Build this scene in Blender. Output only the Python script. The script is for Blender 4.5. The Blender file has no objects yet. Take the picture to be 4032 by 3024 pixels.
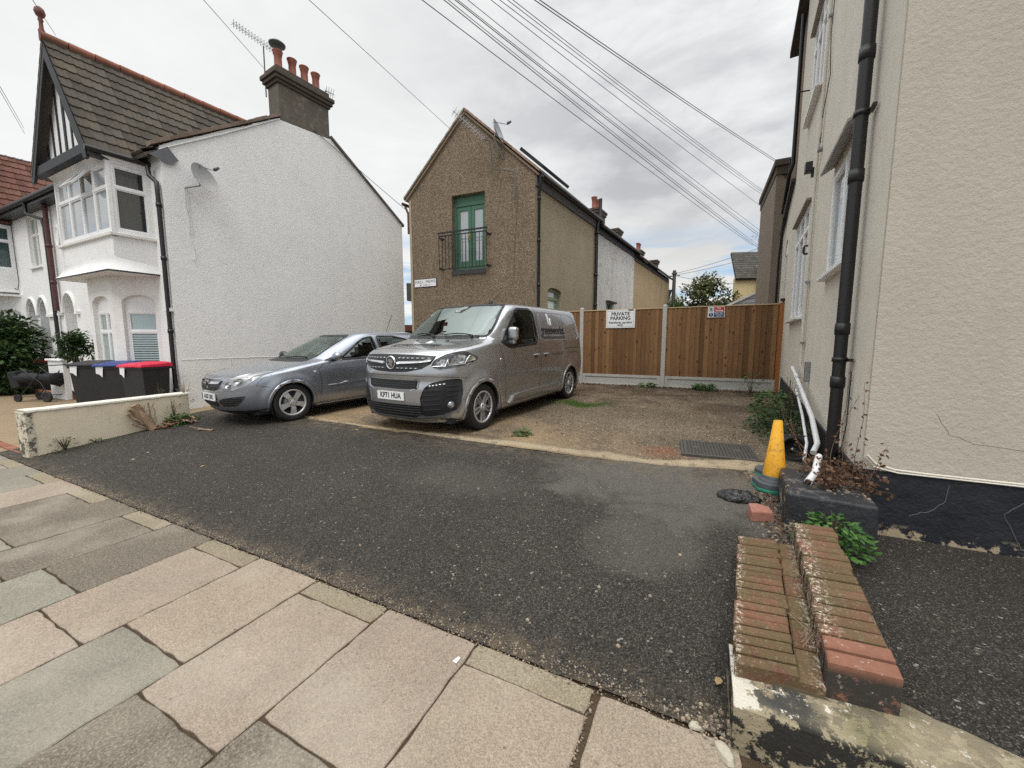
ZEN = 3.4; SUNE = 1.3; EXPO = 0.2
import bpy, bmesh, math, random
from mathutils import Vector, Matrix, noise
from mathutils.geometry import tessellate_polygon
from mathutils.bvhtree import BVHTree
random.seed(7)
R = math.radians
sc = bpy.context.scene
col = sc.collection
V = Vector

# ------------------------------------------------------------------ ground height
def gz(y):
    if y < 1.54: return 0.0
    if y < 4.0: return .0752*(y-1.54)
    return .185+.019*(y-4)+.006*(1-math.exp(-(y-4)*3))

# ------------------------------------------------------------------ materials
MATS = {}
def nd(nt, typ, **kw):
    n = nt.nodes.new(typ)
    for k, v in kw.items(): setattr(n, k, v)
    return n
def S(c):
    return tuple((x/12.92 if x <= .04045 else ((x+.055)/1.055)**2.4) for x in [v/255 for v in c])+(1,)
class Mat:
    """small helper that wires a procedural Principled material"""
    def __init__(s, name, color=(.5, .5, .5), rough=.7, metal=0, spec=.5, coat=0):
        m = bpy.data.materials.new(name); m.use_nodes = True
        s.m = m; s.nt = m.node_tree; s.b = s.nt.nodes['Principled BSDF']; s.out = s.nt.nodes['Material Output']
        c = tuple(color)[:3]+(1,)
        s.c = nd(s.nt, 'ShaderNodeRGB'); s.c.outputs[0].default_value = c; s.col = s.c.outputs[0]
        s.b.inputs['Roughness'].default_value = rough; s.b.inputs['Metallic'].default_value = metal
        s.b.inputs['Specular IOR Level'].default_value = spec; s.b.inputs['Coat Weight'].default_value = coat
        s.tc = nd(s.nt, 'ShaderNodeTexCoord'); s.h = None; s.geo = nd(s.nt, 'ShaderNodeNewGeometry'); s.co = s.geo.outputs['Position']
        MATS[name] = s
    def L(s, a, b): s.nt.links.new(a, b)
    def coords(s, scale=(1, 1, 1)):
        mp = nd(s.nt, 'ShaderNodeMapping'); mp.inputs['Scale'].default_value = scale
        s.L(s.co, mp.inputs[0]); return mp.outputs[0]
    def noise(s, scale, detail=3, rough=.6, stretch=(1, 1, 1), dist=0):
        n = nd(s.nt, 'ShaderNodeTexNoise'); n.inputs['Scale'].default_value = scale
        n.inputs['Detail'].default_value = detail; n.inputs['Roughness'].default_value = rough
        n.inputs['Distortion'].default_value = dist
        s.L(s.coords(stretch), n.inputs[0]); return n.outputs[0]
    def vor(s, scale, out='Color', feature='F1', stretch=(1, 1, 1), rnd=1):
        n = nd(s.nt, 'ShaderNodeTexVoronoi'); n.feature = feature; n.inputs['Scale'].default_value = scale
        n.inputs['Randomness'].default_value = rnd
        s.L(s.coords(stretch), n.inputs[0]); return n.outputs[out]
    def ramp(s, f, lo, hi, a=0., b=1.):
        n = nd(s.nt, 'ShaderNodeMapRange'); n.inputs[1].default_value = lo; n.inputs[2].default_value = hi
        n.inputs[3].default_value = a; n.inputs[4].default_value = b; s.L(f, n.inputs[0]); return n.outputs[0]
    def math(s, op, a, b=None):
        n = nd(s.nt, 'ShaderNodeMath', operation=op)
        for i, x in enumerate((a, b)):
            if x is None: continue
            if isinstance(x, (int, float)): n.inputs[i].default_value = x
            else: s.L(x, n.inputs[i])
        return n.outputs[0]
    def sep(s, c, i):
        n = nd(s.nt, 'ShaderNodeSeparateColor'); s.L(c, n.inputs[0]); return n.outputs[i]
    def z(s):
        n = nd(s.nt, 'ShaderNodeSeparateXYZ'); s.L(s.co, n.inputs[0]); return n.outputs[2]
    def xyz(s, i):
        n = nd(s.nt, 'ShaderNodeSeparateXYZ'); s.L(s.co, n.inputs[0]); return n.outputs[i]
    def mix(s, fac, color, mode='MIX'):
        n = nd(s.nt, 'ShaderNodeMix', data_type='RGBA', blend_type=mode)
        if isinstance(fac, (int, float)): n.inputs[0].default_value = fac
        else: s.L(fac, n.inputs[0])
        s.L(s.col, n.inputs[6])
        if isinstance(color, tuple): n.inputs[7].default_value = color[:3]+(1,)
        else: s.L(color, n.inputs[7])
        s.col = n.outputs[2]; return s
    def bright(s, f, lo, hi):        # multiply colour by a value that runs lo..hi with f
        v = s.ramp(f, 0, 1, lo, hi)
        n = nd(s.nt, 'ShaderNodeVectorMath', operation='SCALE'); s.L(s.col, n.inputs[0]); s.L(v, n.inputs['Scale'])
        s.col = n.outputs[0]; return s
    def rnd(s, lo=.8, hi=1.2):       # per-face random brightness
        a = nd(s.nt, 'ShaderNodeAttribute'); a.attribute_name = 'rnd'
        return s.bright(a.outputs['Fac'], lo, hi)
    def rattr(s):
        a = nd(s.nt, 'ShaderNodeAttribute'); a.attribute_name = 'rnd'; return a.outputs['Color']
    def rattr_f(s):
        a = nd(s.nt, 'ShaderNodeAttribute'); a.attribute_name = 'rnd'; return a.outputs['Fac']
    def bump(s, f, strength=.3, dist=.01):
        n = nd(s.nt, 'ShaderNodeBump'); n.inputs['Strength'].default_value = strength; n.inputs['Distance'].default_value = dist
        s.L(f, n.inputs['Height'])
        if s.h: s.L(s.h, n.inputs['Normal'])
        s.h = n.outputs[0]; return s
    def rough(s, f, lo, hi):
        s.L(s.ramp(f, 0, 1, lo, hi), s.b.inputs['Roughness']); return s
    def done(s):
        s.L(s.col, s.b.inputs['Base Color'])
        if s.h: s.L(s.h, s.b.inputs['Normal'])
        return s.m
def simple(name, color, rough=.6, metal=0, spec=.5, coat=0, n=None, b=.15):
    m = Mat(name, color, rough, metal, spec, coat)
    if n: m.bright(m.noise(n, 4), 1-b*1.6, 1+b*1.6)
    return m.done()

# ------------------------------------------------------------------ objects
def setp(o, label=None, cat=None, group=None, kind=None):
    if label: o['label'] = label
    if cat: o['category'] = cat
    if group: o['group'] = group
    if kind: o['kind'] = kind
    return o
def thing(name, label, cat, loc=(0, 0, 0), rz=0, group=None):
    o = bpy.data.objects.new(name, None); col.objects.link(o)
    o.location = loc; o.rotation_euler = (0, 0, rz); o.empty_display_size = .1
    return setp(o, label, cat, group)
def wmat(o):
    m = o.matrix_basis.copy()
    return wmat(o.parent) @ m if o.parent else m
def copy_tree(o, parent=None):
    c = o.copy(); col.objects.link(c); c.parent = parent
    for ch in [x for x in col.objects if x.parent == o]: copy_tree(ch, c)
    return c
def frame(o, ux, uy):
    """matrix with origin o, x axis ux, y axis uy"""
    ux = V(ux).normalized(); uy = V(uy); uz = ux.cross(uy).normalized(); uy = uz.cross(ux)
    m = Matrix((ux, uy, uz)).transposed().to_4x4(); m.translation = V(o); return m
def vframe(o, d):
    """vertical wall frame: x along d (2d), y up, z outward (to the right-hand side normal d x up)"""
    return frame(o, (d[0], d[1], 0), (0, 0, 1))
class MB:
    def __init__(s): s.v = []; s.f = []; s.m = []; s.r = []; s.sm = []; s.mi = 0; s.rv = .5; s.smooth = False; s.mat = Matrix()
    def add(s, vs, fs, smooth=None):
        n = len(s.v); s.v += [s.mat @ V(p) for p in vs]
        for f in fs: s.f.append([i+n for i in f]); s.m.append(s.mi); s.r.append(s.rv); s.sm.append(s.smooth if smooth is None else smooth)
        return s
    def box(s, a, b, M=None):
        x0, y0, z0 = a; x1, y1, z1 = b
        vs = [V(p) for p in ((x0, y0, z0), (x1, y0, z0), (x1, y1, z0), (x0, y1, z0), (x0, y0, z1), (x1, y0, z1), (x1, y1, z1), (x0, y1, z1))]
        if M: vs = [M @ p for p in vs]
        return s.add(vs, [(0, 3, 2, 1), (4, 5, 6, 7), (0, 1, 5, 4), (1, 2, 6, 5), (2, 3, 7, 6), (3, 0, 4, 7)])
    def plate(s, outer, holes=(), M=None, depth=.05, back=True, reveal=True):
        """flat polygon with holes in the xy plane of M, front at z=0 facing +z, thickness going to -z"""
        M = M or Matrix()
        def area(p): return sum(p[i-1][0]*p[i][1]-p[i][0]*p[i-1][1] for i in range(len(p)))
        loops = [list(outer) if area(outer) > 0 else list(outer)[::-1]]+[list(h) if area(h) < 0 else list(h)[::-1] for h in holes]
        pts = [V((p[0], p[1], 0)) for l in loops for p in l]
        tris = tessellate_polygon([[V((p[0], p[1], 0)) for p in l] for l in loops])
        n = len(pts); vs = [M @ p for p in pts]+[M @ (p-V((0, 0, depth))) for p in pts]; fs = []
        for t in tris:
            a, b, c = (pts[i] for i in t)
            t = tuple(t) if (b-a).cross(c-a).z > 0 else tuple(t)[::-1]
            fs.append(t)
            if back: fs.append(tuple(i+n for i in t[::-1]))
        k = 0
        for li, l in enumerate(loops):
            if reveal or li == 0:
                for i in range(len(l)):
                    a = k+i; b = k+(i+1) % len(l); fs.append((a, a+n, b+n, b))
            k += len(l)
        return s.add(vs, fs)
    def tube(s, pts, r, n=8, cap=True, smooth=True, closed=False):
        pts = [V(p) for p in pts]; N = len(pts); rs = r if isinstance(r, (list, tuple)) else [r]*N
        vs = []; up = V((0, 0, 1)); last = None
        for i, p in enumerate(pts):
            t = (pts[min(i+1, N-1)]-pts[max(i-1, 0)])
            if t.length < 1e-9: t = V((0, 0, 1))
            t.normalize()
            if last is None:
                a = t.cross(up)
                if a.length < .05: a = t.cross(V((1, 0, 0)))
            else: a = last-t*last.dot(t)
            if a.length < 1e-6: a = t.cross(V((0, 1, 0)))
            a.normalize(); last = a; b = t.cross(a)
            for k in range(n):
                th = 2*math.pi*k/n; vs.append(p+(a*math.cos(th)+b*math.sin(th))*rs[i])
        fs = []
        for i in range(N-1):
            for k in range(n):
                fs.append((i*n+k, i*n+(k+1) % n, (i+1)*n+(k+1) % n, (i+1)*n+k))
        s.add(vs, fs, smooth)
        if cap and n > 2: s.add([s.mat.inverted() @ s.v[len(s.v)-len(vs)+i] for i in range(n)], [tuple(range(n))[::-1]], False); s.add([s.mat.inverted() @ s.v[len(s.v)-n-n+i] for i in range(n)], [tuple(range(n))], False)
        return s
    def lathe(s, prof, n=24, M=None, smooth=True):
        """profile [(r,z)] about z of M"""
        M = M or Matrix(); vs = []
        for r, z in prof:
            for k in range(n):
                th = 2*math.pi*k/n; vs.append(M @ V((r*math.cos(th), r*math.sin(th), z)))
        fs = []
        for i in range(len(prof)-1):
            for k in range(n): fs.append((i*n+k, i*n+(k+1) % n, (i+1)*n+(k+1) % n, (i+1)*n+k))
        return s.add(vs, fs, smooth)
    def leaf(s, p, d, w, l, up=None):
        d = V(d).normalized(); u = V(up) if up else V((random.uniform(-1, 1), random.uniform(-1, 1), random.uniform(.2, 1)))
        a = d.cross(u)
        if a.length < .01: a = d.cross(V((1, 0, 0)))
        a.normalize(); c = a.cross(d).normalized(); p = V(p)
        vs = [p, p+d*l*.45+a*w*.5-c*w*.12, p+d*l-c*l*.15, p+d*l*.45-a*w*.5-c*w*.12]
        s.rv = random.random()
        return s.add(vs, [(0, 1, 2), (0, 2, 3)], False)
    def build(s, name, mat, parent=None, local=False, bevel=0, seg=2, merge=False):
        me = bpy.data.meshes.new(name)
        vs = s.v
        if parent is not None and not local:
            inv = wmat(parent).inverted(); vs = [inv @ v for v in vs]
        me.from_pydata([tuple(v) for v in vs], [], s.f)
        mats = mat if isinstance(mat, (list, tuple)) else [mat]
        for m in mats: me.materials.append(m)
        me.polygons.foreach_set('material_index', s.m)
        me.polygons.foreach_set('use_smooth', s.sm)
        at = me.attributes.new('rnd', 'FLOAT', 'FACE'); at.data.foreach_set('value', s.r)
        me.update()
        o = bpy.data.objects.new(name, me); col.objects.link(o); o.parent = parent
        if merge:
            bm = bmesh.new(); bm.from_mesh(me); bmesh.ops.remove_doubles(bm, verts=bm.verts, dist=1e-4); bm.to_mesh(me); bm.free()
        if bevel:
            bv = o.modifiers.new('Bevel', 'BEVEL'); bv.width = bevel; bv.segments = seg; bv.limit_method = 'ANGLE'; bv.harden_normals = False
        return o
def text_tris(txt, size, bold=0., shear=0., align='CENTER', spacing=1., xs=1.):
    """2d triangles of a line of text, centred on the origin, using the built-in font"""
    cu = bpy.data.curves.new('t', 'FONT'); cu.body = txt; cu.size = size; cu.align_x = align; cu.align_y = 'CENTER'
    cu.offset = bold; cu.shear = shear; cu.space_character = spacing; cu.resolution_u = 3; cu.space_line = .95
    o = bpy.data.objects.new('t', cu); col.objects.link(o)
    dg = bpy.context.evaluated_depsgraph_get(); dg.update()
    me = bpy.data.meshes.new_from_object(o.evaluated_get(dg))
    vs = [(v.co.x*xs, v.co.y) for v in me.vertices]; fs = [tuple(p.vertices) for p in me.polygons]
    bpy.data.objects.remove(o); bpy.data.curves.remove(cu); bpy.data.meshes.remove(me)
    return vs, fs
def add_text(mb, txt, size, M, x=0, y=0, z=.001, **k):
    vs, fs = text_tris(txt, size, **k)
    mb.add([M @ V((a+x, b+y, z)) for a, b in vs], fs, False)
def rect(x0, y0, x1, y1): return [(x0, y0), (x1, y0), (x1, y1), (x0, y1)]
def arc(cx, cy, r, a0, a1, n=10, ry=None):
    ry = r if ry is None else ry
    return [(cx+r*math.cos(R(a0+(a1-a0)*i/n)), cy+ry*math.sin(R(a0+(a1-a0)*i/n))) for i in range(n+1)]
def arch_hole(x0, x1, z0, zs, rise, n=10):
    """opening with vertical sides up to zs and a curved head of given rise"""
    c = (x0+x1)/2; return [(x0, z0), (x1, z0)]+arc(c, zs, (x1-x0)/2, 0, 180, n, rise)
# ------------------------------------------------------------------ material library
def stucco(name, c, amp, scale=14, stain=.12, streak=0, dirt=None, dist=.02, rough=.85, bb=0):
    m = Mat(name, c, rough, spec=.25)
    m.bright(m.noise(1.1, 5, .65), 1-stain, 1+stain*.6)
    m.bright(m.noise(60, 3), .94, 1.05)
    if streak: m.bright(m.noise(3.5, 5, .7, (1, 1, .12)), 1-streak, 1+streak*.5)
    if dirt:
        f = m.math('MULTIPLY', m.ramp(m.noise(5, 6, .75), .52, .66), dirt[1]); m.mix(f, dirt[0])
    if bb:   # faint courses of brickwork telegraphing through the paint
        b = nd(m.nt, 'ShaderNodeTexBrick'); b.inputs['Scale'].default_value = 4.4; b.inputs['Mortar Size'].default_value = .035; b.inputs['Mortar Smooth'].default_value = .8; b.inputs['Brick Width'].default_value = 1.0; b.inputs['Row Height'].default_value = .335
        cx = nd(m.nt, 'ShaderNodeCombineXYZ'); m.L(m.math('ADD', m.xyz(0), m.xyz(1)), cx.inputs[0]); m.L(m.math('ADD', m.xyz(2), m.math('MULTIPLY', m.noise(5, 3), .03)), cx.inputs[1]); m.L(cx.outputs[0], b.inputs[0])
        m.bump(m.math('MULTIPLY', b.outputs['Fac'], m.ramp(m.noise(1.4, 4), .35, .6)), -bb, .02); m.mix(m.math('MULTIPLY', m.ramp(m.z(), 1.3, .3), m.ramp(m.noise(3, 5, .7), .4, .65, 0, .3)), (.45, .43, .37))
    m.bump(m.noise(scale, 5, .7), amp, dist); m.bump(m.noise(scale*6, 3, .6), amp*.6, dist*.3)
    return m.done()
M_white = stucco('white_roughcast', (.86, .86, .845), .55, 24, .08, .07, ((.60, .60, .57), .30), .02, bb=.28)
M_white2 = stucco('white_masonry_paint', (.84, .84, .83), .35, 16, .10, .06, ((.5, .49, .46), .15), .012)
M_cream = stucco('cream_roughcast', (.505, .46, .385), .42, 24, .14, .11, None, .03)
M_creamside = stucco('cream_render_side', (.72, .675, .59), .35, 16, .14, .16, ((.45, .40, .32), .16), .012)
M_greyrender = stucco('grey_brown_render', (.42, .355, .25), .35, 20, .2, .15, ((.18, .16, .12), .3), .01)
M_whitewash = stucco('worn_whitewash', (.74, .73, .70), .35, 14, .18, .36, ((.34, .32, .27), .75), .012)
M_tan = stucco('tan_render', (.47, .35, .21), .3, 14, .15, .22, ((.25, .2, .13), .35), .01)
M_brownrender = stucco('dull_brown_render', (.28, .23, .18), .4, 16, .2, .25, ((.14, .12, .1), .4), .012)
M_yellowrender = stucco('yellow_render', (.58, .48, .27), .3, 16, .08)
M_concrete = stucco('pale_concrete', (.46, .45, .42), .4, 30, .12, 0, ((.3, .29, .26), .3), .006)
def pebbledash():
    m = Mat('brown_pebbledash', (.205, .155, .108), .8, spec=.3)
    v = m.vor(62, 'Color'); g = m.sep(v, 0)
    m.mix(m.ramp(g, .66, .84, 0, .8), (.42, .33, .225)); m.mix(m.ramp(m.sep(v, 1), .70, .82, 0, .85), (.085, .058, .036)); m.bright(m.noise(14, 5, .7), .7, 1.25); m.bright(m.noise(2.5, 5, .7, (1, 1, .2)), .82, 1.12)
    m.bright(m.noise(1.0, 4, .6), .78, 1.2); m.bump(m.vor(62, 'Distance'), .9, .010); return m.done()
M_pebble = pebbledash()
def asphalt(name, base, patch=True, sc_=165):
    m = Mat(name, base, .82, spec=.35)
    v = m.vor(sc_, 'Color'); g = m.sep(v, 0)
    m.bright(g, .30, 1.9); m.bright(m.noise(75, 4, .85), .55, 1.5)
    m.mix(m.ramp(m.sep(v, 1), .88, .93, 0, .6), (.21, .19, .16)); 
    w = m.vor(sc_*.5, 'Color'); m.mix(m.ramp(m.sep(w, 0), .992, .995, 0, .6), (.42, .38, .31))
    m.bright(m.noise(1.3, 6, .65), .62, 1.5)
    if patch:
        # worn, greyer patches lying across the right half of the forecourt
        def blob(cx, cy, ax, ay, lo, hi):
            u = m.math('POWER', m.math('DIVIDE', m.math('SUBTRACT', m.xyz(0), cx), ax), 2.0); v2 = m.math('POWER', m.math('DIVIDE', m.math('SUBTRACT', m.xyz(1), cy), ay), 2.0)
            return m.ramp(m.math('ADD', m.math('ADD', u, v2), m.math('MULTIPLY', m.math('SUBTRACT', m.noise(1.9, 6, .65, dist=.8), .5), 3.2)), hi, lo)
        f = m.math('MAXIMUM', blob(-.25, 3.75, 1.25, .75, .4, 1.25), m.math('MULTIPLY', blob(-.30, 2.75, .42, .42, .3, 1.2), .6)); f = m.math('MAXIMUM', f, m.math('MULTIPLY', blob(-2.2, 3.2, .8, .35, .2, 1.4), .30))
        f = m.math('MULTIPLY', f, m.ramp(m.noise(120, 3, .8), .3, .65, .45, 1))
        m.mix(m.math('MULTIPLY', f, .8), (.17, .158, .138))
        # sandy dust along both edges
        e = m.math('ADD', m.ramp(m.xyz(1), 3.75, 4.3), m.ramp(m.xyz(1), 1.75, 1.5))
        e = m.math('MULTIPLY', e, m.ramp(m.noise(9, 5, .7), .42, .62)); m.mix(m.math('MULTIPLY', e, .55), (.24, .18, .11))
    m.bump(m.vor(sc_, 'Distance'), 1.0, .009); m.bump(m.noise(12, 3), .2, .01); return m.done()
M_asphalt = asphalt('worn_asphalt', (.036, .0315, .0265))
M_asphalt2 = asphalt('dark_asphalt', (.026, .0225, .0185), False, 180)
M_road = asphalt('road_asphalt', (.06, .058, .055), False, 90)
def dirt():
    m = Mat('compacted_gravel_earth', (.125, .098, .070), .95, spec=.15)
    v = m.vor(75, 'Color'); m.bright(m.sep(v, 0), .5, 1.7)
    m.mix(m.ramp(m.sep(v, 1), .90, .95, 0, .75), (.40, .33, .24))
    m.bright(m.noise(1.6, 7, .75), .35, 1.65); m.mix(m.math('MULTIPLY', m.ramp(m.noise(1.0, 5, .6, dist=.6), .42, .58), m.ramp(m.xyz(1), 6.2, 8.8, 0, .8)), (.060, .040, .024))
    # pale sandy wheel-track near the concrete strip on the left
    f = m.math('MULTIPLY', m.ramp(m.noise(1.5, 5, .6), .38, .6), m.ramp(m.xyz(1), 6.6, 4.7)); f = m.math('MULTIPLY', f, m.ramp(m.xyz(0), -.2, -2.4))
    m.mix(m.math('MULTIPLY', f, .75), (.36, .25, .135))
    # rusty red stain beside the manhole cover
    d = nd(m.nt, 'ShaderNodeVectorMath', operation='DISTANCE'); m.L(m.co, d.inputs[0]); d.inputs[1].default_value = (-.35, 4.8, .21)
    f = m.math('MULTIPLY', m.ramp(d.outputs['Value'], .34, .02), m.ramp(m.noise(14, 4), .35, .6)); m.mix(m.math('MULTIPLY', f, .7), (.24, .055, .02))
    # mossy green tint
    m.mix(m.math('MULTIPLY', m.ramp(m.noise(.9, 5, .6), .56, .68), .25), (.07, .075, .025))
    m.bump(m.vor(75, 'Distance'), .8, .008); m.bump(m.noise(7, 4), .5, .03); return m.done()
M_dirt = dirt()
def slab():
    m = Mat('concrete_paving', (.5, .45, .38), .88, spec=.2)
    a = nd(m.nt, 'ShaderNodeAttribute'); a.attribute_name = 'scol'; m.col = a.outputs['Color']
    agg = m.math('MULTIPLY', m.rattr_f(), m.ramp(m.noise(62, 4, .8), .40, .60)); m.mix(m.math('MULTIPLY', agg, .62), (.36, .315, .245)); dk = m.math('MULTIPLY', m.rattr_f(), m.ramp(m.noise(95, 3, .8), .58, .48)); m.mix(m.math('MULTIPLY', dk, .55), (.075, .062, .05))
    m.bright(m.noise(2.2, 6, .7), .64, 1.14); m.bright(m.noise(70, 5, .85), .55, 1.45)
    v = m.vor(230, 'Color'); m.bright(m.sep(v, 0), .74, 1.26)
    m.mix(m.ramp(m.noise(24, 4, .7), .66, .73, 0, .6), (.17, .14, .11)); m.bright(m.noise(38, 5, .8), .78, 1.22); m.mix(m.ramp(m.noise(1.2, 6, .7, dist=.5), .56, .70, 0, .35), (.20, .165, .125))
    m.mix(m.math('MULTIPLY', m.ramp(m.vor(40, 'Distance'), .16, .08, 0, .6), m.ramp(m.noise(1.5, 3), .42, .6)), (.17, .14, .12))
    m.mix(m.ramp(m.noise(3.1, 6, .7, dist=1), .66, .76, 0, .35), (.15, .13, .11))
    m.mix(m.math('MULTIPLY', m.ramp(m.vor(17, 'Distance', stretch=(1, 1.3, 1)), .17, .11), m.ramp(m.noise(3.1, 4), .46, .56, 0, .7)), (.13, .105, .085)); m.mix(m.ramp(m.vor(44, 'Distance'), .20, .12, 0, .45), (.17, .14, .11)); m.mix(m.ramp(m.noise(4.4, 7, .8, dist=1.5), .64, .70, 0, .45), (.16, .13, .10)); m.mix(m.ramp(m.noise(.8, 4, .6), .50, .66, 0, .35), (.45, .40, .33)); m.bump(m.noise(130, 4, .7), .35, .003); m.bump(m.noise(5, 3), .2, .006); return m.done()
M_slab = slab()
def brick(name, c, moss=.0, paint=.0):
    m = Mat(name, c, .85, spec=.25); m.rnd(.70, 1.25); m.bright(m.noise(30, 5, .7), .6, 1.35)
    if moss: m.mix(m.ramp(m.noise(7, 6, .7), .50-.14*moss, .64-.1*moss, 0, .75), (.105, .085, .040)); m.mix(m.ramp(m.noise(75, 4, .7), .56, .66, 0, .45), (.30, .26, .18))
    m.bump(m.noise(70, 4, .7), .5, .004); return m
M_brickmoss = brick('mossy_red_brick', (.17, .078, .05), 1.0)
M_brick = brick('red_brick', (.24, .10, .065), .0).done()
def brickmoss():
    m = M_brickmoss
    # flakes of old white paint clinging to the left-hand edges of the two tiers
    x = m.xyz(0); y = m.xyz(1); sh = m.math('SUBTRACT', x, m.math('MULTIPLY', m.math('SUBTRACT', y, 1.6), .095))
    e1 = m.ramp(m.math('ABSOLUTE', m.math('SUBTRACT', sh, .172)), .035, .0); e2 = m.ramp(m.math('ABSOLUTE', m.math('SUBTRACT', sh, .475)), .07, .01)
    f = m.math('MULTIPLY', m.math('MAXIMUM', e1, e2), m.ramp(m.noise(60, 6, .8), .53, .58)); m.mix(m.math('MULTIPLY', f, .85), (.66, .60, .50)); return m.done()
M_brickmoss = brickmoss()
def brickwall(name, c, mortar, sx=4.4, v=.75):
    """brick courses for far walls; uses wall-aligned coordinates x along, z up"""
    m = Mat(name, c, .85, spec=.2); b = nd(m.nt, 'ShaderNodeTexBrick'); b.inputs['Scale'].default_value = sx
    b.inputs['Color1'].default_value = c+(1,); b.inputs['Color2'].default_value = tuple(q*v for q in c)+(1,); b.inputs['Mortar'].default_value = mortar+(1,)
    b.inputs['Mortar Size'].default_value = .02; b.inputs['Brick Width'].default_value = 1.0; b.inputs['Row Height'].default_value = .335
    mp = nd(m.nt, 'ShaderNodeCombineXYZ'); sx_ = m.math('ADD', m.xyz(0), m.xyz(1)); m.L(sx_, mp.inputs[0]); m.L(m.xyz(2), mp.inputs[1]); m.L(mp.outputs[0], b.inputs[0])
    m.col = b.outputs[0]; m.bright(m.noise(3, 5), .8, 1.15); m.bump(b.outputs['Fac'], -.5, .01); return m.done()
M_farbrick = brickwall('stock_brick_wall', (.20, .13, .085), (.30, .26, .21))
M_whitebrick = brickwall('white_painted_brick', (.82, .81, .79), (.74, .73, .71), v=.95)
def tiles(name, c, moss, ridge=None):
    m = Mat(name, c, .85, spec=.2); m.rnd(.75, 1.25); m.bright(m.noise(6, 5, .7), .65, 1.3)
    m.mix(m.ramp(m.noise(2.0, 6, .7), .50, .66, 0, moss), (.15, .115, .065)); m.mix(m.ramp(m.noise(18, 5, .7), .62, .70, 0, .3), (.24, .215, .17))
    m.bump(m.noise(40, 4), .4, .006); return m.done()
M_tile_grey = tiles('weathered_grey_tile', (.085, .074, .060), .35)
M_tile_red = tiles('weathered_red_tile', (.145, .068, .053), .25)
M_tile_dark = tiles('dark_tile', (.075, .07, .062), .3)
M_ridge = tiles('red_ridge_tile', (.27, .115, .08), .35)
M_terracotta = simple('terracotta', (.26, .085, .055), .75, n=9, b=.2)
M_chim = stucco('sooty_render', (.135, .12, .098), .5, 18, .25, .2, ((.26, .21, .16), .8), .012)
M_chimcap = stucco('sooty_brick', (.095, .08, .065), .6, 18, .3, .1, ((.20, .12, .08), .6), .015)
M_upvc = simple('white_window_plastic', (.80, .80, .80), .35, n=4, b=.04)
M_whitepaint = simple('white_gloss_paint', (.72, .70, .66), .5, n=14, b=.1)
M_black = simple('black_gutter_plastic', (.012, .012, .013), .42, n=8, b=.15)
M_blacktimber = simple('black_stained_timber', (.020, .021, .024), .6, n=10, b=.2)
M_darkrubber = simple('black_rubber', (.015, .015, .015), .7, n=30, b=.15)
M_blackplastic = simple('black_trim_plastic', (.014, .014, .016), .5, n=30, b=.1)
M_maroon = simple('flaking_maroon_iron', (.085, .03, .028), .55, n=16, b=.4)
M_leadgrey = simple('lead_flashing', (.12, .125, .135), .5, n=9, b=.15)
M_green = simple('sage_green_paint', (.055, .15, .095), .45, n=9, b=.1)
M_greenpale = simple('pale_green_paint', (.26, .32, .20), .5, n=9, b=.1)
M_chrome = simple('chrome', (.75, .75, .76), .16, 1)
M_alloy = simple('alloy_wheel_silver', (.62, .62, .62), .38, .6)
M_galv = simple('galvanised_steel', (.33, .34, .35), .4, .8, n=14, b=.2)
M_pipe = simple('white_plastic_pipe', (.72, .72, .74), .35, n=8, b=.08)
M_signwhite = simple('white_sign_face', (.78, .79, .80), .4, n=6, b=.05)
M_ink = simple('black_lettering', (.012, .012, .014), .6)
M_red = simple('red_sign_print', (.52, .02, .035), .5)
M_blue = simple('blue_sign_print', (.02, .045, .16), .5)

def glassm(name, c, rough=.04, wavy=.0):
    m = Mat(name, c, rough, spec=.9)
    m.bright(m.noise(1.3, 2), .8, 1.2); m.b.inputs['IOR'].default_value = 1.75
    if wavy: m.bump(m.noise(1.6, 2), wavy, .05)
    return m.done()
M_glass = glassm('dark_window_glass', (.035, .04, .042))
M_glass_curtain = glassm('glass_over_net_curtain', (.34, .36, .38))
M_glass_blind = glassm('glass_over_pale_blind', (.30, .37, .36))
M_glass_teal = glassm('glass_over_teal_curtain', (.045, .085, .085))
M_obscure = glassm('bright_reflecting_glass', (.22, .25, .27), .03)
def autoglass(name, tint, refl):
    m = Mat(name, (0, 0, 0)); nt = m.nt
    t = nd(nt, 'ShaderNodeBsdfTransparent'); t.inputs[0].default_value = tint+(1,)
    g = nd(nt, 'ShaderNodeBsdfGlossy'); g.inputs['Roughness'].default_value = .02; g.inputs[0].default_value = (.85, .97, .93, 1)
    f = nd(nt, 'ShaderNodeFresnel'); f.inputs[0].default_value = 1.6
    a = m.math('ADD', f.outputs[0], refl)
    x = nd(nt, 'ShaderNodeMixShader'); m.L(a, x.inputs[0]); m.L(t.outputs[0], x.inputs[1]); m.L(g.outputs[0], x.inputs[2])
    m.L(x.outputs[0], m.out.inputs[0]); return m.m
M_wscreen = autoglass('windscreen_glass', (.25, .31, .29), .14)
M_wscreen2 = autoglass('car_windscreen_glass', (.52, .62, .58), .12)
M_carglass = autoglass('tinted_side_glass', (.40, .46, .44), .03)
M_vanglass = autoglass('tinted_cab_glass', (.20, .22, .22), .02)
def paint(name, c, metal=.75, rough=.38):
    m = Mat(name, c, rough, metal, .5, .9); m.b.inputs['Coat Roughness'].default_value = .05
    m.bright(m.noise(2.0, 3), .95, 1.05)
    # road film low on the doors
    m.mix(m.math('MULTIPLY', m.ramp(m.z(), .55, .15), m.ramp(m.noise(4, 5, .7), .35, .7, .1, .5)), (.17, .15, .13))
    g = nd(m.nt, 'ShaderNodeNewGeometry'); m.mix(g.outputs['Backfacing'], (.03, .03, .03)); return m.done()
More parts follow.
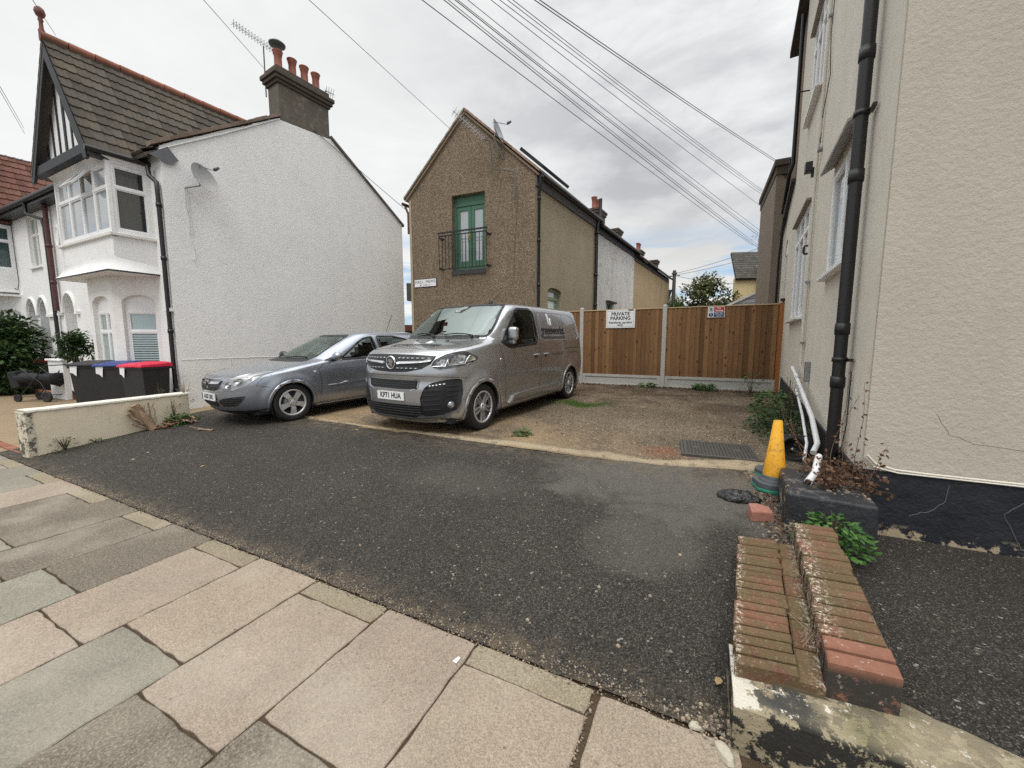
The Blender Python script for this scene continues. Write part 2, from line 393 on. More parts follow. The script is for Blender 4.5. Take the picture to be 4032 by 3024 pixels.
M_vanpaint = paint('quartz_grey_metallic_paint', (.47, .475, .49), .85, .27)
M_carpaint = paint('pale_blue_silver_metallic_paint', (.355, .38, .43), .8, .30)
def headlamp(name):
    m = Mat(name, (.30, .31, .32), .12, .6, .8, 1); m.bright(m.vor(26, 'Distance'), .35, 1.9); return m.done()
M_lamp = headlamp('headlamp_reflector')
M_lampclear = simple('headlamp_clear_lens', (.62, .63, .63), .1, .7, .9, 1)
M_lampdark = simple('headlamp_dark_housing', (.055, .057, .06), .15, .2, .8, 1)
def leafm(name, c, c2):
    m = Mat(name, c, .6, spec=.3); a = m.rattr(); n = nd(m.nt, 'ShaderNodeMix', data_type='RGBA'); n.inputs[6].default_value = c+(1,); n.inputs[7].default_value = c2+(1,); m.L(a, n.inputs[0]); m.col = n.outputs[2]
    m.b.inputs['Subsurface Weight'].default_value = 0
    t = nd(m.nt, 'ShaderNodeBsdfTranslucent'); m.done(); m.L(m.col, t.inputs[0]); x = nd(m.nt, 'ShaderNodeMixShader'); x.inputs[0].default_value = .25
    m.L(m.b.outputs[0], x.inputs[1]); m.L(t.outputs[0], x.inputs[2]); m.L(x.outputs[0], m.out.inputs[0]); return m.m
M_leaf = leafm('dark_green_leaf', (.018, .045, .014), (.060, .105, .028))
M_leafmid = leafm('mid_green_leaf', (.035, .085, .02), (.11, .19, .05))
M_leaftree = leafm('olive_tree_leaf', (.05, .065, .025), (.17, .18, .065))
M_leafbright = leafm('bright_green_leaf', (.035, .095, .022), (.10, .21, .05))
M_leafgrey = leafm('grey_green_leaf', (.05, .075, .035), (.16, .19, .11))
M_leafbrown = leafm('dead_brown_leaf', (.075, .038, .022), (.20, .115, .07))
M_leaffall = leafm('fallen_yellow_leaf', (.30, .14, .04), (.55, .42, .22))
M_grass = leafm('grass_blade', (.06, .13, .025), (.14, .24, .05))
M_wood = simple('bark', (.085, .06, .042), .9, n=20, b=.3)
M_deadwood = simple('dry_pale_wood', (.27, .185, .12), .9, n=18, b=.3)
M_drywood = simple('broken_red_brown_sticks', (.17, .085, .05), .9, n=18, b=.35)
def wood():
    m = Mat('treated_fence_board', (.205, .112, .055), .85, spec=.15); m.rnd(.66, 1.32)
    m.bright(m.noise(9, 5, .7, (3, 3, .25)), .5, 1.5); m.bright(m.noise(70, 3, .6, (1, 1, .05)), .88, 1.1)
    v = m.vor(4.6, 'Distance', stretch=(1.4, 1.4, .85)); m.mix(m.ramp(v, .19, .09, 0, .85), (.055, .024, .012))
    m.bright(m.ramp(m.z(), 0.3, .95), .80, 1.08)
    m.bump(m.noise(30, 4, .6, (2, 2, .1)), .2, .004); return m.done()
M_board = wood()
M_railpale = simple('pale_cut_timber', (.50, .37, .21), .8, n=12, b=.15)
M_postorange = simple('orange_timber_post', (.34, .13, .04), .75, n=14, b=.2)
def plinth():
    m = Mat('black_bitumen_paint', (.014, .015, .019), .42, spec=.4); m.bright(m.noise(3, 5), .6, 1.9)
    m.mix(m.ramp(m.noise(7, 6, .75, (1, 1, 1.6)), .655, .70, 0, .5), (.06, .058, .055))
    # flaked-off patches along the foot of the wall
    f = m.math('MULTIPLY', m.ramp(m.noise(5.5, 6, .7), .50, .53), m.ramp(m.z(), .16, .10)); m.mix(m.math('MULTIPLY', f, .9), (.42, .34, .23))
    m.bump(m.noise(16, 5, .7), .6, .02); m.rough(m.noise(6, 4), .32, .7); return m.done()
M_plinth = plinth()
def peel():
    m = Mat('peeling_black_on_concrete', (.33, .28, .19), .85, spec=.2); m.bright(m.noise(11, 6, .7), .55, 1.3)
    m.mix(m.ramp(m.noise(4, 4), .5, .68, 0, .55), (.13, .13, .05))
    f = m.math('MULTIPLY', m.ramp(m.noise(9, 7, .75), .475, .495), m.ramp(m.math('ADD', m.math('MULTIPLY', m.z(), 1.0), m.math('MULTIPLY', m.noise(3, 2), .06)), .245, .205)); m.mix(m.math('MULTIPLY', f, .95), (.016, .017, .018))
    g = m.math('MULTIPLY', m.ramp(m.noise(14, 6, .75), .47, .50), m.ramp(m.math('ABSOLUTE', m.math('SUBTRACT', m.xyz(0), .32)), .15, .07)); g = m.math('MULTIPLY', g, m.ramp(m.z(), .18, .20)); m.mix(m.math('MULTIPLY', g, .95), (.03, .035, .04))
    w = m.ramp(m.math('SUBTRACT', m.math('ADD', m.noise(20, 6, .75), m.ramp(m.xyz(0), .28, .20, 0, .22)), m.ramp(m.z(), .19, .15, 0, .4)), .60, .625); m.mix(m.math('MULTIPLY', w, .9), (.62, .58, .50))
    m.bump(m.noise(18, 6, .7), .8, .02); return m.done()
M_peel = peel()
M_lowwall = stucco('sun_bleached_cream_wall', (.80, .70, .53), .3, 12, .14, .05, ((.42, .34, .22), .25), .008)
M_coping = simple('flaking_white_coping', (.74, .70, .60), .8, n=9, b=.12)
def cone_m():
    m = Mat('scuffed_yellow_cone', (.74, .36, .015), .65); m.bright(m.noise(5, 5, .7), .65, 1.15)
    m.mix(m.ramp(m.noise(26, 7, .8), .52, .62, 0, .8), (.20, .12, .035)); return m.done()
M_cone = cone_m()
M_conebase = simple('grey_recycled_rubber', (.075, .085, .09), .75, n=14, b=.25)
M_conegreen = simple('green_base_rim', (.03, .23, .15), .6, n=14, b=.25)
M_iron = simple('cast_iron_cover', (.085, .078, .07), .6, .35, n=20, b=.3)
def bag_m():
    m = Mat('black_bin_liner', (.008, .008, .009), .22, spec=.7); m.bump(m.noise(22, 4, .6, dist=1.2), .9, .02); return m.done()
M_bag = bag_m()
M_strip = stucco('sandy_concrete_strip', (.40, .325, .22), .9, 22, .3, 0, ((.13, .095, .06), .9), .03)
M_earth = stucco('loose_soil', (.10, .068, .042), .9, 30, .3, 0, ((.05, .035, .02), .6), .03)
M_drive = stucco('buff_drive', (.29, .215, .135), .5, 40, .25, 0, ((.18, .12, .07), .5), .01)
M_pebbles = Mat('mixed_pebbles', (.23, .18, .13), .75); M_pebbles.rnd(.35, 1.7); M_pebbles = M_pebbles.done()
M_bindark = simple('dark_grey_bin_plastic', (.022, .023, .025), .5, n=9, b=.12)
M_lidblue = simple('navy_bin_lid', (.02, .045, .20), .45, n=9, b=.1)
M_lidred = simple('cerise_bin_lid', (.62, .018, .06), .45, n=9, b=.08)
M_lidblack = simple('black_bin_lid', (.014, .014, .016), .45)
M_fabric = simple('black_nylon', (.010, .011, .013), .8, n=20, b=.2)
M_interior = simple('dark_cabin_trim', (.022, .022, .024), .8, n=12, b=.15)
M_seat = simple('charcoal_seat_cloth', (.03, .03, .033), .9, n=30, b=.15)
M_plate = simple('white_number_plate', (.80, .80, .80), .35)
M_cable = simple('overhead_cable', (.10, .10, .105), .6)
M_greywall = simple('pale_grey_cladding', (.52, .53, .55), .6, n=5, b=.06)
M_polewood = simple('grey_timber_pole', (.09, .08, .07), .9, n=10, b=.2)
# ------------------------------------------------------------------ the setting
def struct(name, mb, m, **k):
    o = mb.build(name, m, **k); o['kind'] = 'structure'; return o
def sheet(name, mat, xs, ys, zf, edge=None, kind='structure'):
    mb = MB(); vs = []; fs = []
    for y in ys:
        for x in xs:
            xx, yy = (x, y) if edge is None else edge(x, y); vs.append((xx, yy, zf(xx, yy)))
    n = len(xs)
    for j in range(len(ys)-1):
        for i in range(n-1): fs.append((j*n+i, j*n+i+1, (j+1)*n+i+1, (j+1)*n+i))
    mb.add(vs, fs); o = mb.build(name, mat); o['kind'] = kind; return o
def lin(a, b, n): return [a+(b-a)*i/n for i in range(n+1)]
def nz(x, y, s=1., z=0.): return noise.noise(V((x*s, y*s, z)))
def wallx(y): return -7.79-(y-1.7)*math.tan(R(8.5))        # face of the cream boundary wall
def gz2(y): return gz(min(y, 13))
mb = MB()   # ground as one sheet: level next door on the left, rising on the plot
xs = [-400, -60, -8.55, -8.2, .9, 60, 400]; ys = [-300, -40, -1.2, 1.5, 4, 11, 13, 40, 500]
vs = []; fs = []
for y in ys:
    for x in xs: vs.append((x, y, (0 if x < -8.4 or (x > .5 and y < 3) else (-.05 if x > .5 and y < 5 else gz2(y)))-.035))
for j in range(len(ys)-1):
    for i in range(len(xs)-1): fs.append((j*7+i, j*7+i+1, (j+1)*7+i+1, (j+1)*7+i))
mb.add(vs, fs); struct('ground', mb, M_earth)
sheet('road', M_road, [-60, 60], [-9, -1.0], lambda x, y: -.028)
mb = MB(); mb.box((-60, -1.0, -.2), (60, -.86, .0)); struct('road_kerb', mb, M_concrete, bevel=.015)

# forecourt asphalt: gentle fall to the pavement, slightly uneven
def zas(x, y): return gz(y)+.007*nz(x, y, .9)+.002*nz(x, y, 4)+.006
def eas(x, y):
    t = (y-1.545)/(4.36-1.545)
    lo = 1.536+.014*nz(x, 3, 7)+.008*nz(x, 8, 25); hi = 4.34+.05*nz(x, 7, 1.4)+.02*nz(x, 2, 9)+max(0, x+.3)*.24
    return x, lo+(hi-lo)*t
sheet('asphalt_forecourt', M_asphalt, lin(-8.6, .70, 90), lin(1.545, 4.36, 34), zas, eas)
# gravel and earth behind it
def zdi(x, y): return gz(y)+.022*nz(x, y, .8)+.012*nz(x, y, 3.5)+.004
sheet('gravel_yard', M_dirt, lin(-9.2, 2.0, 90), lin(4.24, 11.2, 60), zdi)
# crumbling concrete strip between the two
mb = MB(); N = 130; vs = []; fs = []
for i in range(N+1):
    x = -6.6+i*7.26/N
    f = 4.285+.045*nz(x, 1, 1.3)+.02*nz(x, 4, 7)+max(0, x+.3)*.23-max(0, -x-4.2)*-.06; w = (.23 if x > -2.4 else .23-.075*(-x-2.4))+.05*nz(x, 9, 3)
    w = max(w*(1+.7*nz(x, 12, 1.1)), .03)
    for q, (t, h) in enumerate([(0, -.015), (.06, .022), (.5, .030), (.92, .020), (1.05, -.02)]):
        y = f+w*t; vs.append((x, y, gz(y)+h+.014*nz(x, y, 6)-.016*max(0, nz(x, 5, 1.7))))
for i in range(N):
    for q in range(4): fs.append((i*5+q, (i+1)*5+q, (i+1)*5+q+1, i*5+q+1))
mb.smooth = True; mb.add(vs, fs); struct('concrete_strip', mb, M_strip)

# pavement slabs, each a bevelled stone with its own tint
PINK = (.325, .262, .205); GRN = (.245, .228, .182); GRY = (.17, .145, .112); SAND = (.32, .265, .18); BEI = (.325, .265, .203); LG = (.285, .255, .21)
mb = MB(); cols = []
def slab_(x0, y0, x1, y1, c):
    g = random.uniform(.003, .006); j = random.uniform(.93, 1.06); h = random.uniform(-.002, .002); n0 = len(mb.f)
    x0 += g; y0 += g; x1 -= g; y1 -= g; P = []; q = .0022; Y_ = lambda: random.gauss(0, q)
    for (ax, ay, bx, by_) in ((x0, y0, x1, y0), (x1, y0, x1, y1), (x1, y1, x0, y1), (x0, y1, x0, y0)):
        m_ = max(3, int(math.hypot(bx-ax, by_-ay)/.055)); out = .010 if (ay > 1.5 and by_ > 1.5) else 1
        for k in range(m_):
            t = k/m_; r_ = (Y_(), Y_()); 
            if k == 0: ch = random.uniform(.002, .010); dx = ((x0+x1)/2-ax); dy = ((y0+y1)/2-ay); d_ = math.hypot(dx, dy); r_ = (dx/d_*ch, dy/d_*ch)
            elif random.random() < .06: r_ = ((.007 if abs(bx-ax) < .01 and ax < (x0+x1)/2 else (-.007 if abs(bx-ax) < .01 else 0)), (.007 if abs(by_-ay) < .01 and ay < (y0+y1)/2 else (-.007 if abs(by_-ay) < .01 else 0)))
            P.append((ax+(bx-ax)*t+r_[0], ay+(by_-ay)*t+r_[1]))
    mb.rv = 1.0 if c in (GRY,) else (.55 if c == SAND else .0)
    cxx, cyy = (x0+x1)/2, (y0+y1)/2; N_ = len(P); b = .005
    inner = [(cxx+(p[0]-cxx)*(1-2*b/(x1-x0)), cyy+(p[1]-cyy)*(1-2*b/(y1-y0))) for p in P]
    vs = [(p[0], p[1], -.05) for p in P]+[(p[0], p[1], h-.004) for p in P]+[(p[0], p[1], h) for p in inner]
    mb.add(vs, [(k, (k+1) % N_, N_+(k+1) % N_, N_+k) for k in range(N_)]+[(N_+k, N_+(k+1) % N_, 2*N_+(k+1) % N_, 2*N_+k) for k in range(N_)]+[tuple(range(2*N_, 3*N_))])
    cols.extend([tuple(v*j for v in c)]*(len(mb.f)-n0))
topc = [BEI, PINK, PINK, BEI, PINK, GRY, GRY, GRY, GRY, PINK, GRN, GRN, LG, GRN, LG]
lowc = [PINK, GRY, GRY, GRN, PINK, GRN, GRY, GRN, LG, GRY, GRN, GRY, GRN, LG, GRN]
bot = [PINK, GRY, PINK, GRY, GRN, PINK, GRY]
for k in range(-16, 34):
    x1 = -.35-.59*k; x0 = x1-.59; A = k % 2 == 1
    tc = topc[k % 15] if k >= 0 else random.choice(topc); lc = lowc[k % 15] if k >= 0 else random.choice(lowc)
    if k == -1: x1 = .20; x0 = -.345
    elif k < -1: x0 += .05; x1 += .05
    if k == -1: slab_(x0+.02, .70, x1, 1.53, BEI); slab_(x0, -.1, x1, .70, PINK)
    elif A: slab_(x0, .82, x1, 1.54, tc); slab_(x0, .06, x1, .82, lc); slab_(x0, -.86, x1, .06, random.choice(bot))
    else:
        slab_(x0, 1.405, x1, 1.54, SAND); slab_(x0, .66, x1, 1.405, tc); slab_(x0, -.10, x1, .66, lc); slab_(x0, -.86, x1, -.10, random.choice(bot))
pv = struct('pavement', mb, M_slab)
a = pv.data.attributes.new('scol', 'FLOAT_COLOR', 'FACE')
for i, c in enumerate(cols): a.data[i].color = c+(1,)
mb = MB(); mb.box((-60, -.86, -.04), (60, 1.56, -.012)); struct('pavement_joint_bed', mb, M_earth)

# buff drive of the white house, with a brick edging course, and its soil strip
sheet('neighbour_drive', M_drive, lin(-20.5, -8.0, 30), lin(1.56, 5.2, 10), lambda x, y: .0+.006*nz(x, y, 1.2), lambda x, y: (min(x, wallx(y)-.03), y))
mb = MB()
for i in range(56):
    mb.rv = random.random(); x = -8.25-i*.225; mb.box((x-.215, 1.66, -.03), (x, 1.76, .016))
struct('brick_edging', mb, M_brick)
# asphalt of the right-hand forecourt, held up by the concrete base
def zrf(x, y): return .185-(y-1.6)*.062+.004*nz(x, y, 2)
def erf(x, y):
    left = .66+(y-1.62)*.15; t = (x-.66)/(9-.66)
    lo = 1.57
    return left+(9-left)*t, (lo+(y-1.66)*(3.8-lo)/(3.8-1.66))
sheet('raised_forecourt', M_asphalt2, [.66+.06*i for i in range(30)]+[2.6, 4, 9], lin(1.66, 3.8, 20), zrf, erf)

# ------------------------------------------------------------------ loose pebbles, litter and leaves
def peb(mb, x, y, z, r):
    mb.rv = random.random(); n = 5; vs = []; a0 = random.random()*6; e = random.uniform(.6, 1)
    for k in range(n): a = a0+2*math.pi*k/n; vs.append((x+r*math.cos(a), y+r*e*math.sin(a), z))
    for k in range(n): a = a0+.3+2*math.pi*k/n; q = .72; vs.append((x+r*q*math.cos(a), y+r*q*e*math.sin(a), z+r*.6))
    vs.append((x, y, z+r*.78))
    mb.add(vs, [(k, (k+1) % n, n+(k+1) % n, n+k) for k in range(n)]+[(n+k, n+(k+1) % n, 2*n) for k in range(n)])
mb = MB()
def ztop(x, y):
    if y < 1.545: return 0.002
    return zas(x, y) if y < 4.33 else zdi(x, y)
for i in range(3200):      # grit along the pavement line
    x = random.uniform(-6.5, .15); y = 1.55+random.gauss(.012, .03); peb(mb, x, y, ztop(x, y), random.uniform(.002, .0055))
for i in range(1500):      # scattered over the asphalt
    x = random.uniform(-6.5, .15); y = 1.6+2.7*random.random()**1.1; peb(mb, x, y, zas(x, y), random.choice([.0015, .0015, .002, .002, .0025, .0035]))
for i in range(26):
    x = random.uniform(-4, .2); y = random.uniform(1.7, 4.4); peb(mb, x, y, zas(x, y), random.uniform(.008, .014))
for i in range(2600):      # on the gravel yard
    x = random.uniform(-3.2, 1.4); y = 4.6+random.random()**1.3*6.0; peb(mb, x, y, zdi(x, y)-.002, random.uniform(.005, .014))
for i in range(260):       # round the brick, the cone and the black block
    x = random.gauss(.56, .07); y = random.uniform(2.75, 3.9); 
    if x < .62: peb(mb, x, y, zas(x, y), random.uniform(.004, .013))
for i in range(120):       # by the end of the concrete base
    x = .12+random.gauss(0, .06); y = 1.56+random.gauss(0, .045); x = min(x, .165); peb(mb, x, y, ztop(x, y), random.uniform(.003, .010))
for i in range(160):       # in the wide joint
    y = random.uniform(.9, 1.54); peb(mb, -.35+random.gauss(0, .006)+.02*(1.54-y)*0, y, -.008, random.uniform(.003, .007))
o = mb.build('loose_pebbles', M_pebbles); o['kind'] = 'stuff'; o['label'] = 'loose pebbles and grit scattered over the forecourt'
# soil and litter gathered under the fence, at the corner and along the plinth
mb = MB()
for i in range(900):
    x = random.uniform(-3.3, 1.6); y = 10.93-abs(random.gauss(0, .22)); p = V((x, y, zdi(x, y)+.004)); mb.leaf(p, (random.uniform(-1, 1), random.uniform(-1, 1), random.uniform(0, .5)), .025, .045)
for i in range(260):
    x = random.uniform(-3, 1.3); y = random.uniform(5, 10.8); p = V((x, y, zdi(x, y)+.004)); mb.leaf(p, (random.uniform(-1, 1), random.uniform(-1, 1), random.uniform(0, .3)), .02, .04)
for i in range(240):
    x = random.gauss(.58, .05); y = random.uniform(2.85, 4.2); p = V((x, y, zas(x, y)+.006)); mb.leaf(p, (random.uniform(-1, 1), random.uniform(-1, 1), random.uniform(0, .6)), .018, .035)
o = mb.build('leaf_litter', M_leafbrown); o['kind'] = 'stuff'; o['label'] = 'brown leaf litter under the fence and along the walls'

def plant(name, label, x, y, z, r, h, n, lw, ll, mat, cat='weed', group=None, stems=6, sq=1., flat=0, sm=None, shell=.35):
    t = thing(name, label, cat, (x, y, z), 0, group)
    mb = MB(); st = MB()
    for i in range(stems):
        a = random.random()*6.28; q = r*random.random()*.8
        st.tube([(x, y, z-.01), (x+q*.5*math.cos(a), y+q*.5*math.sin(a)*sq, z+h*.5), (x+q*math.cos(a), y+q*math.sin(a)*sq, z+h*random.uniform(.7, 1))], [.006, .004, .002], 5)
    for i in range(n):
        a = random.random()*6.28; u = random.random()**shell; ph = random.random()
        px = x+r*u*math.cos(a)*math.sqrt(1-ph*ph*.8); py = y+r*u*math.sin(a)*sq*math.sqrt(1-ph*ph*.8); pz = z+.01+h*ph*random.uniform(.75, 1)
        pz = max(pz-.12*h*(1+nz(px*9, py*9, 1, pz*9)), z+.005)
        d = V((math.cos(a)+random.uniform(-.8, .8), math.sin(a)+random.uniform(-.8, .8), random.uniform(-.3, .5+flat)))
        mb.leaf((px, py, pz), d, lw*random.uniform(.6, 1.2), ll*random.uniform(.6, 1.25), (random.uniform(-.6, .6), random.uniform(-.6, .6), 1))
    mb.build('foliage', mat, t); st.build('stem', sm or M_wood, t); return t
def fallen(x, y, s, label, a=0, lift=.004):
    mb = MB(); z = ztop(x, y)+lift
    pts = [(-.5, 0), (-.2, .28), (.15, .3), (.5, .05), (.18, -.26), (-.2, -.25)]; c = math.cos(a); d = math.sin(a)
    vs = [(x+s*(u*c-v*d), y+s*(u*d+v*c), z+.12*s*abs(v)*4*random.uniform(.3, 1)) for u, v in pts]+[(x, y, z)]
    mb.rv = random.random(); mb.add(vs, [(i, (i+1) % 6, 6) for i in range(6)])
    o = mb.build('fallen_leaf', M_leaffall); return setp(o, label, 'leaf', 'fallen leaves on the ground')
# ------------------------------------------------------------------ cream building on the right
AZ = R(4.26); DS = (math.sin(AZ), math.cos(AZ)); C0 = V((1.15, 3.75, 0)); HT = 9.2
def rp(s, z, o=0):      # point on the side wall: s metres from the corner, height z, o metres proud (towards the yard)
    return V((C0.x+DS[0]*s-DS[1]*o, C0.y+DS[1]*s+DS[0]*o, z))
cb = thing('rendered_house', 'cream roughcast house with black plinth and white casement windows beside the yard', 'house', tuple(C0))
SF = frame(rp(0, 0), (-DS[0], -DS[1], 0), (0, 0, 1))   # looking at the side wall from the yard; x runs towards the street
def sx(s): return -s
holes = [rect(-7.0+1.55+0, 0, 0, 0)] if 0 else []
wins = [(.95, 2.20, 2.28, 3.42), (4.12, 5.82, 1.93, 3.72), (3.85, 5.15, 5.35, 6.80)]
mb = MB(); mb.plate(rect(-6.62, .0, -.035, HT), [rect(-b, c, -a, d) for a, b, c, d in wins], SF, .25)
mb.build('side_wall', M_creamside, cb)
mb = MB(); FF = frame(tuple(C0), (1, 0, 0), (0, 0, 1))
mb.plate(rect(0.0, .0, 9, HT), [], FF, .03, back=False); mb.build('front_wall', M_cream, cb)
mb = MB(); mb.box((-.02, -.022, -.35), (9, .0, .545), frame(tuple(C0), (1, 0, 0), (0, 1, 0)))
for k in range(12):
    s0 = k*.555; s1 = s0+.555; z0 = .50+.034*s0; z1 = .50+.034*s1
    a = [rp(s0, -.3, .022), rp(s1, -.3, .022), rp(s1, z1, .022), rp(s0, z0, .022), rp(s1, z1, -.002), rp(s0, z0, -.002)]
    mb.add(a, [(0, 3, 2, 1), (3, 5, 4, 2)])
mb.build('plinth', M_plinth, cb)
mb = MB()     # bell-cast bead over the plinth, dipping round the corner
mb.tube([(9, 3.722, .562), (1.5, 3.722, .562), (1.32, 3.722, .568), (1.21, 3.722, .60), (1.16, 3.722, .66)], .008, 8)
mb.tube([(9, 3.716, .548), (1.34, 3.716, .548), (1.2, 3.716, .575)], .006, 6)
mb.build('render_bead', M_creamside, cb)
def crack(mb, pts, r=.003):
    o = []
    for i in range(len(pts)-1):
        a, b = V(pts[i]), V(pts[i+1])
        for k in range(6): o.append(a.lerp(b, k/6)+V((0, 0, random.uniform(-.008, .008)))*(1 if k else 0))
    mb.tube(o+[V(pts[-1])], r, 4)
mb = MB(); crack(mb, [(1.52, 3.749, 1.0), (1.60, 3.749, .85), (1.75, 3.749, .80), (2.05, 3.749, .775), (2.5, 3.749, .72)], .0011)
mb.build('render_crack', simple('dark_crack', (.22, .19, .15), .9), cb)
mb = MB(); crack(mb, [(1.62, 3.727, .50), (1.61, 3.727, .38), (1.55, 3.727, .3), (1.43, 3.727, .235)], .0025); mb.build('plinth_crack', simple('pale_crack', (.12, .12, .12), .9), cb)
mb = MB(); crack(mb, [(2.02, 3.727, .47), (1.9, 3.727, .34), (1.96, 3.727, .2), (2.0, 3.727, .12)], .0025)
mb.build('plinth_crack', MATS['pale_crack'].m, cb)
mb = MB(); mb.plate([(0, HT), (9, HT), (9, HT+.2), (-.35, HT+.2), (-.35, HT+.05)], [], FF, 7.4); mb.build('roof', M_tile_dark, cb)
mb = MB()
for s0, s1 in [(0, 6.62)]: mb.plate([(-6.62, HT-.002), (0, HT-.002), (0, HT+.1), (-6.62, HT+.1)], [], frame(rp(0, 0, .3), (-DS[0], -DS[1], 0), (0, 0, 1)), .3)
mb.build('eaves_board', M_blacktimber, cb)
def casement(parent, M, w, h, lights, top=.0, fr=.055, gl=None, sill=.09, name='window', fmat=None, depth=.06, rec=.05, sillm=None, gaps=None):
    """window in the xy plane of M, opening from (0,0) to (w,h); lights = relative widths; top = height of the transom lights (0 = none)"""
    Mr = M @ Matrix.Translation((0, 0, -rec)); fm = fmat or M_upvc; gl = gl or M_glass
    tot = sum(lights); x = 0; holes = []; panes = []
    for i, q in enumerate(lights):
        a = x+fr*(1 if i == 0 else .55); x += w*q/tot; b = x-fr*(1 if i == len(lights)-1 else .55)
        if top:
            holes.append(rect(a, fr, b, h-top-fr*.5)); holes.append(rect(a, h-top+fr*.5, b, h-fr))
        else: holes.append(rect(a, fr, b, h-fr))
    mb = MB(); mb.plate(rect(0, 0, w, h), holes, Mr, depth); o = mb.build(name, fm, parent, bevel=.004, seg=1)
    s = MB()   # inner sash beads
    for p in holes:
        (x0, y0), (x1, y1) = p[0], p[2]; e = .022
        if x1-x0 > .12: s.plate(p, [rect(x0+e, y0+e, x1-e, y1-e)], Mr @ Matrix.Translation((0, 0, -.012)), .03, back=False)
    if s.v: s.build('sash', fm, o)
    g = MB()
    for p in holes: g.plate(p, [], Mr @ Matrix.Translation((0, 0, -.035)), .004, back=False)
    g.build('pane', gl, o)
    if sill:
        s = MB(); s.box((-.04, -.045, -rec-.02), (w+.04, -.001, sill), M); s.build('sill', sillm or M_upvc, o, bevel=.006)
    return o
for i, (a, b, c, d) in enumerate(wins):
    M = frame(rp(b, c, 0), (-DS[0], -DS[1], 0), (0, 0, 1))
    w = casement(cb, M, b-a, d-c, [1, 1.1, 1] if i else [1.1, 1], top=.36 if i else 0, gl=M_obscure, sill=.11 if 0 else .09, rec=.0 if i else -.01)
    h = MB()
    if i == 0:   # tilted timber hood over the near window
        h.plate([(0, .10), (.13, .02), (.135, .045), (0, .13)], [], frame(rp(b+.04, d+.03, 0), (-DS[1], DS[0], 0), (0, 0, 1)), b-a+.1)
        h.build('hood', simple('weathered_grey_hood', (.40, .39, .38), .7, n=8, b=.2), w, bevel=.004)
    else:
        h.box((-.06, d-c+.012, -.01), (b-a+.12, d-c+.045, .07), M); h.build('lintel_drip', simple('dirty_stone', (.30, .26, .21), .9, n=8, b=.2), w)
        if i == 2:
            k = MB(); k.tube([M @ V((.05, .55, .03)), M @ V((.05, .57, .2))], .012, 6); k.build('stay', M_black, w)
# open casement leaf on the near window
M = frame(rp(2.18, 2.32, .02), (-DS[1]*.35-DS[0]*.94, DS[0]*.35-DS[1]*.94, 0), (0, 0, 1))
# black soil pipe on the corner
dp = thing('drainpipe', 'thick black soil pipe running up the side of the cream house near its street corner', 'drainpipe', tuple(rp(.70, .3, .09)))
mb = MB(); mb.tube([rp(.62, .36, .085), rp(.62, 3, .085), rp(.62, 9.2, .085)], .047, 20); mb.build('pipe', M_black, dp)
for z in (1.15, 1.62, 2.9, 3.86, 5.4):
    mb = MB(); mb.lathe([(.047, -.05), (.054, -.05), (.055, 0), (.054, .05), (.047, .05)], 20, Matrix.Translation(rp(.62, z, .085)))
    mb.build('collar', M_black, dp)
for z in (1.35, 3.4):
    mb = MB(); mb.lathe([(.047, -.02), (.056, -.02), (.056, .02), (.047, .02)], 20, Matrix.Translation(rp(.62, z, .085))); mb.box((0, -.012, -.014), (.13, .012, .014), frame(rp(.62, z, .03), (-DS[0], -DS[1], 0), (0, 0, 1)) @ Matrix.Rotation(0, 4, 'X'))
    mb.build('bracket', M_black, dp)
# slim white waste pipe and a loose cable on the wall
wp = thing('waste_pipe', 'slim cream painted waste pipe running down the cream wall between its windows', 'pipe', tuple(rp(3.5, 1.4, .04)))
mb = MB(); mb.tube([rp(3.5, 1.15, .035), rp(3.5, 4.0, .035), rp(3.35, 4.5, .035), rp(3.3, 6.5, .035), rp(3.3, 9.1, .035)], .019, 10); mb.build('pipe', M_creamside, wp)
for z in (1.5, 2.4, 4.2, 5.9):
    mb = MB(); mb.box((-.05, -.015, 0), (.05, .015, .055), frame(rp(3.5 if z < 4 else 3.33, z, 0), (-DS[0], -DS[1], 0), (0, 0, 1))); mb.build('clip', M_galv, wp)
mb = MB(); mb.tube([rp(3.3, 9.0, .02), rp(3.0, 6.6, .02), rp(3.15, 5.6, .03), rp(3.0, 5.0, .02), rp(3.35, 4.6, .03), rp(3.4, 4.32, .02), rp(3.3, 4.3, .04), rp(3.36, 4.42, .02)], .006, 6)
setp(mb.build('loose_cable', M_cable), 'loose grey cable trailing down the upper cream wall to a coiled end', 'cable')
fl = thing('wall_light', 'small black floodlight fixed to the cream wall between the windows', 'light', tuple(rp(3.72, 4.1, .0)))
mb = MB(); mb.box((-.07, -.08, .06), (.07, .06, .15), frame(rp(3.7, 4.12, 0), (-DS[0], -DS[1], 0), (0, 0, 1))); mb.build('lamp_head', M_black, fl, bevel=.01)
mb = MB(); mb.box((-.03, -.13, 0), (.03, .0, .07), frame(rp(3.7, 4.1, 0), (-DS[0], -DS[1], 0), (0, 0, 1))); mb.build('bracket', M_black, fl)
mb = MB(); mb.tube([rp(3.75, 2.98, 0), rp(3.75, 2.98, .07), rp(3.75, 2.96, .08), rp(3.75, 2.88, .08), rp(3.75, 2.86, .07), rp(3.75, 2.86, 0)], .016, 8)
setp(mb.build('overflow_pipe', M_black), 'short black hooked overflow pipe end on the cream wall', 'pipe')

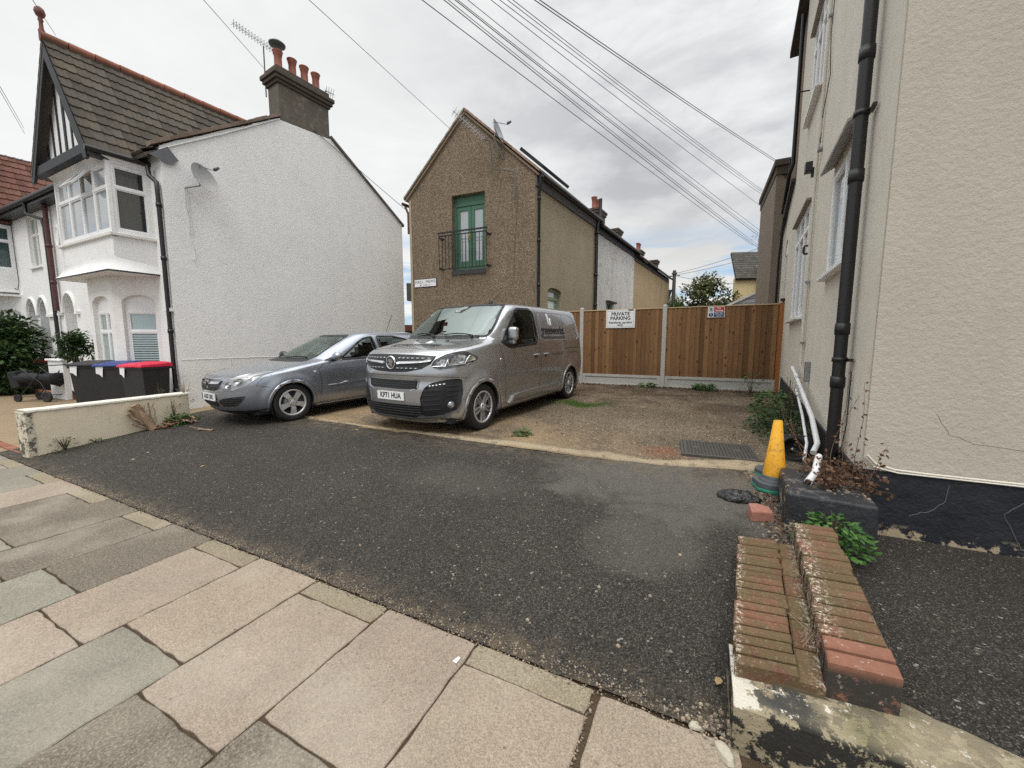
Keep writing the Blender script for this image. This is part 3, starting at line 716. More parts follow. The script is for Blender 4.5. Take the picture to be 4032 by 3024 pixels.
# pipes lying down the plinth behind the soil pipe
wh = thing('waste_drain', 'thick white plastic waste pipe sloping down the wall behind the black soil pipe', 'pipe', tuple(rp(3.6, .9, .1)))
mb = MB(); mb.tube([rp(3.95, 1.10, .09), rp(3.2, .98, .10), rp(1.6, .66, .11), rp(.95, .50, .14), rp(.80, .44, .19)], .026, 12); mb.build('pipe', M_pipe, wh)
mb = MB(); mb.lathe([(.026, -.04), (.032, -.04), (.032, .04), (.026, .04)], 14, frame(rp(3.2, .98, .10), (0, 0, 1), (1, 0, 0))); mb.build('collar', M_pipe, wh)
w2 = MB(); w2.tube([rp(3.0, .83, .12), rp(2.0, .62, .15), rp(1.2, .44, .19), rp(.9, .33, .24)], .015, 10)
setp(w2.build('thin_waste_drain', M_pipe), 'thin white waste pipe sloping just below the thick white one', 'pipe')
w3 = MB(); w3.tube([(.93, 3.98, .55), (.86, 3.74, .47), (.78, 3.55, .445)], .026, 14); w3.mi = 1; w3.tube([(.78, 3.551, .446), (.776, 3.542, .443)], .021, 14)
setp(w3.build('pipe_spout', [M_pipe, M_ink]), 'white pipe end discharging on top of the black block', 'pipe')
gc = MB(); gc.box((-.045, -.12, .0), (.045, .16, .06), frame(rp(2.85, 1.08, 0), (-DS[0], -DS[1], 0), (0, 0, 1)))
setp(gc.build('cable_cover', M_galv, bevel=.006), 'short grey cable cover upright on the cream wall above the white pipes', 'cable cover')
mb = MB(); mb.tube([rp(.5, 1.25, .02), rp(.5, .8, .02), rp(.52, .55, .04), rp(.6, .4, .06)], .004, 6)
setp(mb.build('thin_black_cable', M_black), 'thin black cable hanging beside the foot of the soil pipe', 'cable')

# black bitumen-painted block at the corner
mb = MB()
vs = [(.60, 3.29, .0), (1.12, 3.26, .0), (1.17, 3.95, .0), (.65, 3.98, .0), (.615, 3.305, .42), (1.115, 3.28, .41), (1.16, 3.93, .43), (.665, 3.96, .425)]
mb.add(vs, [(0, 3, 2, 1), (4, 5, 6, 7), (0, 1, 5, 4), (1, 2, 6, 5), (2, 3, 7, 6), (3, 0, 4, 7)])
def blockm():
    m = Mat('worn_black_painted_concrete', (.018, .019, .022), .5, spec=.4); m.bright(m.noise(4, 5), .6, 2.0)
    m.mix(m.math('MULTIPLY', m.ramp(m.noise(9, 6, .75), .52, .62), m.ramp(m.z(), .36, .42, .15, .9)), (.12, .115, .11))
    m.mix(m.math('MULTIPLY', m.ramp(m.noise(12, 6, .7), .55, .6), m.ramp(m.xyz(0), .70, .65)), (.36, .31, .22)); m.bump(m.noise(14, 6, .7), .7, .02); return m.done()
setp(mb.build('painted_block', blockm(), bevel=.02, seg=3), 'low black painted concrete block at the corner of the cream house', 'block')
mb = MB()
for i in range(90): x = random.uniform(.86, 1.10); y = random.uniform(3.4, 3.95); peb(mb, x, y, .418, random.uniform(.004, .014))
o = mb.build('soil_on_block', M_pebbles); o['kind'] = 'stuff'; o['label'] = 'crumbs of soil on the black block'
# dead climber over the pipes
dc = thing('dead_climber', 'dead brown climber tangled round the foot of the black soil pipe', 'dead plant', (1.02, 3.75, .42))
st = MB(); lf = MB()
def twig(p, d, L, r, n=8, wob=.35, leaves=4, mbx=None, droop=.0, ls=.03):
    pts = [V(p)]; d = V(d).normalized()
    for k in range(n):
        d = (d+V((random.uniform(-wob, wob), random.uniform(-wob, wob), random.uniform(-wob, wob)-droop))).normalized(); pts.append(pts[-1]+d*L/n)
    st.tube(pts, [r*(1-.7*i/n) for i in range(n+1)], 5, cap=False)
    for k in range(leaves):
        q = pts[random.randint(n//3, n)]; lf.leaf(q+V([random.gauss(0, .012) for _ in range(3)]), (random.uniform(-1, 1), random.uniform(-1, 1), random.uniform(-1, .3)), ls*random.uniform(.5, .9), ls*random.uniform(.7, 1.4))
    return pts
for i in range(70):
    twig((random.uniform(.86, 1.14), random.uniform(3.5, 3.95), .42), (random.uniform(-.5, .5), random.uniform(-.7, .3), random.uniform(.2, 1)), random.uniform(.10, .26), .0022, 7, .5, 13)
for i in range(14): twig((random.uniform(.95, 1.1), random.uniform(3.36, 3.5), .42), (random.uniform(-.3, .3), -.4, -.5), random.uniform(.08, .2), .0025, 6, .4, 6)
for (p, d, L) in [((1.0, 3.85, .42), (-.10, .55, .9), .95), ((1.02, 3.7, .42), (-.12, .25, 1), .95), ((1.06, 3.65, .42), (.0, -.1, 1), .8), ((1.1, 3.55, .42), (.35, -.2, .8), .38), ((.95, 4.0, .42), (-.2, .8, .5), .8), ((.93, 4.1, .4), (-.3, .6, .4), .6)]:
    twig(p, d, L, .003, 14, .12, 18, droop=-.01)
st.build('stem', simple('brown_dead_stem', (.12, .075, .05), .9, n=18, b=.3), dc); lf.build('foliage', M_leafbrown, dc)

# black square gully frame with a round opening, leaning among the weeds
gf = thing('drain_frame', 'black plastic square frame with a round opening lying by the weeds behind the cone', 'drain frame', (1.02, 5.15, .16))
GM = frame((.80, 4.98, .215), (1, .07, 0), (0, .35, .9))
mb = MB(); mb.plate(rect(0, 0, .34, .30), [[(.17+.12*math.cos(R(a)), .15+.12*math.sin(R(a))) for a in range(0, 360, 18)]], GM, .03); mb.build('frame', M_blackplastic, gf, bevel=.004)
mb = MB(); mb.lathe([(.135, 0), (.12, .012), (.105, 0), (.10, -.10), (.0, -.11)], 24, GM @ Matrix.Translation((.17, .15, 0))); mb.build('tub', M_darkrubber, gf)
mb = MB(); mb.lathe([(0, .01), (.02, .01), (.022, -.01)], 12, GM @ Matrix.Translation((.17, .15, -.08))); mb.build('hub', M_galv, gf)
for k in range(4):
    mb = MB(); mb.box((.118, -.006, -.012), (.17, .006, .006), GM @ Matrix.Translation((.17, .15, 0)) @ Matrix.Rotation(R(45+90*k), 4, 'Z')); mb.build('rib', M_blackplastic, gf)

# weeds on the right
plant('weed_clump', 'large clump of tangled green weeds against the black plinth behind the cone', 1.12, 6.6, gz(6.6), .50, .34, 1500, .035, .075, M_leaf, stems=18, sq=1.5, shell=.6)
plant('weed_clump', 'grey-green wiry weeds between the plinth and the black drain frame', 1.08, 5.62, gz(5.6), .33, .36, 1150, .014, .07, M_leafgrey, stems=24, sq=1.2, shell=.7)
plant('weed_clump', 'broad-leaved weeds at the foot of the orange fence post', 1.25, 8.3, gz(8.3), .42, .42, 500, .06, .10, M_leafmid, stems=8, sq=1.5)
plant('weed', 'small leafy weed in front of the right fence panel', .12, 10.75, gz(10.8), .26, .16, 120, .08, .12, M_leafmid)
plant('weed', 'low green weed at the foot of the middle fence panel', -1.22, 10.72, gz(10.7), .24, .16, 110, .06, .10, M_leafmid)
plant('weed', 'tall thin leafy weed against the right end of the gravel board', 1.05, 10.2, gz(10.2), .26, .62, 60, .045, .11, M_leafmid, stems=8)
plant('weed', 'bright green parsley-like weed growing between the black block and the brick tier', .84, 3.10, .16, .20, .23, 420, .034, .055, M_leafbright, stems=12, sq=.9)
plant('weed', 'small green rosette weed on the gravel near the van front wheel', -2.21, 4.87, gz(4.87), .13, .07, 70, .05, .08, M_leafmid)
plant('weed', 'leggy weed climbing beside the white pipes', *rp(2.7, 0, .22)[:2], .3, .14, .75, 70, .035, .10, M_leaf, stems=7)
mb = MB()
for i in range(2600):
    x = random.gauss(-2.12, .30); y = random.gauss(7.5, .13)+.16*math.sin(x*7); z = zdi(x, y)
    mb.leaf((x, y, z), (random.uniform(-.5, .5), random.uniform(-.5, .5), 1), .006, random.uniform(.02, .05))
o = mb.build('grass_patch', M_grass); o['kind'] = 'stuff'; o['label'] = 'small patch of green grass on the gravel beside the van'; 
# manhole cover
mh = thing('manhole_cover', 'rectangular cast iron manhole cover set in the gravel before the concrete strip', 'manhole cover', (.25, 5.3, gz(5.3)))
MM = frame((-.15, 4.75, gz(4.75)+.034), (1, .07, 0), (-.0, 1, .03))
mb = MB(); mb.plate(rect(0, 0, .79, .62), [rect(.03, .03, .76, .59)], MM, .06); mb.build('frame', M_iron, mh, bevel=.004)
mb = MB(); mb.plate(rect(.035, .035, .755, .585), [], MM @ Matrix.Translation((0, 0, -.004)), .02)
for i in range(19):
    for j in range(13):
        if (i in (2, 3, 14, 15)) and j in (6, 7): continue
        x = .07+i*.036; y = .065+j*.041; mb.box((x, y, -.004), (x+.02, y+.017, .003), MM)
mb.build('lid', M_iron, mh)
# ------------------------------------------------------------------ brick tiers on the concrete base
def grow(v, n): return v
cbm = MB()     # base: skewed block with lumpy top
top = []
N = 140
def jag(t): return 1.69+.05*noise.noise(V((t*9, 0, 0)))+.03*noise.noise(V((t*31, 2, 0)))
vs = []; fs = []
for i in range(N+1):
    t = i/N; x = .168+t*8.8; w = max(.13, .30-max(0, x-.55)*.30) if x > .5 else .30
    f = 1.515+.006*nz(x, 0, 9); b = f+w+.03*nz(x, 3, 12)
    for (y, z) in ((f-.0, -.06), (f-.004, .10), (f, .172+.006*nz(x, 1, 7)), (f+.028, .196+.004*nz(x, 1, 9)), (f+w*.5, .198+.006*nz(x, 5, 8)), (b, .196), (b+.02, .12), (b+.02, -.06)): vs.append((x, y, z))
for i in range(N):
    for q in range(7): fs.append((i*8+q, (i+1)*8+q, (i+1)*8+q+1, i*8+q+1))
fs.append(tuple(range(8))[::-1])
cbm.smooth = False; cbm.add(vs, fs)
setp(cbm.build('concrete_base', M_peel), 'concrete base with peeling black and white paint at the pavement end of the brick wall', 'concrete base')
def rowbox(mb, a, b, c, d, z0, z1, r=.006):
    """brick between left pts a (near) b (far) and right pts c (near) d (far)"""
    def P(p, z, ix, iy): return (p[0]+ix, p[1]+iy, z)
    base = [(a, 1, 1), (c, -1, 1), (d, -1, -1), (b, 1, -1)]
    vs = [P(p, z0, 0, 0) for p, _, _ in base]+[P(p, z1-r, 0, 0) for p, _, _ in base]+[P(p, z1, r*i, r*j) for p, i, j in base]
    mb.add(vs, [(0, 1, 5, 4), (1, 2, 6, 5), (2, 3, 7, 6), (3, 0, 4, 7), (4, 5, 9, 8), (5, 6, 10, 9), (6, 7, 11, 10), (7, 4, 8, 11), (8, 9, 10, 11)])
def lerp2(a, b, t): return (a[0]+(b[0]-a[0])*t, a[1]+(b[1]-a[1])*t)
bw = thing('brick_wall_stub', 'low two-tier mossy red brick wall stub dividing the forecourt from the house front', 'wall', (.42, 2.2, .0))
def tier(name, L0, L1, R0, R1, n, z0, z1, mat, jit=.008, first=None):
    mb = MB()
    for i in range(n):
        t0 = i/n; t1 = (i+1)/n-.19/n; mb.rv = random.random(); j = random.uniform(-jit, jit); dz = random.uniform(-.003, .003)
        a = lerp2(L0, L1, t0); b = lerp2(L0, L1, t1); c = lerp2(R0, R1, t0); d = lerp2(R0, R1, t1)
        rowbox(mb, (a[0]+j, a[1]), (b[0]+j, b[1]), (c[0]+j, c[1]), (d[0]+j, d[1]), z0, z1+dz)
    return mb.build(name, mat, bw)
tier('lower_tier', (.170, 1.63), (.275, 2.80), (.380, 1.66), (.490, 2.83), 19, .02, .262, M_brickmoss)
mb = MB()
for i in range(6):
    t0 = i/6; t1 = (i+1)/6-.01; mb.rv = random.random(); a = lerp2((.385, 1.66), (.495, 2.84), t0); b = lerp2((.385, 1.66), (.495, 2.84), t1)
    rowbox(mb, a, b, (a[0]+.085, a[1]+.003), (b[0]+.085, b[1]+.003), .02, .242)
mb.build('channel_bricks', M_brickmoss, bw)
tier('upper_tier', (.480, 1.83), (.590, 2.95), (.690, 1.85), (.795, 2.97), 15, .02, .352, M_brickmoss)
mb = MB()
for i in range(2):
    mb.rv = .3+.5*i; y = 1.672+i*.081; rowbox(mb, (.470+.008*i, y), (.477+.008*i, y+.067), (.683+.008*i, y+.02), (.690+.008*i, y+.087), .20, .345+.004*i, .006)

def capm():
    m = Mat('orange_brick_with_soot', (.235, .105, .066), .88); m.bright(m.noise(30, 6, .75), .6, 1.4); m.bright(m.noise(5, 4), .75, 1.2)
    m.mix(m.math('MULTIPLY', m.ramp(m.noise(16, 6, .75), .36, .46), m.ramp(m.z(), .335, .30)), (.035, .03, .026)); m.mix(m.ramp(m.noise(26, 6, .8), .60, .63, 0, .6), (.55, .48, .40)); m.bump(m.noise(45, 5, .7), .6, .006); return m.done()
mb.build('capping_brick', capm(), bw)
mb = MB(); vs = [(.172, 1.62, .0), (.80, 1.66, .0), (.90, 2.99, .0), (.28, 2.81, .0)]
mb.add([(x, y, -.02) for x, y, z in vs]+[(.176, 1.64, .215), (.47, 1.66, .205), (.60, 2.80, .205), (.28, 2.79, .215)], [(4, 5, 6, 7), (0, 4, 7, 3), (3, 7, 6, 2), (0, 1, 5, 4)])
mb.build('mortar_bed', simple('dark_mossy_mortar', (.10, .075, .045), .95, n=20, b=.35), bw)
mb = MB(); vs = [(.484, 1.68), (.686, 1.70), (.79, 2.96), (.594, 2.94)]
mb.add([(x, y, .0) for x, y in vs]+[(x, y, .33) for x, y in vs], [(4, 5, 6, 7), (0, 4, 7, 3), (3, 7, 6, 2), (2, 6, 5, 1), (0, 1, 5, 4)])
mb.build('mortar_core', simple('dirty_mortar', (.16, .13, .09), .95, n=20, b=.35), bw)
mb = MB()
for i in range(5): mb.tube([(.44+random.gauss(0, .02), 1.86+random.gauss(0, .04), .25), (.45+random.gauss(0, .03), 1.9+random.gauss(0, .04), .29), (.47+random.gauss(0, .03), 1.92+random.gauss(0, .05), .27)], .0015, 4)
setp(mb.build('dead_twigs', M_deadwood), 'thin dead twigs caught between the two brick tiers', 'twig')

# loose brick, bin liner, rubble
mb = MB(); M = Matrix.Translation((.465, 3.42, gz(3.42))) @ Matrix.Rotation(R(20), 4, 'Z')
vs = [(-.09, -.06, 0), (.09, -.055, 0), (.10, .05, 0), (-.07, .055, 0), (-.09, -.06, .08), (.075, -.05, .075), (.09, .045, .085), (-.06, .055, .105), (-.01, .03, .115)]
mb.add([M @ V(p) for p in vs], [(0, 3, 2, 1), (0, 1, 5, 4), (1, 2, 6, 5), (2, 3, 7, 6), (3, 0, 4, 7), (4, 5, 8), (5, 6, 8), (6, 7, 8), (7, 4, 8)]); mb.rv = .9
setp(mb.build('loose_brick', simple('pinkish_broken_brick', (.30, .135, .10), .9, n=40, b=.3), bevel=.008), 'broken pinkish red brick lying on the asphalt in front of the yellow cone', 'brick')
mb = MB(); n = 30; m = 12; vs = []; fs = []
for j in range(m+1):
    for i in range(n):
        a = 2*math.pi*i/n; q = j/m; rr = math.sin(q*math.pi/2); x = .17*rr*math.cos(a)*(1+.18*nz(math.cos(a), math.sin(a), 2.1)); y = .10*rr*math.sin(a)*(1+.25*nz(math.cos(a), math.sin(a), 2.7, 4))
        z = .05*math.cos(q*math.pi/2)**.7*(.6+.8*abs(nz(x, y, 9, 7)))+.05*abs(nz(x, y, 22))*(1-q)+.012*abs(nz(x, y, 45, 3)); x += .012*nz(x, y, 30, 8); vs.append((.35+x, 3.72+y, gz(3.72)+max(z, .002)*1.25+.006))
for j in range(m):
    for i in range(n): fs.append((j*n+i, (j+1)*n+i, (j+1)*n+(i+1) % n, j*n+(i+1) % n))
mb.add(vs, fs, True); setp(mb.build('bin_liner', M_bag), 'crumpled black plastic bag lying on the asphalt by the yellow cone', 'bag')
def chunk(x, y, s, label, mat, rz=0, h=.3):
    mb = MB(); M = Matrix.Translation((x, y, .0)) @ Matrix.Rotation(rz, 4, 'Z') @ Matrix.Rotation(R(8), 4, 'Y'); n = 9; vs = []
    for k in range(n): a = 2*math.pi*k/n; q = s*random.uniform(.75, 1.1); vs.append((q*math.cos(a), q*.55*math.sin(a), 0))
    t = [(v[0]*.85, v[1]*.85, s*h) for v in vs]
    mb.add([M @ V(p) for p in vs+t], [tuple(range(n, 2*n))]+[(k, (k+1) % n, n+(k+1) % n, n+k) for k in range(n)])
    return setp(mb.build('paving_fragment', mat, bevel=.004), label, 'rubble', 'broken concrete pieces by the base')
mfrag = simple('pale_ribbed_concrete', (.42, .38, .30), .9, n=24, b=.3)
chunk(.145, 1.475, .055, 'larger pale broken concrete piece lying against the end of the concrete base', mfrag, 2.0, .35)
chunk(.055, 1.545, .038, 'smaller pale broken concrete piece on the edge of the asphalt near the base', mfrag, .4)
for i in range(5): chunk(.03+random.random()*.11, 1.52+random.random()*.09, random.uniform(.010, .018), 'small brown stone among the rubble at the end of the base', M_strip, random.random()*3, .6)
mb = MB(); mb.rv = .5; mb.plate([(-.011, -.016), (.011, -.016), (.008, .017), (-.006, .019)], [], Matrix.Translation((-.975, 1.40, .004)) @ Matrix.Rotation(-.1, 4, 'Z'), .003)
setp(mb.build('paper_scrap', M_signwhite), 'tiny white scrap lying on the pavement by a slab corner', 'litter')
fallen(.135, 1.76, .05, 'orange leaf lying on the asphalt against the side of the brick wall', 1.2, .02)
for x, y, s, l in [(-4.6, 4.1, .06, 'yellow leaf on the asphalt between the car and the van'), (-1.65, 5.05, .07, 'pale leaf on the gravel right of the van wheel'), (-2.0, 7.9, .07, 'pale leaf beside the green grass patch'), (-6.3, 2.15, .06, 'curled yellow leaf on the asphalt near the cream wall'), (-6.45, 2.35, .05, 'yellowish leaf on the asphalt towards the stump'), (-5.15, 2.35, .05, 'small buff leaf in the middle of the left asphalt'), (.5, 5.7, .06, 'pale leaf on the gravel just right of the manhole cover'), (-1.0, 7.0, .06, 'white leaf alone on the open gravel')]:
    fallen(x, y, s, l, random.random()*6)

# traffic cones
def make_cone(label, x, y, rz=0, group='traffic cones beside the black block'):
    t = thing('traffic_cone', label, 'traffic cone', (x, y, gz(y)), rz, group); L = dict(local=True)
    mb = MB(); o = []
    for k in range(8):
        a = R(22.5+45*k); q = .178; o.append((max(-.15, min(.15, q*math.cos(a)*1.15)), max(-.15, min(.15, q*math.sin(a)*1.15))))
    mb.plate(o, [], Matrix.Translation((0, 0, .035)), .033); mb.build('rim', M_conegreen, t, bevel=.008, **L)
    mb = MB(); mb.plate([(a*.985, b*.985) for a, b in o], [], Matrix.Translation((0, 0, .082)), .046); mb.mi = 0
    mb.lathe([(.112, .082), (.106, .10), (.100, .105), (.094, .135), (.088, .138)], 28); mb.build('base', M_conebase, t, bevel=.008, **L)
    mb = MB(); mb.lathe([(.089, .13), (.033, .63), (.027, .63), (.028, .58), (.08, .14)], 32); mb.build('cone_body', M_cone, t, **L)
    return t
c1 = make_cone('yellow traffic cone with grey and green octagonal base standing by the black block', .64, 4.05, .2)
c2 = copy_tree(c1); c2.location = (.70, 4.44, gz(4.44)); c2.rotation_euler = (0, 0, .5); c2.scale = (1, 1, .74)
c2['label'] = 'shorter traffic cone almost hidden behind the yellow cone, its grey base showing'

# ------------------------------------------------------------------ cream boundary wall on the left
bwall = thing('boundary_wall', 'low cream rendered boundary wall with chipped white coping left of the silver car', 'wall', (-7.8, 1.66, 0))
a = R(-8.5); DW = (math.sin(a), math.cos(a)); WM = frame((-7.79, 1.66, 0), (-DW[0]*-1, DW[1], 0), (0, 0, 1))
def wq(s, z, o=0): return V((-7.79+DW[0]*s+DW[1]*o, 1.66+DW[1]*s-DW[0]*o, z))
mb = MB(); L_ = 1.93
mb.box((0, -.0, -.05), (L_, .2, .60), frame(wq(0, 0, -.0), (DW[0], DW[1], 0), (-DW[1], DW[0], 0)))
mb.build('render_face', M_lowwall, bwall, bevel=.012)
mb = MB(); n = 60; vs = []; fs = []
for i in range(n+1):
    s = -.01+i*(L_+.02)/n; e = .006*nz(s, 0, 12); z = .632+.004*nz(s, 3, 6)
    for o, zz in ((.012+e, .598+.008*nz(s, 5, 14)), (.014+e, z-.006), (.004, z), (-.205, z), (-.215, z-.02), (-.21, .595)): vs.append(wq(s, zz, o))
for i in range(n):
    for q in range(5): fs.append((i*6+q, i*6+q+1, (i+1)*6+q+1, (i+1)*6+q))
fs += [tuple(range(6)), tuple(n*6+q for q in range(6))[::-1]]
mb.add(vs, fs, True); mb.build('coping', M_coping, bwall)
def edgem():
    m = Mat('chipped_wall_end', (.62, .56, .44), .95); m.mix(m.ramp(m.noise(9, 6, .75), .50, .53), (.13, .115, .09)); m.bump(m.noise(16, 5, .7), .9, .03); return m.done()
mb = MB(); n = 14; vs = []; fs = []
for i in range(n+1):
    z = .0+.6*i/n; w = .035+.03*(1+nz(z, 1, 9)); vs += [wq(w, z, .006), wq(-.006, z, .006), wq(-.012, z, -.1), wq(-.006, z, -.2)]
for i in range(n):
    for q in range(3): fs.append((i*4+q, (i+1)*4+q, (i+1)*4+q+1, i*4+q+1))
mb.add(vs, fs); mb.build('worn_end', edgem(), bwall)
# cut stump and sticks against it
sp = wq(1.30, 0, .12)
stt = thing('shrub_stump', 'cut pale shrub stump leaning against the cream boundary wall', 'stump', (sp.x, sp.y, gz(sp.y)))
mb = MB()
def bentbranch(mb, p, q, r0, r1, w=.02, n=6):
    p, q = V(p), V(q); mb.tube([p.lerp(q, i/n)+V([random.gauss(0, w*.5) for _ in range(3)])*(1 if 0 < i < n else 0) for i in range(n+1)], [r0+(r1-r0)*i/n for i in range(n+1)], 8)
b0 = sp+V((0, 0, gz(sp.y)))
for (dx, s, z, r) in [(.0, -.20, .48, .050), (-.01, -.25, .43, .042), (.01, -.16, .49, .038), (0, -.28, .36, .026), (.02, -.12, .44, .028), (.02, -.02, .50, .012), (.02, .06, .50, .008), (.03, -.22, .26, .022), (.05, -.27, .2, .012)]:
    q = wq(1.30+s, z+gz(sp.y)*.5, .06+dx); bentbranch(mb, b0+V((random.gauss(0, .015), random.gauss(0, .015), 0)), q, r*1.1, r*.8)
bentbranch(mb, wq(1.16, .32, .08), wq(1.22, .52, .10), .009, .004); bentbranch(mb, wq(1.2, .38, .08), wq(1.34, .50, .12), .007, .003)
mb.build('trunk', M_deadwood, stt)
for i in range(26):
    c = wq(random.uniform(1.32, 1.78), 0, random.uniform(.08, .40)); an = random.uniform(-.5, .5)+(0 if random.random() < .7 else 1.2); L = random.uniform(.08, .30); zz = gz(c.y)+.02+random.random()*.07
    mb = MB(); bentbranch(mb, c+V((math.cos(an)*L/2, math.sin(an)*L/2, zz)), c+V((-math.cos(an)*L/2, -math.sin(an)*L/2, zz+random.uniform(-.02, .03))), random.uniform(.007, .018), random.uniform(.004, .012), .012)
    setp(mb.build('stick', M_drywood if i % 3 else M_deadwood), 'broken stick in the pile of sticks below the stump', 'stick', 'sticks piled below the stump')
mb = MB(); bentbranch(mb, (-7.05, 3.18, gz(3.2)+.03), (-6.78, 3.28, gz(3.2)+.03), .018, .014, .02); bentbranch(mb, (-6.95, 3.2, gz(3.2)+.03), (-7.12, 3.12, gz(3.2)+.07), .01, .006)
setp(mb.build('stick', M_deadwood), 'thick pale stick lying alone on the asphalt in front of the silver car', 'stick')
q = wq(1.62, 0, .17); plant('weed', 'green sprouting weed between the stump and the silver car against the cream wall', q.x, q.y, gz(q.y), .17, .20, 260, .04, .065, M_leafmid, stems=8)
q = wq(1.60, 0, .12); plant('weed', 'tall thin weed stems rising above the green weed by the cream wall', q.x, q.y, gz(q.y), .12, .46, 60, .025, .04, M_leaf, stems=8)
q = wq(1.86, 0, .10); plant('weed', 'low weeds at the far end of the cream wall beside the car bumper', q.x, q.y, gz(q.y), .14, .12, 90, .04, .06, M_leafmid)
q = wq(.30, 0, .06); plant('weed', 'wiry dark weed at the pavement end of the cream wall', q.x, q.y, gz(q.y), .20, .20, 150, .016, .04, M_leaf, stems=12, sq=.8)
q = wq(.62, 0, .05); plant('weed', 'tiny green weed halfway along the foot of the cream wall', q.x, q.y, gz(q.y), .10, .07, 50, .02, .04, M_leafmid)
q = wq(1.88, 0, -.02); plant('weed', 'dry brownish weed standing up behind the end of the cream wall', q.x, q.y, .45, .12, .42, 50, .02, .05, M_leafgrey, stems=8, sm=M_deadwood)
q = wq(1.72, 0, -.35); plant('weed', 'spindly dark weed in front of the white gable by the car', q.x, q.y, .40, .08, .42, 24, .03, .05, M_leaf, stems=4)

# ------------------------------------------------------------------ timber fence at the back of the yard
FY = 10.97
fe = thing('timber_fence', 'brown featheredge fence with concrete posts and gravel boards across the back of the yard', 'fence', (-.9, FY, gz(FY)))
ft = 2.40; gb = .62
def fpanel(x0, x1):
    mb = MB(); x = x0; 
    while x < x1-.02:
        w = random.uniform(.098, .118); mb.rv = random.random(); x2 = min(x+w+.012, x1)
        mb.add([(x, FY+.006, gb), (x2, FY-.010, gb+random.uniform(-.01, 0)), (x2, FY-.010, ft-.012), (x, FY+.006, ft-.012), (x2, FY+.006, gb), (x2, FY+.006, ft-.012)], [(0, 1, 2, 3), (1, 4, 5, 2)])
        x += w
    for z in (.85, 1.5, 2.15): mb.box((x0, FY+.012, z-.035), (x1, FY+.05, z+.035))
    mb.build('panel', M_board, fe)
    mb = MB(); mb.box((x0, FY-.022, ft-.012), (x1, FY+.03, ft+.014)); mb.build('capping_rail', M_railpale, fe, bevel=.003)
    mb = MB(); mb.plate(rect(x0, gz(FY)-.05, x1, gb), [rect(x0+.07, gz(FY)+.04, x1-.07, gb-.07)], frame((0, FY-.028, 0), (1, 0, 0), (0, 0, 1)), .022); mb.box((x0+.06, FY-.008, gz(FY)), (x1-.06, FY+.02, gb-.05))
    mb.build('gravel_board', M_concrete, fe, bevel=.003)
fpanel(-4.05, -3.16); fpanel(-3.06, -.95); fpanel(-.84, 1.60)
for x in (-3.11, -.895):
    mb = MB(); w = .052; zt = ft+.06
    mb.add([(x-w, FY-.06, .2), (x+w, FY-.06, .2), (x+w, FY+.05, .2), (x-w, FY+.05, .2), (x-w, FY-.06, zt), (x+w, FY-.06, zt), (x+w, FY+.05, zt), (x-w, FY+.05, zt), (x-.02, FY-.02, zt+.03), (x+.02, FY-.02, zt+.03), (x+.02, FY+.01, zt+.03), (x-.02, FY+.01, zt+.03)],
           [(0, 1, 5, 4), (1, 2, 6, 5), (2, 3, 7, 6), (3, 0, 4, 7), (4, 5, 9, 8), (5, 6, 10, 9), (6, 7, 11, 10), (7, 4, 8, 11), (8, 9, 10, 11)]); mb.build('post', M_concrete, fe, bevel=.006)
mb = MB(); mb.box((1.60, FY-.05, .2), (1.69, FY+.05, ft+.03)); setp(mb.build('end_post', M_postorange, fe, bevel=.004), 'orange timber end post')
fb = MB(); fb.box((1.60, FY-.08, ft+.05), (1.74, FY+.0, ft+.12)); fb.tube([(1.66, FY-.03, ft+.03), (1.66, FY-.03, ft+.06)], .012, 8)
setp(fb.build('fence_lamp', M_black, bevel=.006), 'small black lamp on top of the orange fence post', 'light')
def signboard(name, label, cat, x0, x1, z0, z1, y=FY-.028):
    t = thing(name, label, cat, ((x0+x1)/2, y, z0)); M = frame((x0, y, z0), (1, 0, 0), (0, 0, 1)); return t, M, x1-x0, z1-z0
t, M, w, h = signboard('parking_sign', 'white sign reading PRIVATE PARKING Residents parking only on the fence', 'sign', -2.42, -1.645, 1.905, 2.395)
mb = MB(); mb.plate(rect(0, 0, w, h), [], M, .01); mb.build('board', M_signwhite, t)
mb = MB(); mb.plate(rect(.03, .028, w-.03, h-.028), [rect(.035, .033, w-.035, h-.033)], M @ Matrix.Translation((0, 0, .0015)), .001)
setp(mb.build('border', simple('grey_sign_border', (.12, .12, .13), .6), t))
mb = MB(); M2 = M @ Matrix.Translation((w/2, 0, 0))
add_text(mb, 'PRIVATE', .128, M2, 0, .375, .003, bold=.0035, spacing=1.05); add_text(mb, 'PARKING', .128, M2, 0, .26, .003, bold=.0035, spacing=1.02); add_text(mb, 'Residents parking', .083, M2, 0, .145, .003, bold=.0018, spacing=1.05); add_text(mb, 'only', .083, M2, 0, .078, .003, bold=.0018, spacing=1.05)
mb.build('lettering', M_ink, t)
mb = MB(); mb.plate([(w-.20, h), (w-.15, h-.035), (w-.03, h-.03), (w-.06, h)], [], M @ Matrix.Translation((0, 0, .003)), .001); mb.build('torn_tape', M_lamp if 0 else M_blackplastic, t)
t, M, w, h = signboard('no_parking_sign', 'small red, white and blue No Parking Keep clear sign on the right fence panel', 'sign', .105, .475, 2.125, 2.385)
mb = MB(); mb.plate(rect(0, 0, w, h), [], M, .008); mb.build('board', M_signwhite, t)
T = Matrix.Translation
mb = MB(); mb.plate(rect(.135, .135, w-.012, h-.010), [], M @ T((0, 0, .0015)), .001); mb.build('red_panel', M_red, t)
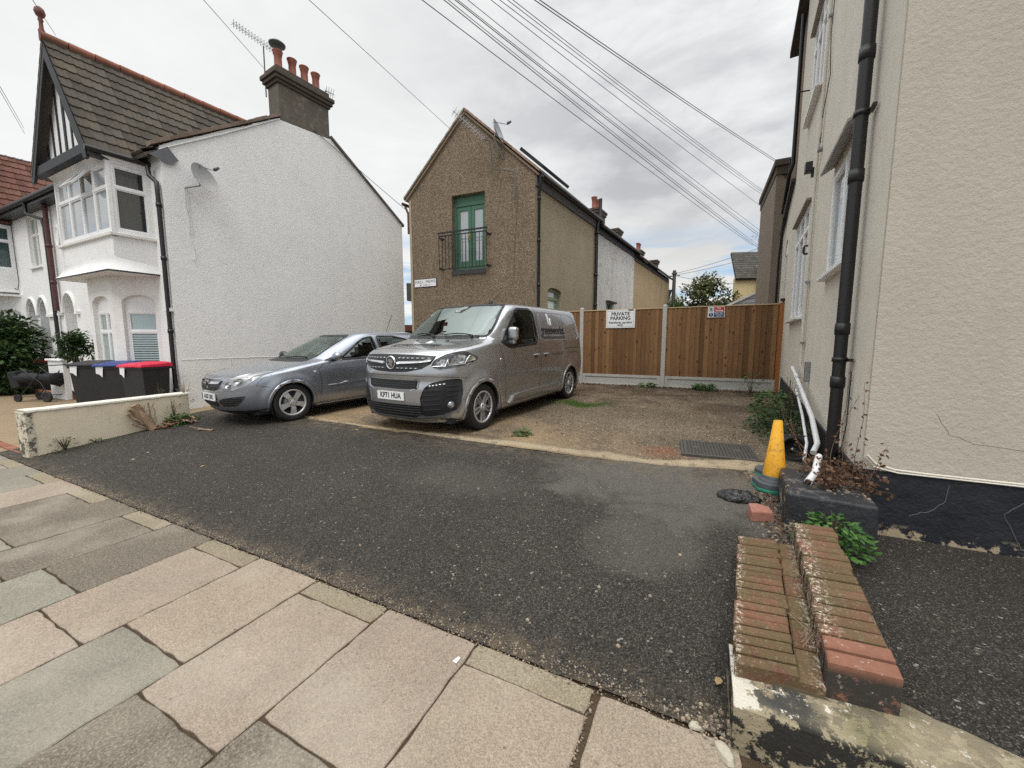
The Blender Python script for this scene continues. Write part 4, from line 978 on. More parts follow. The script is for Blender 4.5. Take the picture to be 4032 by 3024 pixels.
mb = MB(); mb.plate(rect(.135, .012, w-.012, .125), [], M @ T((0, 0, .0015)), .001); mb.plate(arc(.07, .066, .052, 0, 360, 24)[:-1], [], M @ T((0, 0, .0015)), .001); mb.build('blue_panel', M_blue, t)
mb = MB(); mb.plate(arc(.07, .192, .052, 0, 360, 24)[:-1], [arc(.07, .192, .046, 0, 360, 24)[:-1]], M @ T((0, 0, .0015)), .001)
add_text(mb, 'P', .085, M, .072, .19, .003, bold=.003); mb.plate([(.030, .225), (.037, .232), (.110, .158), (.103, .151)], [], M @ T((0, 0, .004)), .001); mb.build('no_parking_symbol', M_ink, t)
mb = MB(); add_text(mb, 'No', .055, M, .247, .222, .003, bold=.002); add_text(mb, 'Parking', .055, M, .247, .168, .003, bold=.002)
add_text(mb, 'Keep clear', .040, M, .247, .104, .003, bold=.001); add_text(mb, '24 hour access', .030, M, .247, .066, .003, bold=.0007); add_text(mb, 'required', .030, M, .247, .036, .003, bold=.0007); add_text(mb, '!', .10, M, .07, .066, .003, bold=.003)
mb.build('lettering', M_signwhite, t)
# ------------------------------------------------------------------ pebble-dashed mews house in the middle
G6 = R(6.4); DG = (math.sin(G6), math.cos(G6))
MC = V((-4.22, 10.08, 0)); MFd = (-.9987, -.05)
def mf(s, z, o=0): return V((MC.x+MFd[0]*s+(.05)*o, MC.y+MFd[1]*s-.9987*o, z))       # front wall, s from right corner
MFM = frame(mf(0, 0), (.9987, .05, 0), (0, 0, 1))     # x grows to the right corner; use negative s
M_vergetan = simple('verge_mortar_tan', (.25, .195, .14), .9, n=9, b=.2)
mh = thing('pebbledash_house', 'brown pebble-dashed gable house with green balcony doors behind the van', 'house', tuple(MC))
WL = 4.17; EV = 6.02; AP = 7.98; ac = 2.12
mb = MB(); mb.plate([(-WL, 0), (0, 0), (0, EV), (-ac, AP), (-WL, 5.92)], [rect(-2.62, 3.66, -1.52, 5.80)], MFM, .28); mb.build('front_wall', M_pebble, mh)
def ms(s, z, o=0): return V((MC.x+DG[0]*s+DG[1]*o, MC.y+DG[1]*s-DG[0]*o, z))      # side wall, o outward to the yard
SM = frame(ms(0, 0), (DG[0], DG[1], 0), (0, 0, 1))     # x along the wall away from the street, z faces the yard (to the right)
S1 = 4.62; S2 = 9.9; S3 = 18.2
mb = MB(); mb.plate(rect(.02, 0, S1, EV-.08), [arch_hole(.80, 1.72, 2.0, 3.02, .12)], SM, .2, back=False); mb.build('side_wall', M_greyrender, mh)
mb = MB(); mb.plate(rect(-WL+.02, 0, 0, 5.9), [], frame(mf(WL, 0), (-DG[0], -DG[1], 0), (0, 0, 1)) @ T((0, 0, 0)), .1, back=False); mb.build('far_wall', M_greyrender, mh)
casement(mh, SM @ T((.80, 2.0, 0)), .92, 1.12, [1], top=.30, fr=.07, gl=M_glass_blind, sill=0, fmat=M_greenpale, rec=.10)
def roofslab(parent, name, mat, A, B, C, D, th=.12, tile=None, rows=None, cols=None, lip=.022, wave=.012):
    """tiled roof plane A (eave start) B (eave end) C (ridge end) D (ridge start): real stepped, rolled tile courses"""
    A, B, C, D = map(V, (A, B, C, D)); n = (B-A).cross(D-A).normalized()
    if n.z < 0: n = -n
    W = (B-A).length; H = ((D-A).length+(C-B).length)/2; cw = .17; ch = .25
    rows = rows or max(2, round(H/ch)); cols = cols or max(2, round(W/cw)); k = 6; mb = MB()
    for j in range(rows):
        mb_rv = []
        v0 = j/rows; v1 = min(1, (j+1.12)/rows)
        for i in range(cols):
            mb.rv = random.random(); vs = []; 
            for q in range(k+1):
                u = (i+q/k)/cols; wv = wave*(.5+.5*math.cos(2*math.pi*q/k)); wv2 = wv+wave*.4*math.cos(4*math.pi*q/k)
                for v, e in ((v0, -.02), (v0, lip+wv2), (v1, wv2*1.0-.0)):
                    p = A.lerp(B, u).lerp(D.lerp(C, u), v)+n*e; vs.append(p)
            fs = []
            for q in range(k): a = q*3; fs += [(a, a+3, a+4, a+1), (a+1, a+4, a+5, a+2)]
            mb.add(vs, fs, False)
    mb.mi = 1; mb.rv = .5; e = n*-.03; f = n*(-.03-th)
    mb.add([A+e, B+e, C+e, D+e, A+f, B+f, C+f, D+f], [(0, 1, 2, 3), (7, 6, 5, 4), (0, 4, 5, 1), (1, 5, 6, 2), (2, 6, 7, 3), (3, 7, 4, 0)])
    return mb.build(name, [mat, tile or M_blacktimber], parent)
ov = -.10
def mr(sx_, z, d): # point: across the front s, height z, d back along the side direction
    p = mf(sx_, z); return V((p.x+DG[0]*d, p.y+DG[1]*d, z))
roofslab(mh, 'roof', M_tile_dark, mr(-.16, EV-.02, -.06), mr(-.16, EV-.02, S1), mr(ac, AP+.08, S1), mr(ac, AP+.08, -.06), .05, tile=M_vergetan)
roofslab(mh, 'roof', M_tile_dark, mr(WL+.12, 5.90, -.06), mr(WL+.12, 5.90, S1), mr(ac, AP+.08, S1), mr(ac, AP+.08, -.06), .05, tile=M_vergetan)
for a, b, c in [((-.14, EV+.0), (ac, AP+.06), 1), ((WL+.12, 5.90), (ac, AP+.06), 0)]:     # verge tiles seen edge-on
    mb = MB(); N = 17
    for i in range(N):
        mb.rv = random.random(); p, q = lerp2(a, b, i/N), lerp2(a, b, (i+.93)/N); P0 = mf(p[0], p[1], .10); P1 = mf(q[0], q[1], .10); Q0 = mr(p[0], p[1], .10); Q1 = mr(q[0], q[1], .10)
        up = V((0, 0, .075)); mb.add([P0, P1, Q1, Q0, P0+up, P1+up*.8, Q1+up*.8, Q0+up], [(0, 1, 5, 4), (4, 5, 6, 7), (0, 3, 2, 1), (1, 2, 6, 5), (0, 4, 7, 3)])
    mb.build('verge_tiles', tiles('verge_tile', (.30, .20, .15) if c else (.27, .23, .18), .4), mh)
mb = MB(); mb.tube([mr(-.24, EV-.10, -.05), mr(-.24, EV-.10, S1)], .055, 8); mb.build('gutter', M_black, mh)
mb = MB(); mb.box((0, EV-.32, .0), (S1, EV-.02, .05), SM); mb.build('eaves_board', M_galv if 0 else simple('dark_weathered_fascia', (.10, .095, .09), .8, n=8, b=.3), mh)
mb = MB(); mb.tube([mr(WL+.2, 5.80, -.05), mr(WL+.2, 5.80, 3)], .05, 8); mb.build('gutter', M_maroon, mh)
mb = MB(); mb.tube([mr(WL+.2, 5.78, .05), mr(WL+.12, 5.6, .05), mr(WL+.06, 5.5, .03), mr(WL+.06, 4.9, .03)], .035, 8); mb.build('gutter_outlet', M_maroon, mh)
# balcony doors
DM = MFM @ T((-2.62, 3.66, 0))
dr = MB(); dr.plate(rect(0, 0, 1.10, 2.14), [rect(.06, .05, 1.04, 1.86)], DM @ T((0, 0, -.16)), .07); dro = dr.build('door_frame', M_green, mh, bevel=.004)
for x0, x1 in ((.065, .545), (.555, 1.035)):
    d = MB(); d.plate(rect(x0, .055, x1, 1.855), [rect(x0+.10, .28, x1-.10, 1.74)], DM @ T((0, 0, -.185)), .05); do = d.build('door', M_green, mh, bevel=.004)
    g = MB(); g.plate(rect(x0+.10, .28, x1-.10, 1.74), [], DM @ T((0, 0, -.215)), .004); g.build('pane', M_glass_curtain, do)
    if x0 < .1: g = MB(); g.box((.49, .88, -.18), (.52, 1.08, -.165), DM); g.tube([DM @ V((.505, .98, -.17)), DM @ V((.505, .98, -.13)), DM @ V((.42, .98, -.13))], .008, 6); g.build('handle', simple('brass', (.5, .35, .1), .3, 1), do)
mb = MB()
for i in range(16): mb.rv = random.random(); mb.box((-.02+i*.072, -.14, -.10), (.046+i*.072, -.01, .035), DM)
mb.build('brick_sill', simple('dark_brick', (.055, .055, .058), .7, n=14, b=.3), mh)
bl = thing('balcony_railing', 'black metal Juliet balcony railing in front of the green doors', 'railing', tuple(mf(2.1, 3.62, .15)))
BM = MFM @ T((-2.97, 3.60, .20))
for y in (.06, 1.02, 1.10): mb = MB(); mb.box((0 if y < 1.1 else -.02, y, -.012), (1.60 if y < 1.1 else 1.62, y+(.03 if y < 1.1 else .045), .018), BM); mb.build('rail', M_black, bl)
mb = MB()
for i in range(15): x = i*1.585/14; mb.box((x, .06, -.005), (x+.015, 1.10 if i in (0, 14) else 1.04, .010), BM)
mb.build('bars', M_black, bl); mb = MB()
for x in (.0, 1.57):
    for y in (.1, .98): mb.box((x, y, -.20), (x+.03, y+.03, .0), BM); mb.box((x-.06, y-.005, -.19), (x+.08, y+.035, -.18), BM)
mb.build('bracket', M_black, bl)
t = thing('street_sign', 'white HALL MEWS street name sign on the pebble-dashed wall', 'sign', tuple(mf(3.75, 3.22, .01)))
NM = MFM @ T((-4.02, 3.225, .022)) @ Matrix.Rotation(R(.5), 4, 'Z'); mb = MB(); mb.plate(rect(0, 0, .82, .245), [], NM @ T((0, 0, -.002)), .02); mb.build('backing', M_blacktimber, t)
mb = MB(); mb.plate(rect(.012, .012, .808, .233), [], NM @ T((0, 0, .002)), .003); mb.build('board', M_signwhite, t)
mb = MB(); add_text(mb, 'HALL  MEWS', .125, NM, .41, .155, .0045, spacing=1.08); add_text(mb, 'NOS. 1-2', .068, NM, .47, .06, .0045)
mb.plate([(.20, .062), (.235, .085), (.235, .07), (.28, .07), (.28, .052), (.235, .052), (.235, .04)], [], NM @ T((0, 0, .0045)), .001); mb.build('lettering', M_ink, t)
# dishes and aerials
def dish(name, label, P, aim, size, arm, wallpt=None, mat=None, tilt=0):
    """oval dish whose bowl faces `aim` at P; mast to wallpt"""
    P = V(P); a = V(aim).normalized(); t = thing(name, label, 'satellite dish', tuple(P)); u = a.cross(V((0, 0, 1))).normalized()
    M = frame(P, u, u.cross(-a)); 
    if M.col[2].to_3d().dot(a) < 0: M = frame(P, -u, (-u).cross(-a))
    prof = [(size*q, .25*size*q*q) for q in (0, .2, .4, .6, .8, 1)]; mb = MB(); mb.lathe(prof+[(size*1.02, .25*size+.004)]+[(size*q, .25*size*q*q-.008) for q in (1, .6, 0)], 28, M); mb.build('reflector', mat or M_greywall, t)
    e = M @ V((0, -size*.2, size*1.25)); b = M @ V((0, -size*.95, .1*size)); mb = MB(); mb.tube([b-M.col[2].to_3d()*.05, b, e+V((0, 0, -.03))], .012, 6); mb.build('arm', M_galv, t)
    mb = MB(); mb.lathe([(0, 0), (.035, 0), (.035, .05), (.025, .12), (0, .12)], 12, frame(e, u, u.cross(a)) if 0 else M @ T((0, -size*.2, size*1.17))); mb.build('receiver', simple('grey_plastic', (.12, .12, .125), .5) if 'grey_plastic' not in MATS else MATS['grey_plastic'].m, t)
    if wallpt is not None:
        w = V(wallpt); mb = MB(); mb.tube([P-a*.03, P-a*.07+V((0, 0, -.12)), V((w.x, w.y, w.z))], .018, 8); mb.build('mast', M_galv, t)
    return t
def yagi(name, label, P, d, L, n, el=.14, mast=None):
    P = V(P); d = V(d).normalized(); t = thing(name, label, 'aerial', tuple(mast[0] if mast else P)); u = d.cross(V((0, 0, 1))).normalized(); w = u.cross(d)
    mb = MB(); mb.tube([P, P+d*L], .011, 6); mb.build('boom', M_galv, t)
    mb = MB()
    for i in range(n):
        c = P+d*(L*(i+.5)/n); mb.tube([c-w*el*.5-u*el*.3, c, c+w*el*.5+u*el*.3], .006, 4)
        mb.tube([c+w*el*.5-u*el*.3, c, c-w*el*.5+u*el*.3], .006, 4)
    mb.build('elements', M_galv, t)
    if mast: mb = MB(); mb.tube([V(p) for p in mast], .016, 8); mb.build('mast', M_cable, t)
    return t
dish('satellite_dish', 'grey satellite dish seen edge-on above the right verge of the pebble-dashed house', mf(1.02, 7.12, .28), (.93, .08, .3), .30, 0, wallpt=mf(.92, 6.55, .02), mat=M_galv)
yagi('tv_aerial', 'thin television aerial lying along the verge of the pebble-dashed house', mf(1.35, 6.98, .35), (-.62, -.45, .60), 1.05, 12, .22, [mf(.55, 5.4, .1), mf(.55, 6.1, .1), mf(.75, 6.18, .12), mf(1.18, 6.25, .14), mf(1.22, 6.95, .25), mf(1.35, 6.98, .35)])
mb = MB(); mb.tube([mf(.50, 5.6, .015), mf(.55, 4.8, .015), mf(.60, 4.0, .015), mf(.62, 3.4, .015)], .006, 5); setp(mb.build('wall_cable', M_cable), 'thin dark cable running down the pebble-dashed wall', 'cable')
def drain(label, pts, r, name='drainpipe', mat=None, cz=(), grp=None):
    t = thing(name, label, 'drainpipe', tuple(pts[-1])); mb = MB(); mb.tube(pts, r, 12); mb.build('pipe', mat or M_black, t)
    for c in cz: mb = MB(); mb.lathe([(r, -.04), (r*1.25, -.04), (r*1.25, .04), (r, .04)], 12, Matrix.Translation(c)); mb.build('collar', mat or M_black, t)
    return t
drain('black drainpipe at the right corner of the pebble-dashed house', [ms(.05, 5.95, .14), ms(.05, 5.7, .14), ms(.12, 5.55, .06), ms(.12, 0, .06)], .04, cz=[ms(.12, z, .06) for z in (5.4, 4.3, 3.1)])
drain('thick black soil pipe between the grey-brown and whitewashed walls', [ms(4.72, 6.75, .12), ms(4.72, 6.1, .12), ms(4.60, 5.85, .10), ms(4.52, 5.6, .08), ms(4.52, .3, .08)], .06, cz=[ms(4.52, z, .08) for z in (5.5, 4.0, 2.9)])
# whitewashed and tan terrace behind it
def terrace(name, label, s0, s1, mat, ev, holes=(), rm=M_tile_dark):
    t = thing(name, label, 'house', tuple(ms(s0, 0))); mb = MB(); mb.plate(rect(s0+.004, 0, s1, ev), holes, SM, .25, back=False); mb.build('side_wall', mat, t)
    mb = MB(); mb.plate([(0, 0), (WL, 0), (WL, ev), (ac, ev+1.75), (0, ev)], [], frame(ms(s1, 0, -WL), (.9987, .05, 0), (0, 0, 1)), .1); mb.build('end_wall', mat, t)
    roofslab(t, 'roof', rm, ms(s0, ev, .18), ms(s1+.1, ev, .18), ms(s1+.1, ev+1.9, -ac), ms(s0, ev+1.9, -ac), .05)
    roofslab(t, 'roof', rm, ms(s0, ev, -WL-.1), ms(s1+.1, ev, -WL-.1), ms(s1+.1, ev+1.9, -ac), ms(s0, ev+1.9, -ac), .05)
    mb = MB(); mb.tube([ms(s0, ev-.07, .24), ms(s1+.1, ev-.07, .24)], .055, 8); mb.build('gutter', M_black, t)
    mb = MB(); mb.box((s0, ev-.28, 0), (s1, ev-.01, .05), SM); mb.build('eaves_board', M_blacktimber, t); return t
t2 = terrace('whitewashed_house', 'terrace section with stained whitewashed side wall between the two brown walls', S1, S2, M_whitewash, 5.86, [rect(6.0, 2.0, 6.75, 3.12)])
casement(t2, SM @ T((6.0, 2.0, 0)), .75, 1.12, [1], fr=.08, gl=M_glass_blind, sill=0, fmat=M_green, rec=.10)
mb = MB(); mb.box((5.9, 3.13, .0), (6.95, 3.2, .14), SM); mb.build('lintel', M_blacktimber, t2)
t3 = terrace('tan_house', 'tan rendered terrace section at the far end of the pebble-dashed row', S2, S3, M_tan, 5.74)
mb = MB(); mb.box((S2+6.2, .0, -.02), (S2+6.35, 5.4, .03), SM); mb.build('dark_pilaster', M_greyrender, t3)
def pot(parent, p, r, h, mat=M_terracotta, name='chimney_pot'):
    mb = MB(); mb.lathe([(r*.86, 0), (r, .02), (r*.98, .06), (r*.84, .08), (r*.80, h*.72), (r*.84, h*.74), (r*.92, h*.80), (r*.98, h*.90), (r*1.12, h*.97), (r*1.12, h), (r*.8, h), (r*.75, h*.7)], 20, Matrix.Translation(p)); return mb.build(name, mat, parent)
def chimney(parent, c, dx, dy, z0, z1, pots, ang, mat=M_chimcap, ph=.5, pr=.13):
    M = Matrix.Translation(c) @ Matrix.Rotation(ang, 4, 'Z'); mb = MB(); mb.box((-dx, -dy, z0), (dx, dy, z1-.22), M); mb.box((-dx-.05, -dy-.05, z1-.22), (dx+.05, dy+.05, z1-.10), M); mb.box((-dx-.09, -dy-.09, z1-.10), (dx+.09, dy+.09, z1), M); o = mb.build('chimney', mat, parent, bevel=.01)
    for p in pots: pot(o, M @ V((p, 0, z1)), pr, ph)
    return o
chimney(t2, ms(8.8, 0, -1.6), .5, .3, 6, 7.72, (-.22, .2), -G6+R(90), ph=.58, pr=.13)
chimney(t3, ms(13.4, 0, -2.1), .42, .25, 6, 8.0, (), -G6+R(90))
chimney(t3, ms(17.0, 0, -1.7), .4, .25, 6, 7.45, (-.15, .15), -G6+R(90), ph=.5, pr=.12)
chimney(t3, ms(S3+.1, 0, -1.0), .3, .25, 6, 7.0, (), -G6+R(90))
# skylight upstand on the pebble-dashed roof
mb = MB(); P = ms(.45, 6.33, -.05); Q = ms(2.2, 6.33, -.05); U = (mr(ac, AP+.08, 0)-mr(-.16, EV, 0)).normalized(); n = U.cross(V((DG[0], DG[1], 0))).normalized(); n = n if n.z > 0 else -n
mb.add([P, Q, Q+U*.9, P+U*.9, P+n*.09, Q+n*.09, Q+U*.9+n*.09, P+U*.9+n*.09], [(0, 1, 5, 4), (1, 2, 6, 5), (2, 3, 7, 6), (3, 0, 4, 7), (4, 5, 6, 7)]); mb.build('skylight', M_black, mh)

# ------------------------------------------------------------------ brick building beyond the cream house
bb = thing('brick_building', 'old brown brick building with lower white painted annexe beyond the cream house', 'house', tuple(rp(6.7, .3, 0)))
def rq(s, z, o=0): return rp(s, z, o)
RSM = frame(rp(0, 0), (-DS[0], -DS[1], 0), (0, 0, 1))
mb = MB(); mb.plate([(-8.6, 0), (-6.63, 0), (-6.63, 8.6), (-8.6, 8.6)], [], RSM @ T((0, 0, -.04)), 3); mb.build('brick_wall', M_farbrick, bb)
mb = MB(); mb.plate([(-8.9, 0), (-6.62, 0), (-6.62, 4.9), (-8.9, 4.3)], [[(-8.1, .4), (-7.3, .4), (-7.3, 3.6), (-7.45, 3.85), (-7.7, 3.95), (-7.95, 3.85), (-8.1, 3.6)]], RSM @ T((0, 0, .0)), .04); mb.build('painted_wall', M_creamside, bb)
mb = MB(); mb.plate(rect(-8.1, .4, -7.3, 3.95), [rect(-8.02, .5, -7.72, 3.6), rect(-7.68, .5, -7.38, 3.6)], RSM @ T((0, 0, -.02)), .02); mb.build('window', M_upvc, bb)
mb = MB(); mb.tube([rp(6.66, 4.95, .05), rp(8.9, 4.35, .05)], .045, 8); mb.tube([rp(7.0, 8.4, .05), rp(7.0, 5.4, .05), rp(7.05, 5.2, .1), rp(8.2, 4.7, .1)], .04, 8); mb.tube([rp(7.2, 5.6, .07), rp(8.8, 3.7, .07), rp(8.8, .4, .07)], .03, 8); mb.build('pipework', M_black, bb)
mb = MB(); mb.plate([(-8.7, 8.55), (-6.6, 8.55), (-6.6, 8.7), (-8.7, 8.7)], [], RSM @ T((0, 0, .15)), 3.3); mb.build('roof', M_tile_dark, bb)
b2 = thing('rear_wing', 'tall narrow stained brick rear wing rising behind the right end of the fence', 'house', tuple(rp(10, .3, 0)))
WM_ = frame((1.70, 13.5, 0), (1, 0, 0), (0, 0, 1))
mb = MB(); mb.plate(rect(0, 0, 2.2, 6.35), [], WM_, 3.2); mb.build('brick_wall', M_farbrick, b2)
mb = MB(); mb.plate([(-.03, 0), (.20, 0), (.22, 3.2), (.20, 6.0), (-.03, 6.35)], [], WM_ @ T((0, 0, .03)), 3.25); mb.build('render_patch', M_brownrender, b2)
mb = MB(); mb.box((-.10, 6.38, -3.3), (2.2, 6.56, .12), WM_); mb.box((-.05, 6.15, -3.3), (2.2, 6.38, .07), WM_); mb.build('parapet', M_chimcap, b2, bevel=.02)
# yellow house far behind, with its lean-to
yh = thing('yellow_house', 'far pale yellow house with dark tiled roof behind the right end of the fence', 'house', (3.4, 28.5, .3))
YM = frame((1.72, 28.3, 0), (1, .35, 0), (0, 0, 1))
mb = MB(); mb.plate(rect(0, 0, 6, 5.5), [], YM, .3); mb.build('wall', M_yellowrender, yh)
roofslab(yh, 'roof', M_tile_dark, YM @ V((-.08, 5.45, .25)), YM @ V((6, 5.45, .25)), YM @ V((6, 7.5, -2.0)), YM @ V((.45, 7.5, -2.0)), .1)
mb = MB(); mb.plate([(0, 0), (4.4, 0), (4.4, 5.5), (2.2, 7.4), (0, 5.5)], [], frame((1.74, 28.3, 0), (.12, .99, 0), (0, 0, 1)), .1); mb.build('gable_wall', M_yellowrender, yh)
mb = MB(); mb.box((1.35, 4.3, .0), (2.6, 6.2, 1.0), YM); mb.build('dormer', M_upvc, yh, bevel=.02)
mb = MB(); mb.plate([(1.15, 6.2), (2.0, 6.75), (2.8, 6.2)], [], YM @ T((0, 0, 1.15)), 1.2); mb.build('dormer_roof', M_upvc, yh)
mb = MB(); mb.box((1.5, 4.7, .995), (1.95, 6.0, 1.01), YM); mb.box((2.05, 4.7, .995), (2.5, 6.0, 1.01), YM); mb.build('dormer_window', M_obscure, yh)
an_ = V((3.5, 27.5, 7.0)); yagi('roof_aerial', 'small aerial on the ridge of the far yellow house', (3.3, 28.8, 7.9), (-.8, -.2, .1), .9, 5, .4, [(2.9, 29.3, 7.0), (2.9, 29.3, 8.0)])
lt = thing('lean_to_extension', 'pale grey clad lean-to with a sloping roof line just above the fence', 'extension', (1.6, 18, .3))
LM = frame((.70, 18.2, 0), (1, 0.08, 0), (0, 0, 1)); mb = MB(); N = 12
for i in range(N):
    z = 1.9+i*.17; w0 = max(0, (z-2.95)/.95*2.0)
    if z > 3.85: break
    w0b = max(0, (z+.165-2.95)/.95*2.0)
    mb.add([LM @ V(p) for p in [(w0, z, .02), (2.3, z, .02), (2.3, z+.165, .0), (min(w0b, 2.25), z+.165, .0)]], [(0, 1, 2, 3)])
mb.plate([(0, 0), (2.3, 0), (2.3, 4.0), (2.05, 3.92), (0, 2.93)], [], LM @ T((0, 0, -.005)), 3.0); mb.build('cladding', M_greywall, lt)
mb = MB(); mb.plate([(-.12, 2.90), (-.08, 2.84), (2.35, 4.0), (2.35, 4.1)], [], LM @ T((0, 0, .08)), 3.2); mb.build('roof_edge', M_upvc, lt)
# telegraph pole, small far gable and the tree
tp = thing('telegraph_pole', 'grey timber telegraph pole left of the far tree', 'pole', (-1.9, 28.6, .3))
mb = MB(); mb.tube([(-1.85, 28.6, .2), (-1.85, 28.6, 6.3)], [.15, .11], 10); mb.build('shaft', M_polewood, tp)
mb = MB(); mb.tube([(-1.85, 28.6, 6.05), (-1.85, 28.6, 6.15)], .17, 8); mb.tube([(-2.2, 28.6, 5.95), (-1.5, 28.6, 5.95)], .03, 6); mb.build('crossarm', M_polewood, tp)
sg = thing('distant_house', 'small distant white gable with dark roof at the end of the tan terrace', 'house', (-2.2, 31, .3))
mb = MB(); mb.plate([(0, 0), (1.6, 0), (1.6, 4.0), (.9, 5.05), (0, 3.9)], [], frame((-2.75, 29.6, 0), (1, 0, 0), (0, 0, 1)), 2.5); mb.build('wall', M_white2, sg)
mb = MB(); mb.plate([(-.9, 3.4), (.45, 3.4), (.95, 5.15), (-.4, 5.2)], [], frame((-2.95, 29.4, 0), (1, 0, 0), (0, 0, 1)), .12); mb.build('roof', M_tile_dark, sg)
def tree(name, label, c, r, h0, h1, n, lw, mat, cat='tree', trunk=.12, blobs=14, squash=1., lobe=.42):
    t = thing(name, label, cat, (c[0], c[1], c[2])); tm = MB(); lm = MB(); cx, cy, cz = c
    zc = cz+(h0+h1)/2; rz_ = (h1-h0)/2; cent = []
    for i in range(blobs):
        a = random.random()*6.28; u = random.random()**.5*.72; ph = random.uniform(-.85, .9); cent.append(V((cx+r*u*math.cos(a)*math.sqrt(1-ph*ph), cy+r*u*math.sin(a)*math.sqrt(1-ph*ph)*squash, zc+rz_*ph*.8)))
    if trunk:
        tm.tube([(cx, cy, cz-.05), (cx+.03*r, cy, cz+h0*.6), (cx, cy, zc)], [trunk, trunk*.7, trunk*.4], 8)
        for q in cent: tm.tube([(cx, cy, cz+h0*.7), V((cx, cy, cz+h0)).lerp(q, .5)+V((0, 0, .05*r)), q], [trunk*.45, trunk*.25, trunk*.08], 5)
        tm.build('trunk', M_wood, t)
    for i in range(n):
        q = random.choice(cent); rr = r*lobe*random.uniform(.3, 1.05); d = V((random.gauss(0, 1), random.gauss(0, 1), random.gauss(0, .75))).normalized(); p = q+d*rr
        if p.z < cz+h0*.55: continue
        lm.leaf(p, d+V((random.uniform(-.8, .8), random.uniform(-.8, .8), random.uniform(-.9, .5))), lw*random.uniform(.6, 1.2), lw*random.uniform(1.3, 2.6), (random.uniform(-.7, .7), random.uniform(-.7, .7), 1))
    lm.build('crown', mat, t); return t
tree('broadleaf_tree', 'olive green broadleaf tree beyond the fence right of the telegraph pole', (.15, 28.6, .3), 2.15, 1.5, 5.7, 5200, .13, M_leaftree, blobs=26, lobe=.30)
tree('garden_bush', 'low green bush beyond the fence at the foot of the telegraph pole', (-1.5, 27.8, .3), .7, 2.6, 4.3, 500, .10, M_leafmid, blobs=8)
plant('climbing_sprig', 'dark leafy sprig in front of the far white dormer', 3.0, 21.5, 4.15, .35, .8, 90, .09, .14, M_leaf, stems=5)
# glimpse between the white gable and the pebble-dashed house
gh = thing('backland_house', 'distant white rendered house with brown hipped roof glimpsed through the narrow gap', 'house', (-13, 18.5, .2))
def gp(x, y, z): return V((x, y, z))
GM2 = frame((-16.5, 19.5, 0), (.9, .44, 0), (0, 0, 1))
mb = MB(); mb.plate(rect(0, 0, 2.5, 4.3), [rect(.9, 1.2, 1.9, 2.0)], GM2, .3); mb.build('wall', M_white2, gh)
mb = MB(); mb.plate([(-.5, 4.2), (5.5, 3.3), (5.5, 5.35), (-.5, 5.3)], [], GM2 @ T((0, 0, -.6)), .3); mb.build('roof', M_tile_dark, gh)
mb = MB(); mb.plate([(.9, 4.75), (2.2, 3.4), (5.5, 3.4), (5.5, 4.6)], [], GM2 @ T((0, 0, .5)), .2); mb.build('porch_roof', M_tile_red, gh)
tree('conifer', 'dark narrow conifer glimpsed through the gap beside the pebble-dashed wall', (-12.6, 16.6, .2), .55, 1.6, 4.2, 900, .07, M_leaf, blobs=14, trunk=.06, squash=1)
mb = MB(); mb.plate(rect(0, 0, 3.5, 2.35), [], frame((-12.9, 14.6, 0), (.9, .44, 0), (0, 0, 1)), .06); setp(mb.build('red_brown_shed', simple('red_brown_stain', (.13, .04, .025), .8, n=8, b=.3)), 'dark red-brown timber shed side glimpsed through the narrow gap', 'shed')
mb = MB(); FG = frame((-11.7, 12.6, 0), (.9, .44, 0), (0, 0, 1)); hs = []
for i in range(8):
    for j in range(8): hs.append(rect(.06+i*.28, .1+j*.23, .27+i*.28, .28+j*.23))
mb.plate(rect(0, 0, 2.4, 2.0), hs, FG, .04); setp(mb.build('trellis_gate', M_blacktimber), 'dark trellis gate in the narrow gap beside the pebble-dashed house', 'gate')
# ------------------------------------------------------------------ white half-timbered house on the left
WC = V((-10.4, 4.47, 0))
def wg(s, z, o=0): return V((WC.x+DG[0]*s+DG[1]*o, WC.y+DG[1]*s-DG[0]*o, z))
WGM = frame(wg(0, 0), (DG[0], DG[1], 0), (0, 0, 1))
M_vgrey = simple('verge_mortar_grey', (.13, .11, .09), .9, n=9, b=.2)
wh_ = thing('half_timbered_house', 'white house with black and white half-timbered gable, square bay and roughcast side wall', 'house', tuple(WC))
mb = MB(); o_ = [(0, -.1), (6.56, -.1), (6.56, 5.63)]
N = 9
for i in range(1, N): t = i/N; o_.append((6.56+(3.95-6.56)*t, 5.63+(7.38-5.63)*t+.012*math.sin(i*2.3)))
o_ += [(3.95, 7.38), (3.2, 7.37), (2.53, 7.30)]
for i in range(1, N): t = i/N; o_.append((2.53*(1-t), 7.30+(5.62-7.30)*t+.012*math.sin(i*1.7)))
o_ += [(0, 5.60)]
mb.plate(o_, [], WGM, .2); mb.build('gable_wall', M_white, wh_)
mb = MB()      # scored bands and an air brick low on the gable
mb.tube([wg(.05, 1.12, .004), wg(1.2, 1.13, .006), wg(3.1, 1.13, .004)], .006, 5); mb.tube([wg(1.0, 1.15, .004), wg(1.0, 1.13, .006), wg(1.0, .5, .004)], .004, 5); mb.build('render_seam', M_white, wh_)
FW = frame((-10.4, 4.47, 0), (1, 0, 0), (0, 0, 1))
mb = MB(); mb.plate(rect(-6.45, -.1, -.02, 5.6), [arch_hole(-6.02, -5.22, 1.15, 2.35, .48)], FW, .30, back=False); mb.build('front_wall', M_white2, wh_)
mb = MB(); mb.plate(rect(-6.2, -.1, -5.0, 3.1), [], FW @ T((0, 0, -.5)), .05); mb.build('porch_back', M_whitebrick, wh_)
mb = MB(); a = arch_hole(-6.02, -5.22, 1.15, 2.35, .48); b_ = arch_hole(-6.14, -5.10, 1.15, 2.35, .60)
